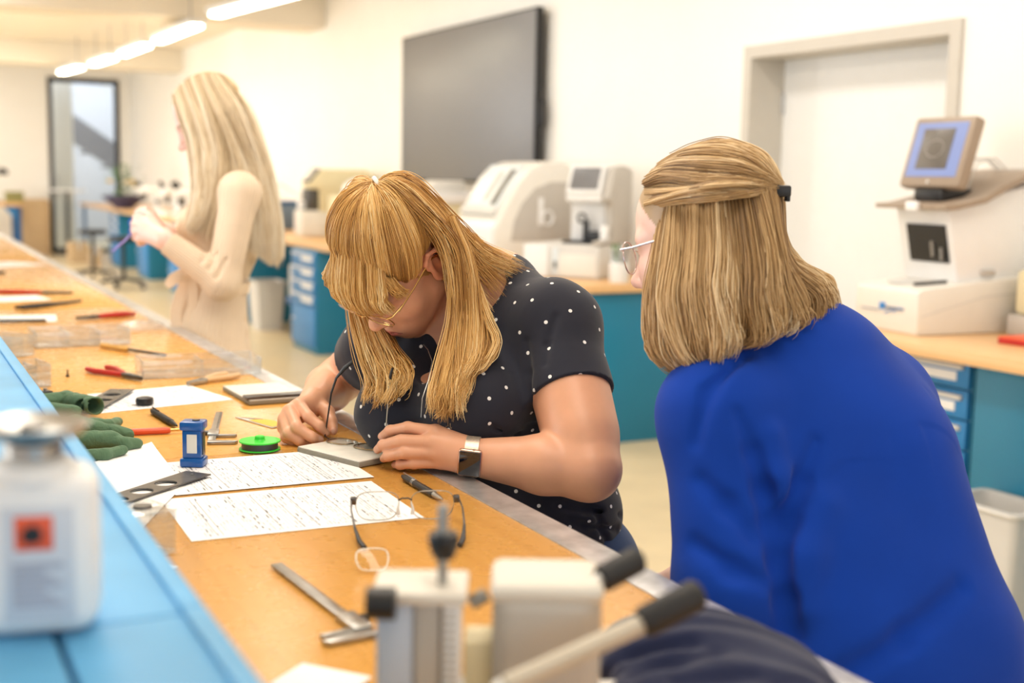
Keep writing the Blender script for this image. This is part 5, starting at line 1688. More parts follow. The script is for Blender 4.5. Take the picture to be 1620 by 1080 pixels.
    # armpit, waist and bust folds
    for pts, r in (([(832, 540), (836, 590), (840, 630)], (0.001, 0.003, 0.003)), ([(860, 690), (820, 690), (780, 676)], (0.004, 0.004, 0.001)), ([(985, 815), (930, 806), (880, 800)], (0.004, 0.005, 0.002)),
                   ([(978, 836), (925, 832), (900, 822)], (0.004, 0.004, 0.001)), ([(945, 815), (955, 840), (962, 862)], (0.001, 0.004, 0.003)), ([(880, 500), (866, 545), (862, 575)], (0.001, 0.002, 0.001))):
        S.limb([hit(S, x, y) for x, y in pts], r, 0.012, 's')
    # scooped neckline
    nk = F.w(0, -0.03, -0.06)
    S.rc(nb + fw_ * 0.055 - upT * 0.03, nk + fw_ * 0.03, 0.072, 0.090, 0.006, 's')
    S.rc(at(690, 560, 2.06), at(655, 480, 2.04), 0.055, 0.08, 0.01, 's')
    # hem
    hem = pel + upT * 0.055
    S.el(hem - upT * 0.30, (0.40, 0.40, 0.30), Rt, 0.003, 's')
    ph = RNG.uniform(0, 6, 6)
    def wrk(P):
        a = P @ RTt; b_ = P @ upT
        return 0.0011 * np.sin(b_ * 95 + 4 * np.sin(a * 14 + ph[0]) + ph[1]) * np.clip(np.sin(a * 9 + ph[2]), 0, 1) + 0.0008 * np.sin(a * 60 + b_ * 45 + ph[3])
    S.disp(wrk)
    V, Q = S.mesh(0.0028)
    M['dots'] = cloth_mat('black_dotted_jersey', (38, 40, 52), 0.8, dots=0.0031, wr=0.16)
    dots = dress_attr(V, RNG, 0.036)
    child_world(mesh_obj('shirt', V, Q, M['dots'], root, None, {'dot': ('FLOAT_VECTOR', dots)}), root)

    # jeans, shoes
    S = Sdf()
    S.el(pel + upT * 0.02, (0.185, 0.15, 0.12), Rt, 0.04)
    hL, hR = pel - RTt * 0.10, pel + RTt * 0.10
    kL, kR = np.array([0.88, 1.62, 0.60]) + (0, 0, 0), np.array([0.86, 2.12, 0.60])
    kL = hL + np.array([-0.36, -0.12, -0.02]); kR = hR + np.array([-0.36, 0.06, -0.02])
    legs(S, hL, hR, kL, kR, kL + np.array([0.06, 0, -0.47]), kR + np.array([0.06, 0, -0.47]), 0.09, 0.066, 0.045)
    V, Q = S.mesh(0.006)
    M['denim'] = cloth_mat('blue_denim', (52, 74, 112), 0.85, weave=700)
    child_world(mesh_obj('jeans', V, Q, M['denim'], root), root)
    shoes('shoe', [kL + np.array([0.06, 0, 0]), kR + np.array([0.06, 0, 0])], (-1, -0.1, 0), M['white'], root)
    seat_for(1.07, 1.92, pel[2] - 0.115, 0.3, 'black stool under the woman in the polka-dot shirt')

    # worn spectacles
    g = bpy.data.objects.new('worn_glasses', None)
    fp = []
    FG = Frame(F.w(0, 0.111, 0.002), F.R[:, 1] - F.R[:, 2] * 0.10, up=F.R[:, 2])
    ge = MB()
    for s in (-1, 1):
        pts = [FG.w(s * 0.033 + x, -abs(s * 0.033 + x) ** 2 * 2.2, y - 0.004) for x, y in rr_outline(0.050, 0.036, 26, 2.6)]
        ge.tube(pts, 0.0009, 6, closed=True)
        ge.tube([FG.w(s * 0.058, -0.006, 0.010), FG.w(s * 0.068, -0.012, 0.011), F.w(s * 0.0725, 0.075, 0.012)], 0.0015, 6)
        ge.tube([F.w(s * 0.0725, 0.088, 0.012), F.w(s * 0.0755, 0.045, 0.013), F.w(s * 0.0775, 0.006, 0.016)], 0.0011, 6)
        ge.tube([F.w(s * 0.0775, 0.006, 0.016), F.w(s * 0.080, -0.012, 0.018), F.w(s * 0.082, -0.035, 0.004)], 0.0016, 6)
    ge.tube([FG.w(-0.010, 0, 0.004), FG.w(-0.004, 0.003, 0.007), FG.w(0.004, 0.003, 0.007), FG.w(0.010, 0, 0.004)], 0.0009, 6)
    gf = child_world(ge.build('worn_glasses', M['gold'], root), root); gf['label'] = 'thin gold-rimmed spectacles worn low'
    for s in (-1, 1):
        pts = rr_outline(0.050, 0.036, 26, 2.6)
        lm = Matrix(np.vstack([np.c_[FG.R, FG.w(s * 0.033, -0.0022, -0.004)], [0, 0, 0, 1]]).tolist())
        lens_mesh(pts, 0.0012, 0.002, lm).build('lens', M['lens'], gf)

    # watch
    hd_ = wrL - elL; hd_ /= np.linalg.norm(hd_)
    wc = at(747, 722, 1.956)
    vn = CAM - wc; vn -= hd_ * (vn @ hd_); vn /= np.linalg.norm(vn)
    sd = np.cross(hd_, vn)
    tilt = -0.30                                   # turned towards the lower side of the wrist
    n1 = vn * math.cos(tilt) + sd * math.sin(tilt)
    if (at(747, 742, 1.93) - at(747, 722, 1.93)) @ n1 < 0:
        n1 = vn * math.cos(tilt) - sd * math.sin(tilt)
    s1 = np.cross(hd_, n1)
    bm_ = MB()
    rw = 0.0300
    ring = [wc + (n1 * math.cos(a) + s1 * math.sin(a)) * rw for a in np.linspace(0, 2 * PI, 32, endpoint=False)]
    vs, fs = [], []
    for p in ring:
        o = (p - wc) / rw
        for w_, t_ in ((-0.0105, 0), (0.0105, 0), (0.0105, 0.0018), (-0.0105, 0.0018)):
            vs.append(p + hd_ * w_ + o * t_)
    for i in range(32):
        for j in range(4):
            fs.append((i * 4 + j, i * 4 + (j + 1) % 4, ((i + 1) % 32) * 4 + (j + 1) % 4, ((i + 1) % 32) * 4 + j))
    bm_.add(vs, fs)
    M['mesh_band'] = pm('steel_mesh_band', (206, 190, 172), 0.4, 0.7, var=0.12, scale=300)
    wb = child_world(bm_.build('wrist_watch', M['mesh_band'], root), root); wb['label'] = 'square watch on a pale metal band'
    Wm = Matrix(np.vstack([np.c_[np.stack([hd_, s1, n1], 1), wc + n1 * (rw + 0.001)], [0, 0, 0, 1]]).tolist())
    M['rose'] = pm('rose_gold_case', (214, 176, 156), 0.25, 0.9, var=0.04)
    cs = MB().box((-0.0185, -0.0215, -0.003), (0.0185, 0.0215, 0.0065), 0.0065, M=Wm, seg=3).build('watch_case', M['rose'], wb)
    M['face'] = pm('watch_glass', (10, 14, 30), 0.08, var=0.2, coat=1.0)
    MB().box((-0.0162, -0.0192, 0.0058), (0.0162, 0.0192, 0.0078), 0.0009, M=Wm, seg=3).build('watch_face', M['face'], wb)
    MB().cyl(Wm @ Vector((-0.005, 0.019, 0.002)), Wm @ Vector((-0.005, 0.0212, 0.002)), 0.003).build('crown', M['rose'], wb)
    # earring and necklace
    e0 = F.w(-0.0815, -0.006, -0.030)
    tub('earring', [e0 + (F.R[:, 1] * math.cos(a) + F.R[:, 2] * math.sin(a)) * 0.0062 for a in np.linspace(0, 2 * PI, 16, endpoint=False)], 0.0011, M['gold'], root, 6, closed=True)
    tub('necklace', [at(670, 545, 2.085), at(677, 553, 2.04), at(684, 572, 2.01), at(678, 600, 1.985), at(668, 630, 1.965), at(666, 660, 1.962)], 0.0007, M['steel'], root, 6)

    # hair
    T_ = F.w(0, -0.058, 0.127)
    def scalp(x, y, z, lift=0.004):
        v = np.array([x, y + 0.012, z - 0.046]); v = v / np.linalg.norm(v / np.array([0.073, 0.091, 0.084])) 
        v = v * (1 + lift / 0.08); return np.array([v[0], v[1] - 0.012, v[2] + 0.046])
    def arc(p, q, lift, n=6):
        return [F.w(*scalp(*(np.array(p) * (1 - t) + np.array(q) * t), lift=0.006 + lift * math.sin(PI * t))) for t in np.linspace(0, 1, n)]
    sets = []
    tie = (0, -0.058, 0.127)
    roots = [(0.076, -0.03, 0.04), (0.074, 0.0, 0.055), (0.070, 0.028, 0.066), (0.056, 0.052, 0.085), (0.036, 0.062, 0.098), (0.012, 0.066, 0.104), (-0.012, 0.066, 0.104), (-0.036, 0.062, 0.098), (-0.056, 0.055, 0.072), (-0.064, 0.052, 0.046), (-0.068, 0.046, 0.026), (-0.071, 0.034, 0.016), (-0.074, 0.018, 0.022), (-0.0755, -0.004, 0.038), (-0.077, -0.026, 0.036), (-0.074, -0.05, 0.03)]
    top = [arc(r, tie, 0.010) for r in roots]
    sets.append(strands(top, 5200, RNG, thick=0.006, clump=0.35, nclump=70, jitter=0.0, root=0.5, frizz=0.0008))
    # fringe over the forehead
    fr = []
    for x in np.linspace(-0.057, 0.068, 9):
        y0 = 0.064 - 3.5 * x * x; z0 = 0.104 - 5.0 * x * x
        fr.append([F.w(*scalp(x, y0 - 0.020, z0 + 0.010, 0.0045)), F.w(*scalp(x * 1.04, y0 + 0.004, z0 - 0.010, 0.0055)), F.w(x * 1.10, 0.096 - 5.5 * x * x, 0.074 - 0.4 * abs(x)), F.w(x * 1.14, 0.109 - 6.0 * x * x, 0.040), F.w(x * 1.12, 0.109 - 6.2 * x * x, 0.014 - abs(x) * 0.12)])
    sets.append(strands(fr, 2700, RNG, thick=0.006, clump=0.5, nclump=46, jitter=0.12, root=0.6))
    # temple hair between fringe and ear, combed back
    wl2 = [[F.w(-0.058, 0.066, 0.066), F.w(-0.066, 0.074, 0.050), F.w(-0.067, 0.076, 0.034), F.w(-0.066, 0.074, 0.018)],
           [F.w(-0.066, 0.052, 0.058), F.w(-0.072, 0.056, 0.042), F.w(-0.0715, 0.054, 0.026), F.w(-0.070, 0.050, 0.008)]]
    sets.append(strands(wl2, 110, RNG, thick=0.005, clump=0.5, nclump=8, jitter=0.15, root=0.6))
    # bun and tail from the tie, over the back of the head to the far shoulder
    tail = [[T_, at(622, 281, 1.985), at(655, 298, 2.01), at(705, 352, 2.055), at(760, 398, 2.10), at(830, 428, 2.13)],
            [T_, at(624, 284, 1.98), at(660, 304, 1.995), at(710, 360, 2.03), at(752, 405, 2.07), at(812, 434, 2.11)],
            [T_, at(622, 288, 1.97), at(656, 314, 1.97), at(700, 374, 1.99), at(726, 440, 2.02), at(738, 520, 2.02), at(740, 580, 1.99)],
            [T_, at(620, 290, 1.965), at(654, 318, 1.965), at(704, 374, 1.985), at(724, 440, 2.0), at(732, 520, 2.01), at(734, 575, 1.985)],
            [T_, at(618, 292, 1.965), at(652, 322, 1.96), at(706, 378, 1.975), at(724, 440, 1.99), at(728, 520, 2.0), at(726, 575, 1.98)]]
    sets.append(strands(tail, 2800, RNG, K=18, thick=0.012, clump=0.5, nclump=40, root=0.25, wave=0.004))
    back = []
    for x, y, z in ((-0.060, -0.05, 0.085), (-0.05, -0.075, 0.075), (-0.02, -0.095, 0.07), (0.02, -0.095, 0.06)):
        pass
    # left side lengths in front of the shoulder
    side = [[at(712, 378, 1.985), at(718, 430, 1.985), at(716, 510, 2.0), at(700, 580, 1.985), at(688, 625, 1.965), at(684, 655, 1.955)],
            [at(714, 362, 1.98), at(728, 430, 1.985), at(728, 510, 2.0), at(716, 580, 1.98), at(712, 625, 1.96), at(706, 660, 1.955)],
            [at(712, 345, 1.98), at(738, 420, 1.985), at(740, 500, 2.0), at(732, 575, 1.975), at(728, 620, 1.955), at(722, 652, 1.95)],
            [at(718, 345, 1.985), at(744, 420, 2.0), at(750, 490, 2.01), at(752, 545, 1.99), at(744, 580, 1.97), at(736, 606, 1.955)]]
    curl = [[at(735, 400, 2.03), at(758, 450, 2.04), at(776, 505, 2.02), at(792, 545, 2.0), at(778, 576, 1.985), at(748, 594, 1.97)],
            [at(728, 405, 2.02), at(748, 460, 2.03), at(766, 515, 2.015), at(776, 548, 2.0), at(766, 572, 1.98), at(742, 588, 1.968)]]
    sets.append(strands(curl, 160, RNG, K=18, thick=0.007, clump=0.6, nclump=7, root=0.5, wave=0.003, jitter=0.1))
    sets.append(strands(side, 3200, RNG, K=18, thick=0.011, clump=0.66, nclump=34, root=0.35, wave=0.005, jitter=0.16))
    # far side lengths hanging in front of the chest
    far = [[at(552, 470, 2.12), at(562, 520, 2.12), at(578, 575, 2.09), at(588, 615, 2.05), at(580, 640, 2.03)],
           [at(556, 460, 2.13), at(576, 520, 2.12), at(594, 570, 2.07), at(606, 610, 2.03), at(600, 636, 2.01)],
           [at(566, 455, 2.14), at(592, 520, 2.12), at(610, 565, 2.06), at(626, 605, 2.015), at(622, 630, 2.0)],
           [at(580, 455, 2.16), at(612, 525, 2.12), at(628, 565, 2.05), at(642, 590, 2.01), at(640, 612, 1.995)]]
    sets.append(strands(far, 1300, RNG, K=16, thick=0.010, clump=0.7, nclump=22, root=0.4, wave=0.005, jitter=0.22))
    # right side of the head, seen only from elsewhere
    oth = []
    for y in (0.02, -0.02, -0.06):
        oth.append([F.w(0.070, y, 0.08), F.w(0.084, y, 0.03), F.w(0.086, y + 0.01, -0.03) + (0, 0, -0.01), F.w(0.08, y + 0.02, -0.06) + (0.0, 0.0, -0.06), F.w(0.078, y + 0.03, -0.05) + (0.0, 0, -0.14)])
    sets.append(strands(oth, 900, RNG, K=16, thick=0.010, clump=0.5, nclump=20))
    M['hair_a'] = hair_mat('strawberry_blonde_hair', ((136, 92, 44), (196, 146, 76), (228, 184, 112), (247, 222, 168)))
    K = 16
    sets = [(np.stack([s[:, int(round(i * (s.shape[1] - 1) / (K - 1)))] for i in range(K)], 1), sh) for s, sh in sets]
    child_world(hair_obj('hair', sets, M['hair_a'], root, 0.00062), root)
    # hair tie
    up_ = F.R[:, 2]; bk = F.w(0, -0.062, 0.131)
    ax = at(622, 281, 1.985) - T_; ax /= np.linalg.norm(ax)
    s_ = np.cross(ax, F.R[:, 0]); s_ /= np.linalg.norm(s_); r_ = np.cross(s_, ax)
    tub('hair_tie', [T_ + ax * 0.004 + (s_ * math.cos(a) + r_ * math.sin(a)) * 0.0125 for a in np.linspace(0, 2 * PI, 20, endpoint=False)], 0.0036, M['offwhite'], root, 8, closed=True)

    # the spectacles she is working on
    zs = ZB + 0.0125
    c1, c2 = onz(542, 699, zs), onz(582, 707, zs)
    t = thing('held_spectacles', 'gold-brown spectacles held in both hands, lenses down on the stone slab', 'glasses', ((c1 + c2) / 2)[:2].tolist() + [zs])
    o_ = np.array(t.location)
    M['bronze'] = pm('bronze_wire', (150, 132, 104), 0.3, 0.9, var=0.1)
    dx = c2 - c1; L_ = np.linalg.norm(dx); ux = dx / L_; uy = np.array([-ux[1], ux[0], 0])
    ctr = (c1 + c2) / 2
    for s in (-1, 1):
        cc = ctr + ux * s * 0.032
        pts = [cc + ux * x + uy * y + np.array([0, 0, 0.001]) - o_ for x, y in rr_outline(0.052, 0.040, 26, 2.5)]
        MB().tube(pts, 0.0012, 6, closed=True).build('rim', M['bronze'], t)
        lm = Matrix(np.vstack([np.c_[np.stack([ux, np.array([0, 0, 1.0]), uy], 1), cc + np.array([0, 0, 0.0015]) - o_], [0, 0, 0, 1]]).tolist())
        lens_mesh(rr_outline(0.052, 0.040, 26, 2.5), 0.0012, 0.001, lm).build('lens', M['lens'], t)
    MB().tube([ctr - ux * 0.008 - o_ + Vector((0, 0, 0.002)), ctr - o_ + uy * 0.003 + Vector((0, 0, 0.006)), ctr + ux * 0.008 - o_ + Vector((0, 0, 0.002))] if False else [Vector(ctr - ux * 0.008 - o_), Vector(ctr + uy * 0.004 - o_ + np.array([0, 0, 0.005])), Vector(ctr + ux * 0.008 - o_)], 0.0013, 6).build('bridge', M['bronze'], t)
    for s in (-1, 1):
        MB().tube([Vector(ctr + ux * s * 0.006 - o_), Vector(ctr + ux * s * 0.007 - uy * 0.005 - o_ + np.array([0, 0, 0.006])), Vector(ctr + ux * s * 0.008 - uy * 0.010 - o_ + np.array([0, 0, 0.007]))], [0.0006, 0.0014, 0.0024], 6).build('nose_pad', M['lgrey'], t)
    tl = [at(514, 690, 2.16), at(520, 650, 2.15), at(524, 622, 2.145)]
    MB().tube([Vector(ctr - ux * 0.058 - o_)] + [Vector(p - o_) for p in tl], 0.0014, 8).build('temple', M['black'], t)
    MB().tube([Vector(p - o_) for p in (at(524, 622, 2.145), at(532, 598, 2.14), at(545, 582, 2.135), at(558, 572, 2.13))], [0.0018, 0.0022, 0.0036, 0.003], 8).build('temple_tip', M['black'], t)
    tr = [at(610, 690, 2.03), at(613, 650, 2.02), at(615, 612, 2.012)]
    MB().tube([Vector(ctr + ux * 0.058 - o_)] + [Vector(p - o_) for p in tr], 0.0013, 8).build('temple', M['steel'], t)
    MB().tube([Vector(p - o_) for p in (at(615, 612, 2.012), at(617, 598, 2.01), at(621, 582, 2.005))], [0.0016, 0.0026, 0.0022], 8).build('temple_tip', M['black'], t)
    return root


# ------------------------------------------------------------------ woman in the blue sweater
def woman_blue():
    root = person('person', 'woman in a bright blue sweater seen from behind, watching from the right', (1.25, 1.25, 0))
    fwd = np.array([-0.53, 0.82, -0.22])
    F = Frame(at(1117, 386, 1.80), fwd, up=(0.02, 0.05, 1), sc=1.04)
    shL, shR = at(1134, 654, 1.72), at(1388, 650, 1.93)
    nb = at(1262, 560, 1.82)
    axis = shR - shL; RTt = axis / np.linalg.norm(axis); mid = (shL + shR) / 2
    pel = at(1440, 1090, 1.80)
    upT = mid - pel; upT -= RTt * (upT @ RTt); upT /= np.linalg.norm(upT)
    fw_ = np.cross(upT, RTt)
    Rt = np.stack([RTt, fw_, upT], 1)
    elL = at(1150, 930, 1.665); wrL = elL + np.array([0.06, 0.09, -0.20])
    wrL = np.array([max(wrL[0], 0.94), wrL[1], min(wrL[2], 0.70)])
    elR = shR + np.array([-0.02, 0.12, -0.25]); wrR = elR + np.array([-0.14, 0.16, -0.08])
    def torso(S, inf):
        S.rc(shL, shR, 0.066, 0.066, 0.06, inf=inf)
        S.rc(nb, mid, 0.058, 0.085, 0.06, inf=inf)
        S.el(at(1290, 640, 1.835), (0.165, 0.10, 0.14), Rt, 0.08, inf=inf)
        S.el(mid - upT * 0.15, (0.178, 0.125, 0.19), Rt, 0.07, inf=inf)
        S.el(mid - upT * 0.32, (0.175, 0.135, 0.18), Rt, 0.07, inf=inf)
        S.rc(at(1392, 740, 1.81), at(1448, 980, 1.78), 0.098, 0.112, 0.08, inf=inf)
        S.el(pel + upT * 0.02, (0.182, 0.15, 0.14), Rt, 0.07, inf=inf)
    S = Sdf()
    add_head(S, F)
    S.rc(F.w(0, -0.03, -0.03), nb, 0.050, 0.055, 0.025)
    torso(S, -0.016)
    S.limb([shL, elL, wrL], [0.046, 0.040, 0.026], 0.02)
    S.limb([shR, elR, wrR], [0.046, 0.040, 0.026], 0.02)
    hands(S, wrL, wrL - elL, (0, 0, 1), 0.95, -1)
    hands(S, wrR, wrR - elR, (0, 0, 1), 0.95, 1)
    V, Q = S.mesh(0.0027)
    c = skin_color(V, F, rgb(236, 196, 180)[:3], rgb(204, 124, 120)[:3], rgb(150, 118, 82)[:3], rgb(172, 142, 102)[:3])
    child_world(mesh_obj('body', V, Q, M['skin'], root, c), root)
    S = Sdf()
    torso(S, 0.010)
    S.rc(shL, elL, 0.072, 0.066, 0.045); S.rc(elL, elL * 0.15 + wrL * 0.85, 0.066, 0.040, 0.03, cap='b')
    S.rc(shR, elR, 0.074, 0.066, 0.045); S.rc(elR, elR * 0.15 + wrR * 0.85, 0.066, 0.040, 0.03, cap='b')
    # folds between arm and back
    def groove(pts, rad, k, lift=0.0, op='s'):
        S.limb([hit(S, x, y) + FW * lift for x, y in pts], rad, k, op)
    g1 = [(1168, 655), (1190, 715), (1208, 775), (1218, 830), (1230, 890), (1242, 950), (1250, 1010)]
    P1 = [hit(S, x, y) for x, y in g1]
    g2 = [(1290, 700), (1268, 760), (1246, 820), (1236, 870)]
    P2 = [hit(S, x, y) for x, y in g2]
    S.limb([hit(S, x, y) + FW * 0.004 for x, y in [(1222, 690), (1230, 760), (1232, 810)]], [0.004, 0.010, 0.006], 0.03)
    S.limb([hit(S, x, y) + FW * 0.004 for x, y in [(1300, 800), (1274, 880), (1270, 960)]], [0.004, 0.010, 0.008], 0.04)
    S.limb(P1, [0.001, 0.004, 0.008, 0.009, 0.010, 0.012, 0.013], 0.018, 's')
    S.limb(P2, [0.001, 0.004, 0.005, 0.004], 0.022, 's')
    groove([(1330, 1070), (1430, 1010), (1520, 930)], [0.003, 0.005, 0.002], 0.03)
    groove([(1180, 560), (1120, 620), (1100, 700)], [0.001, 0.003, 0.001], 0.02)
    groove([(1110, 760), (1150, 800), (1190, 850)], [0.001, 0.004, 0.002], 0.025)
    groove([(1100, 860), (1160, 900), (1210, 920)], [0.002, 0.005, 0.002], 0.025)
    # neck opening
    S.rc(nb + upT * 0.035, F.w(0, -0.03, -0.05), 0.062, 0.075, 0.012, 's')
    hem = pel - upT * 0.10
    S.el(hem - upT * 0.30, (0.45, 0.45, 0.30), Rt, 0.004, 's')
    ph = RNG.uniform(0, 6, 6)
    S.disp(lambda P: 0.0016 * np.sin((P @ RTt) * 38 + 3 * np.sin((P @ upT) * 9 + ph[0]) + ph[1]) * np.sin((P @ upT) * 13 + ph[2]))
    V, Q = S.mesh(0.0038)
    M['sweater'] = cloth_mat('blue_sweater_cotton', (4, 58, 160), 0.92, weave=800, bump=0.2, wr=0.22, sheen=0.05, wscale=6)
    child_world(mesh_obj('sweater', V, Q, M['sweater'], root), root)
    # trousers
    S = Sdf()
    S.el(pel - upT * 0.03, (0.19, 0.155, 0.13), Rt, 0.04)
    pz = pel.copy(); pz[2] -= 0.02
    hL, hR = pz - RTt * 0.095, pz + RTt * 0.095
    kd = np.array([-0.10, 0.42, 0.02])
    kL, kR = hL + kd, hR + kd
    kL[0] = max(kL[0], 0.93); kL[2] = kR[2] = pz[2] - 0.02
    fL, fR = kL + np.array([0.02, -0.04, 0]), kR + np.array([0.02, -0.04, 0])
    fL[2] = fR[2] = 0.11
    legs(S, hL, hR, kL, kR, fL, fR, 0.088, 0.062, 0.044)
    V, Q = S.mesh(0.007)
    M['pants'] = cloth_mat('pale_grey_trousers', (196, 196, 200), 0.85)
    child_world(mesh_obj('trousers', V, Q, M['pants'], root), root)
    shoes('shoe', [fL, fR], (-0.3, 1, 0), M['white'], root)
    seat_for(float(pel[0]) + 0.02, float(pel[1]) - 0.03, float(pel[2]) - 0.16, 0.9, 'black stool under the woman in the blue sweater')
    # glasses
    ge = MB()
    FG = Frame(F.w(0, 0.104, 0.004), F.R[:, 1], up=F.R[:, 2])
    for s in (-1, 1):
        pts = [FG.w(s * 0.034 + x, -abs(s * 0.034 + x) ** 2 * 1.6, y - 0.006) for x, y in rr_outline(0.052, 0.047, 28, 2.1)]
        ge.tube(pts, 0.0010, 6, closed=True)
        ge.tube([FG.w(s * 0.059, -0.006, 0.004), FG.w(s * 0.070, -0.008, 0.005), F.w(s * 0.074, 0.075, 0.008), F.w(s * 0.0775, 0.0, 0.014), F.w(s * 0.081, -0.03, 0.0)], [0.0013, 0.0018, 0.0017, 0.0014, 0.002], 6)
    ge.tube([FG.w(-0.009, 0, 0.002), FG.w(-0.003, 0.003, 0.006), FG.w(0.003, 0.003, 0.006), FG.w(0.009, 0, 0.002)], 0.001, 6)
    M['silver_rose'] = pm('silver_pink_metal', (206, 190, 190), 0.22, 0.9, var=0.05)
    gf = child_world(ge.build('worn_glasses', M['silver_rose'], root), root); gf['label'] = 'round thin metal spectacles'
    for s in (-1, 1):
        lm = Matrix(np.vstack([np.c_[FG.R, FG.w(s * 0.034, -0.002, -0.006)], [0, 0, 0, 1]]).tolist())
        lens_mesh(rr_outline(0.052, 0.047, 28, 2.1), 0.0012, 0.002, lm).build('lens', M['lens'], gf)
    # hair
    sets = []
    low = [[(1048, 322, 1.785), (1038, 400, 1.775), (1028, 470, 1.77), (1036, 540, 1.762), (1072, 578, 1.762)],
           [(1056, 318, 1.76), (1046, 400, 1.742), (1036, 480, 1.732), (1048, 550, 1.73), (1090, 592, 1.74)],
           [(1068, 316, 1.74), (1064, 400, 1.715), (1058, 480, 1.70), (1074, 556, 1.70), (1108, 590, 1.72)],
           [(1100, 312, 1.715), (1100, 400, 1.69), (1098, 470, 1.68), (1108, 538, 1.68), (1120, 580, 1.70)],
           [(1135, 308, 1.70), (1140, 400, 1.675), (1138, 470, 1.665), (1146, 530, 1.67), (1132, 562, 1.69)],
           [(1168, 305, 1.695), (1178, 390, 1.67), (1180, 460, 1.662), (1188, 518, 1.67), (1166, 545, 1.69)],
           [(1198, 303, 1.70), (1215, 385, 1.675), (1220, 450, 1.67), (1228, 508, 1.68), (1206, 530, 1.70)],
           [(1220, 303, 1.715), (1228, 380, 1.70), (1240, 440, 1.70), (1260, 500, 1.715), (1245, 520, 1.73)],
           [(1230, 310, 1.745), (1232, 378, 1.745), (1250, 424, 1.755), (1298, 462, 1.77), (1306, 508, 1.78)],
           [(1234, 318, 1.78), (1234, 380, 1.79), (1256, 424, 1.805), (1310, 458, 1.82), (1312, 510, 1.83)],
           [(1228, 320, 1.83), (1230, 384, 1.85), (1252, 424, 1.87), (1302, 460, 1.88), (1304, 505, 1.89)]]
    low = [CH(g) for g in low]
    sets.append(strands(low, 8200, RNG, K=16, thick=0.010, clump=0.5, nclump=120, root=0.5, jitter=0.06, frizz=0.0016, wave=0.0042))
    # crown combed back to the clip
    clip = (1229, 302, 1.73)
    crown = [[(1026, 302, 1.795), (1060, 296, 1.745), (1110, 300, 1.70), (1170, 296, 1.685), (1224, 300, 1.725)],
             [(1022, 290, 1.795), (1050, 280, 1.755), (1105, 285, 1.71), (1165, 288, 1.69), (1226, 298, 1.725)],
             [(1028, 277, 1.80), (1062, 262, 1.755), (1115, 262, 1.715), (1175, 270, 1.70), (1228, 296, 1.735)],
             [(1044, 264, 1.81), (1080, 245, 1.765), (1130, 240, 1.735), (1185, 255, 1.72), (1230, 294, 1.745)],
             [(1060, 252, 1.83), (1100, 236, 1.79), (1145, 230, 1.765), (1198, 248, 1.75), (1232, 294, 1.76)],
             [(1070, 250, 1.86), (1110, 236, 1.83), (1155, 230, 1.81), (1206, 250, 1.79), (1232, 296, 1.78)],
             [(1080, 258, 1.89), (1120, 245, 1.87), (1165, 242, 1.86), (1210, 262, 1.84), (1230, 302, 1.81)]]
    crown = [CH(g) for g in crown]
    sets.append(strands(crown, 5200, RNG, K=16, thick=0.006, clump=0.4, nclump=70, jitter=0.0, root=0.7, frizz=0.001))
    # twisted strand from the temple back to the clip
    tw = []
    for k in range(5):
        g = []
        for t in np.linspace(0, 1, 7):
            px, py = 1022 + t * 204, 318 - 18 * math.sin(min(1, t * 1.5) * PI / 2) + (1 - t) * (k - 2) * 9
            d = 1.80 - 0.125 * math.sin(t * PI * 0.86) - 0.0
            a = t * 5 + k * 1.25
            g.append((px, py + 6 * math.sin(a), d - 0.012 + 0.006 * math.cos(a)))
        tw.append(CH(g))
    sets.append(strands(tw, 1500, RNG, K=16, thick=0.003, clump=0.3, nclump=20, jitter=0.0, root=0.8, frizz=0.0006))
    # temple wisp sweeping down over the cheek
    ws = [[(1024, 308, 1.80), (1044, 314, 1.77), (1070, 312, 1.735), (1110, 306, 1.70), (1160, 302, 1.685)],
          [(1032, 330, 1.79), (1050, 330, 1.765), (1076, 322, 1.735), (1112, 310, 1.70), (1160, 304, 1.685)],
          [(1046, 360, 1.765), (1062, 346, 1.745), (1086, 330, 1.725), (1118, 314, 1.698), (1160, 306, 1.685)]]
    sets.append(strands([CH(g) for g in ws], 1300, RNG, K=16, thick=0.004, clump=0.3, nclump=12, jitter=0.0, root=0.8, frizz=0.0006))
    # far side of the head
    farh = []
    for y in (0.045, 0.015, -0.02, -0.055, -0.08):
        farh.append([F.w(0.055, y, 0.10), F.w(0.084, y, 0.04), F.w(0.090, y + 0.004, -0.05), F.w(0.088, y + 0.010, -0.13), F.w(0.070, y + 0.014, -0.17)])
    sets.append(strands(farh, 1800, RNG, K=16, thick=0.008, clump=0.5, nclump=30, root=0.5))
    # loose flyaway ends at the chin
    fl = [[(1030, 500, 1.76), (1020, 540, 1.755), (1026, 560, 1.755), (1046, 578, 1.755)], [(1034, 510, 1.76), (1024, 545, 1.758), (1034, 568, 1.757), (1050, 580, 1.757)]]
    sets.append(strands([CH(g) for g in fl], 40, RNG, K=16, thick=0.002, clump=0.7, nclump=4))
    M['hair_b'] = hair_mat('dark_blonde_hair', ((104, 76, 46), (164, 128, 82), (212, 178, 128), (248, 228, 190)))
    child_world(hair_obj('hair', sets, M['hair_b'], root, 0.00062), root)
    cp = at(*clip)
    cl = MB()
    mtc = Matrix.Translation(tuple(cp)) @ Matrix.Rotation(-0.5, 4, 'Z')
    cl.box((-0.004, -0.012, -0.008), (0.018, 0.012, 0.008), 0.003, M=mtc)
    for k in range(4):
        cl.box((0.012, -0.011 + k * 0.006, -0.014), (0.017, -0.008 + k * 0.006, 0.004), 0.001, M=mtc)
    child_world(cl.build('hair_clip', M['black'], root), root)
    return root


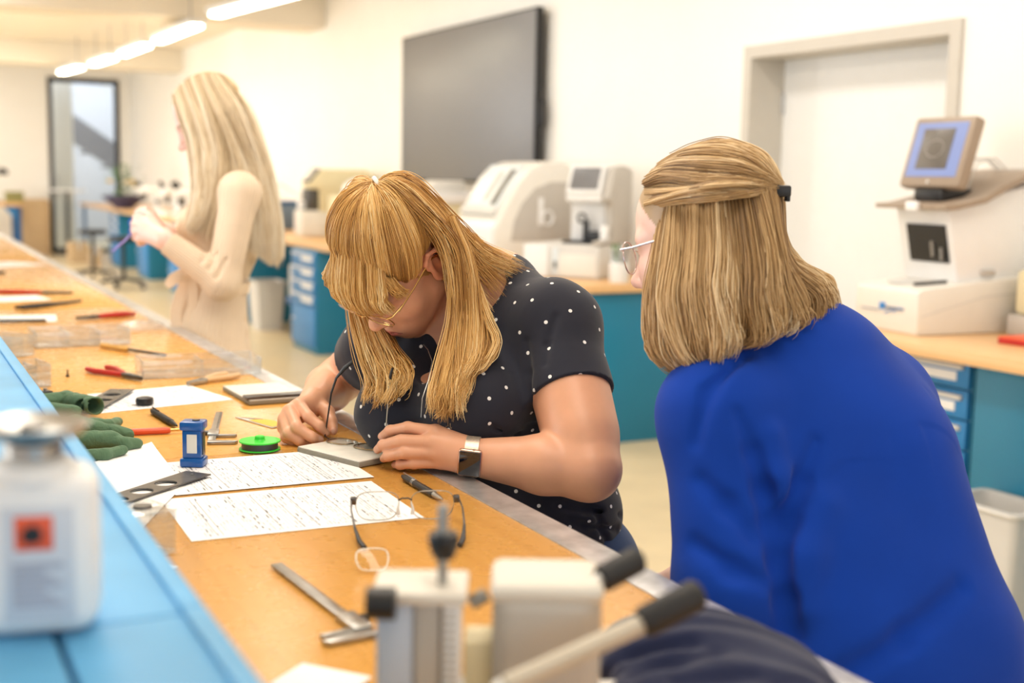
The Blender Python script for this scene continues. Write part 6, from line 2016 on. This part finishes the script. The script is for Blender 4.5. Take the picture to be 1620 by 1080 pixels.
def hands(S, wr, dirv, dorsal, sc=1.0, side=1):
    """relaxed hand: palm, four curled fingers, thumb leaving the side"""
    f = np.array(dirv, float); f /= np.linalg.norm(f)
    n = np.array(dorsal, float); n -= f * (n @ f); n /= np.linalg.norm(n)
    s = np.cross(f, n) * side            # towards the little finger for side = 1 right hand
    W_ = lambda a, b, c: wr + (f * a + s * b + n * c) * sc
    for k, (b, L, r) in enumerate(((-0.026, (0.040, 0.024, 0.019), 0.0085), (-0.008, (0.044, 0.027, 0.020), 0.0088), (0.010, (0.040, 0.025, 0.019), 0.0084), (0.026, (0.031, 0.019, 0.017), 0.0074))):
        m = W_(0.082 - 0.05 * abs(b - 0.0) * 4 * (0.3 if k < 3 else 0.9), b * 1.05, 0)
        S.rc(W_(0.005, b * 0.5, 0), m, 0.018 * sc, 0.012 * sc, 0.012)
        a, p = 0.35 + 0.05 * k, m
        for i, l in enumerate(L):
            q = p + (f * math.cos(a) - n * math.sin(a)) * l * sc
            S.rc(p, q, r * (1.12 - 0.1 * i) * sc, r * (1.0 - 0.1 * i) * sc, 0.004)
            p = q; a += 0.45
    S.limb([W_(0.015, -0.018, -0.004), W_(0.045, -0.040, -0.014), W_(0.072, -0.048, -0.020), W_(0.092, -0.046, -0.026)], [0.016 * sc, 0.0125 * sc, 0.0105 * sc, 0.008 * sc], 0.006)


# ------------------------------------------------------------------ standing woman
def woman_beige():
    K3 = 1.10
    g_at = globals()['at']
    at = lambda px, py, d: g_at(px, py, d * K3)
    CH = lambda pts: [at(*p) for p in pts]
    root = person('person', 'woman with long pale blonde hair in a beige knit dress standing at the far bench', (0.98, 3.84, 0))
    F = Frame(at(336, 190, 3.5), (-0.86, 0.22, -0.42), up=(-0.3, 0.0, 1), sc=K3)
    nb = at(372, 285, 3.52)
    shL, shR = at(380, 305, 3.38), at(362, 300, 3.70)
    RTt = shR - shL; RTt /= np.linalg.norm(RTt)
    pel = at(332, 568, 3.54)
    mid = (shL + shR) / 2
    upT = mid - pel; upT -= RTt * (upT @ RTt); upT /= np.linalg.norm(upT); fw_ = np.cross(upT, RTt)
    Rt = np.stack([RTt, fw_, upT], 1)
    elL = at(352, 448, 3.36); wrL = at(258, 378, 3.33)
    elR = at(330, 440, 3.74); wrR = at(262, 368, 3.50)
    def torso(S, inf):
        S.rc(shL + RTt * 0.02, shR - RTt * 0.02, 0.052, 0.052, 0.04, inf=inf)
        S.rc(nb, mid, 0.045, 0.07, 0.04, inf=inf)
        S.el(mid - upT * 0.10, (0.150, 0.098, 0.15), Rt, 0.05, inf=inf)
        for s in (-1, 1):
            S.el(mid - upT * 0.13 + fw_ * 0.085 + RTt * s * 0.062 * K3, (0.062, 0.058, 0.062), Rt, 0.04, inf=inf)
        S.el(at(345, 440, 3.54), (0.125, 0.072, 0.13), Rt, 0.05, inf=inf)
        S.el(at(333, 515, 3.54), (0.148, 0.092, 0.13), Rt, 0.05, inf=inf)
        S.el(pel, (0.162, 0.098, 0.13), Rt, 0.05, inf=inf)
    S = Sdf(K3)
    add_head(S, F)
    S.rc(F.w(0, -0.03, -0.03), nb, 0.046, 0.050, 0.02)
    torso(S, -0.012)
    S.limb([shL, elL, wrL], [0.045, 0.036, 0.025], 0.015); S.limb([shR, elR, wrR], [0.045, 0.036, 0.025], 0.015)
    # hands meeting in front of the chest around a spectacle frame
    for w, kn in ((wrL, ((232, 350, 3.36), (226, 357, 3.35), (224, 366, 3.35), (228, 376, 3.35))), (wrR, ((236, 344, 3.46), (230, 348, 3.46), (228, 356, 3.46), (230, 364, 3.46)))):
        for p in kn:
            S.rc(w, at(*p), 0.022, 0.0125, 0.012)
    S_fing(S, CH, [
        ([(232, 350, 3.36), (216, 344, 3.37), (214, 352, 3.39), (220, 360, 3.40)], [0.011, 0.0098, 0.0085, 0.007]),
        ([(226, 357, 3.35), (213, 354, 3.36), (212, 364, 3.385), (220, 369, 3.40)], [0.0115, 0.0098, 0.0085, 0.007]),
        ([(224, 366, 3.35), (214, 366, 3.36), (214, 376, 3.385), (222, 379, 3.40)], [0.011, 0.0095, 0.0082, 0.007]),
        ([(228, 376, 3.35), (219, 378, 3.36), (221, 385, 3.38), (228, 385, 3.395)], [0.0098, 0.0085, 0.0075, 0.006]),
        ([(250, 362, 3.37), (236, 342, 3.385), (226, 335, 3.40), (217, 335, 3.41)], [0.014, 0.012, 0.010, 0.008]),
        ([(236, 344, 3.46), (222, 338, 3.45), (216, 345, 3.43), (218, 353, 3.425)], [0.011, 0.0098, 0.0085, 0.007]),
        ([(230, 348, 3.46), (217, 347, 3.45), (215, 356, 3.43), (221, 362, 3.425)], [0.0115, 0.0098, 0.0085, 0.007]),
        ([(228, 356, 3.46), (218, 357, 3.45), (217, 366, 3.43), (223, 371, 3.425)], [0.011, 0.0095, 0.0082, 0.007]),
        ([(230, 364, 3.46), (222, 367, 3.45), (222, 375, 3.43), (227, 378, 3.425)], [0.0098, 0.0085, 0.0075, 0.006]),
        ([(252, 356, 3.47), (240, 338, 3.45), (230, 332, 3.43), (220, 333, 3.42)], [0.014, 0.012, 0.010, 0.008])], 0.005)
    hL, hR = pel - RTt * 0.085 - upT * 0.03, pel + RTt * 0.085 - upT * 0.03
    fL, fR = np.array([hL[0] + 0.0, hL[1], 0.09]), np.array([hR[0] + 0.02, hR[1], 0.09])
    kL, kR = hL * 0.5 + fL * 0.5 + np.array([-0.02, 0, 0]), hR * 0.5 + fR * 0.5 + np.array([-0.02, 0, 0])
    legs(S, hL, hR, kL, kR, fL, fR, 0.075, 0.052, 0.036)
    V, Q = S.mesh(0.0034)
    c = skin_color(V, F, rgb(244, 208, 196)[:3], rgb(206, 130, 128)[:3], rgb(160, 128, 100)[:3], rgb(196, 164, 112)[:3])
    child_world(mesh_obj('body', V, Q, M['skin'], root, c), root)
    S = Sdf(K3)
    torso(S, 0.006)
    for sh, el_, wr in ((shL, elL, wrL), (shR, elR, wrR)):
        S.rc(sh, el_, 0.050, 0.044, 0.02); S.rc(el_, el_ * 0.08 + wr * 0.92, 0.043, 0.032, 0.02, cap='b')
    knee = (kL + kR) / 2
    S.rc(pel - upT * 0.04, np.array([knee[0], knee[1], knee[2] - 0.05]), 0.100, 0.105, 0.06, cap='b', flat=(RTt, 1.5))
    # gathers at the waist and elbow
    for z, px in ((462, 382), (484, 380), (508, 386), (530, 388)):
        S.rc(at(px, z, 3.50), at(px - 80, z - 6, 3.44), 0.006, 0.004, 0.016, 's')
    for a, b in (((330, 425, 3.32), (345, 400, 3.33)), ((342, 440, 3.315), (358, 410, 3.325)), ((318, 415, 3.32), (330, 392, 3.33))):
        S.rc(at(*a), at(*b), 0.0025, 0.0015, 0.012, 's')
    nk = F.w(0, -0.02, -0.06)
    S.rc(nb, nk, 0.055, 0.062, 0.006, 's')
    V, Q = S.mesh(0.0042)
    # rib coordinate: across the limb nearest each point
    rib = np.zeros(len(V))
    seg_ = [(shL, elL), (elL, wrL), (shR, elR), (elR, wrR)]
    best = np.full(len(V), 0.062)
    ang = np.arctan2((V - mid) @ RTt, (V - mid) @ fw_)
    rib = ang * 0.14
    for a, b in seg_:
        ab = b - a; t = np.clip(((V - a) @ ab) / (ab @ ab), 0, 1); pv = V - a - t[:, None] * ab; d = np.sqrt((pv ** 2).sum(1))
        u = ab / np.linalg.norm(ab); e1 = np.cross(u, RTt); e1 /= np.linalg.norm(e1); e2 = np.cross(u, e1)
        m = d < best
        best[m] = d[m]; rib[m] = np.arctan2(pv[m] @ e1, pv[m] @ e2) * 0.05
    M['knit'] = knit = pm('beige_rib_knit', (238, 216, 190), 0.9, var=0.04)
    n, l, b = knit.node_tree.nodes, knit.node_tree.links, knit.node_tree.nodes['Principled BSDF']
    at_ = n.new('ShaderNodeAttribute'); at_.attribute_name = 'rib'
    mu = n.new('ShaderNodeMath'); mu.operation = 'MULTIPLY'; mu.inputs[1].default_value = 2 * PI / 0.0095
    si = n.new('ShaderNodeMath'); si.operation = 'SINE'
    l.new(at_.outputs['Fac'], mu.inputs[0]); l.new(mu.outputs[0], si.inputs[0])
    bp = n.new('ShaderNodeBump'); bp.inputs['Strength'].default_value = 0.6; bp.inputs['Distance'].default_value = 0.003
    l.new(si.outputs[0], bp.inputs['Height']); l.new(bp.outputs[0], b.inputs['Normal'])
    child_world(mesh_obj('knit_dress', V, Q, knit, root, None, {'rib': ('FLOAT', rib)}), root)
    # belt with bow and hanging ends
    be = MB()
    def strap(pts, w, name):
        P = [np.array(p) for p in pts]
        vs, fs = [], []
        for i, p in enumerate(P):
            tdir = P[min(i + 1, len(P) - 1)] - P[max(i - 1, 0)]; tdir /= np.linalg.norm(tdir)
            sd_ = np.cross(tdir, FW); sd_ /= np.linalg.norm(sd_); nn = np.cross(tdir, sd_)
            for a, b_ in ((-1, -1), (1, -1), (1, 1), (-1, 1)):
                vs.append(p + sd_ * a * w / 2 + nn * b_ * 0.0022)
        for i in range(len(P) - 1):
            for j in range(4):
                fs.append((i * 4 + j, i * 4 + (j + 1) % 4, i * 4 + 4 + (j + 1) % 4, i * 4 + 4 + j))
        fs += [(3, 2, 1, 0), tuple(len(vs) - 4 + j for j in range(4))]
        o = child_world(MB().add(vs, fs).build(name, M['knit'], root), root)
        bv = o.modifiers.new('round', 'BEVEL'); bv.width = 0.0015; bv.segments = 2
        return o
    strap(spline(CH([(296, 438, 3.44), (284, 470, 3.435), (278, 500, 3.435), (282, 528, 3.435)]), 9), 0.034, 'belt_end')
    strap(spline(CH([(300, 438, 3.42), (306, 470, 3.415), (305, 500, 3.415), (304, 528, 3.415)]), 9), 0.032, 'belt_end')
    strap(spline(CH([(300, 438, 3.42), (285, 440, 3.40), (266, 452, 3.40), (270, 440, 3.41), (288, 430, 3.42), (302, 436, 3.43)]), 14), 0.020, 'belt_bow')
    ring = []
    for a in np.linspace(0, 2 * PI, 40, endpoint=False):
        ring.append(at(345, 446, 3.54) + RTt * 0.148 * math.cos(a) + fw_ * 0.090 * math.sin(a))
    vs, fs = [], []
    for p in ring:
        o = p - at(345, 446, 3.54); o /= np.linalg.norm(o)
        for z, t_ in ((-0.017, 0.0), (0.017, 0.0), (0.017, 0.005), (-0.017, 0.005)):
            vs.append(p + upT * z + o * t_)
    for i in range(40):
        for j in range(4):
            fs.append((i * 4 + j, i * 4 + (j + 1) % 4, ((i + 1) % 40) * 4 + (j + 1) % 4, ((i + 1) % 40) * 4 + j))
    child_world(MB().add(vs, fs).build('belt', M['knit'], root), root)
    shoes('shoe', [fL, fR], (-1, 0.1, 0), M['white'], root)
    # hair
    sets = []
    near = [[(276, 150, 3.44), (288, 185, 3.42), (306, 230, 3.405), (314, 290, 3.39), (308, 335, 3.385), (298, 368, 3.385)],
            [(290, 132, 3.43), (308, 185, 3.405), (322, 240, 3.395), (326, 300, 3.385), (318, 340, 3.38), (306, 362, 3.38)],
            [(308, 122, 3.43), (330, 180, 3.40), (344, 240, 3.40), (338, 290, 3.39), (326, 335, 3.38), (310, 368, 3.38)],
            [(325, 118, 3.43), (352, 175, 3.41), (378, 225, 3.43), (402, 275, 3.45), (416, 345, 3.45), (420, 412, 3.46)],
            [(340, 117, 3.44), (372, 165, 3.42), (396, 225, 3.44), (414, 285, 3.46), (426, 350, 3.47), (429, 415, 3.48)],
            [(352, 121, 3.46), (386, 168, 3.44), (408, 230, 3.45), (424, 300, 3.48), (434, 360, 3.49), (437, 418, 3.50)],
            [(358, 126, 3.50), (392, 175, 3.48), (414, 240, 3.49), (430, 310, 3.50), (439, 370, 3.52), (441, 415, 3.52)],
            [(352, 124, 3.55), (388, 175, 3.56), (410, 240, 3.58), (425, 310, 3.60), (434, 370, 3.60), (436, 410, 3.60)]]
    sets.append(strands([CH(g) for g in near], 7000, RNG, K=16, thick=0.014, clump=0.5, nclump=90, root=0.35, jitter=0.06, frizz=0.002))
    farh = [[(280, 150, 3.56), (292, 190, 3.58), (304, 235, 3.60), (312, 290, 3.60), (314, 340, 3.58)],
            [(300, 128, 3.57), (322, 185, 3.60), (340, 240, 3.61), (350, 300, 3.66), (345, 350, 3.66)],
            [(330, 120, 3.57), (365, 175, 3.60), (385, 240, 3.61), (398, 300, 3.68), (405, 380, 3.66)]]
    sets.append(strands([CH(g) for g in farh], 2000, RNG, K=16, thick=0.014, clump=0.5, nclump=40, root=0.35, jitter=0.06, frizz=0.002))
    M['hair_c'] = hair_mat('pale_blonde_hair', ((168, 144, 108), (212, 190, 154), (238, 222, 194), (250, 242, 226)))
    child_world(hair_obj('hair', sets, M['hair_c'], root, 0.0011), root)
    # frame in her hands
    t = thing('blue_spectacles', 'blue spectacle frame held by the standing woman', 'glasses', tuple(at(206, 370, 3.40)))
    o_ = np.array(t.location)
    M['bluefr'] = pm('blue_frame_plastic', (40, 96, 190), 0.35, var=0.05)
    M['lilac'] = pm('lilac_plastic', (150, 140, 216), 0.4, var=0.05)
    for dx in (0, 1):
        MB().tube([Vector(at(212 + 8 * math.cos(a), 352 + dx * 14 + 7 * math.sin(a), 3.395 + 0.01 * dx) - o_) for a in np.linspace(0, 2 * PI, 16, endpoint=False)], 0.003, 6, closed=True).build('rim', M['bluefr'], t)
    MB().tube([Vector(at(*p) - o_) for p in ((209, 368, 3.40), (198, 380, 3.39), (184, 392, 3.38), (178, 398, 3.38))], [0.003, 0.003, 0.004, 0.004], 8).build('temple', M['lilac'], t)
    return root


t1 = time.time(); woman_dots(); t2 = time.time(); woman_blue(); t3 = time.time(); woman_beige(); t4 = time.time()
print('PEOPLE', round(t2 - t1, 1), round(t3 - t2, 1), round(t4 - t3, 1))
# ================================================================== soft things on the bench
def soft(px, py, z):
    return onz(px, py, ZB + z)


M['glove'] = cloth_mat('green_rubberised_cotton', (92, 122, 94), 0.8, weave=500, bump=0.25, wr=0.5, wscale=38, sheen=0.1)
def glove(name, label, tubes, hollow=None):
    S = Sdf()
    for a, b, za, zb, ra, rb in tubes:
        S.rc(soft(a[0], a[1], za), soft(b[0], b[1], zb), ra, rb, 0.006)
    if hollow:
        a, b, za, zb, r = hollow
        S.rc(soft(a[0], a[1], za), soft(b[0], b[1], zb), r, r, 0.003, 's')
    S.disp(lambda P: 0.0004 * np.sin(P[:, 0] * 260 + 3 * np.sin(P[:, 1] * 90)) + 0.0003 * np.sin(P[:, 1] * 330 + P[:, 2] * 200))
    V, Q = S.mesh(0.0022)
    base = V.mean(0); base[2] = V[:, 2].min()
    V[:, 2] += ZB + 0.001 - base[2]; base[2] = ZB + 0.001
    o = mesh_obj(name, V, Q, M['glove'], None, None, None, base); o.location = tuple(base)
    return tag(o, label, 'glove', None)
glove('work_glove', 'dark green work glove with open round cuff, lying behind the other glove', [((70, 640), (105, 636), 0.018, 0.020, 0.018, 0.0175), ((105, 636), (150, 645), 0.020, 0.021, 0.0175, 0.0175), ((75, 652), (118, 655), 0.012, 0.012, 0.015, 0.013)], ((128, 641), (190, 653), 0.0205, 0.022, 0.0140))
glove('work_glove', 'dark green work glove with fingers pointing right to the screwdriver', [((70, 690), (120, 678), 0.024, 0.024, 0.024, 0.022), ((118, 678), (152, 682), 0.024, 0.020, 0.021, 0.017), ((148, 672), (170, 674), 0.026, 0.020, 0.012, 0.0105), ((170, 674), (186, 668), 0.020, 0.018, 0.0105, 0.009), ((150, 680), (184, 684), 0.022, 0.018, 0.013, 0.0115), ((184, 684), (203, 688), 0.018, 0.015, 0.0115, 0.010), ((110, 698), (176, 696), 0.018, 0.018, 0.0165, 0.0150), ((176, 698), (200, 703), 0.016, 0.013, 0.0130, 0.0110), ((200, 703), (217, 702), 0.013, 0.011, 0.0108, 0.0095), ((120, 722), (165, 720), 0.011, 0.011, 0.0105, 0.0095), ((165, 720), (195, 713), 0.011, 0.011, 0.0095, 0.008)])

S = Sdf()
ZC_ = 0.022
for a, b, za, zb, ra, rb, fl in (((1010, 1040), (1100, 1034), 0.008, 0.014, 0.044, 0.050, 0.58), ((1100, 1034), (1205, 1068), 0.014, 0.006, 0.050, 0.032, 0.58), ((1205, 1068), (1250, 1090), 0.005, 0.003, 0.030, 0.020, 0.5), ((1060, 1115), (1210, 1120), 0.014, 0.012, 0.05, 0.05, 0.6)):
    S.rc(soft(a[0], a[1], za), soft(b[0], b[1], zb), ra, rb, 0.05, flat=((0, 0, 1), fl))
for a, b, r in (((1000, 1062), (1130, 1028), 0.006), ((1075, 1075), (1190, 1062), 0.007), ((1010, 1030), (1090, 1012), 0.005)):
    S.rc(hit(S, *a, 0.7), hit(S, *b, 0.7), r * 0.8, r * 0.4, 0.02, 's')
S.disp(lambda P: 0.0012 * np.sin(P[:, 0] * 90 + P[:, 1] * 120 + 2 * np.sin(P[:, 1] * 40)))
V, Q = S.mesh(0.0035)
V[:, 2] = np.maximum(V[:, 2], ZB + 0.002)
V[:, 0] = np.minimum(V[:, 0], 0.803)
M['navy'] = cloth_mat('navy_cloth', (22, 30, 62), 0.9, wr=0.35)
base = V.mean(0); base[2] = ZB + 0.002
o = mesh_obj('folded_cloth', V, Q, M['navy'], None, None, None, base); o.location = tuple(base)
tag(o, 'crumpled navy cloth on the bench edge behind the clamping fixture', 'cloth')
print('SCRIPT', round(time.time() - T0, 1))
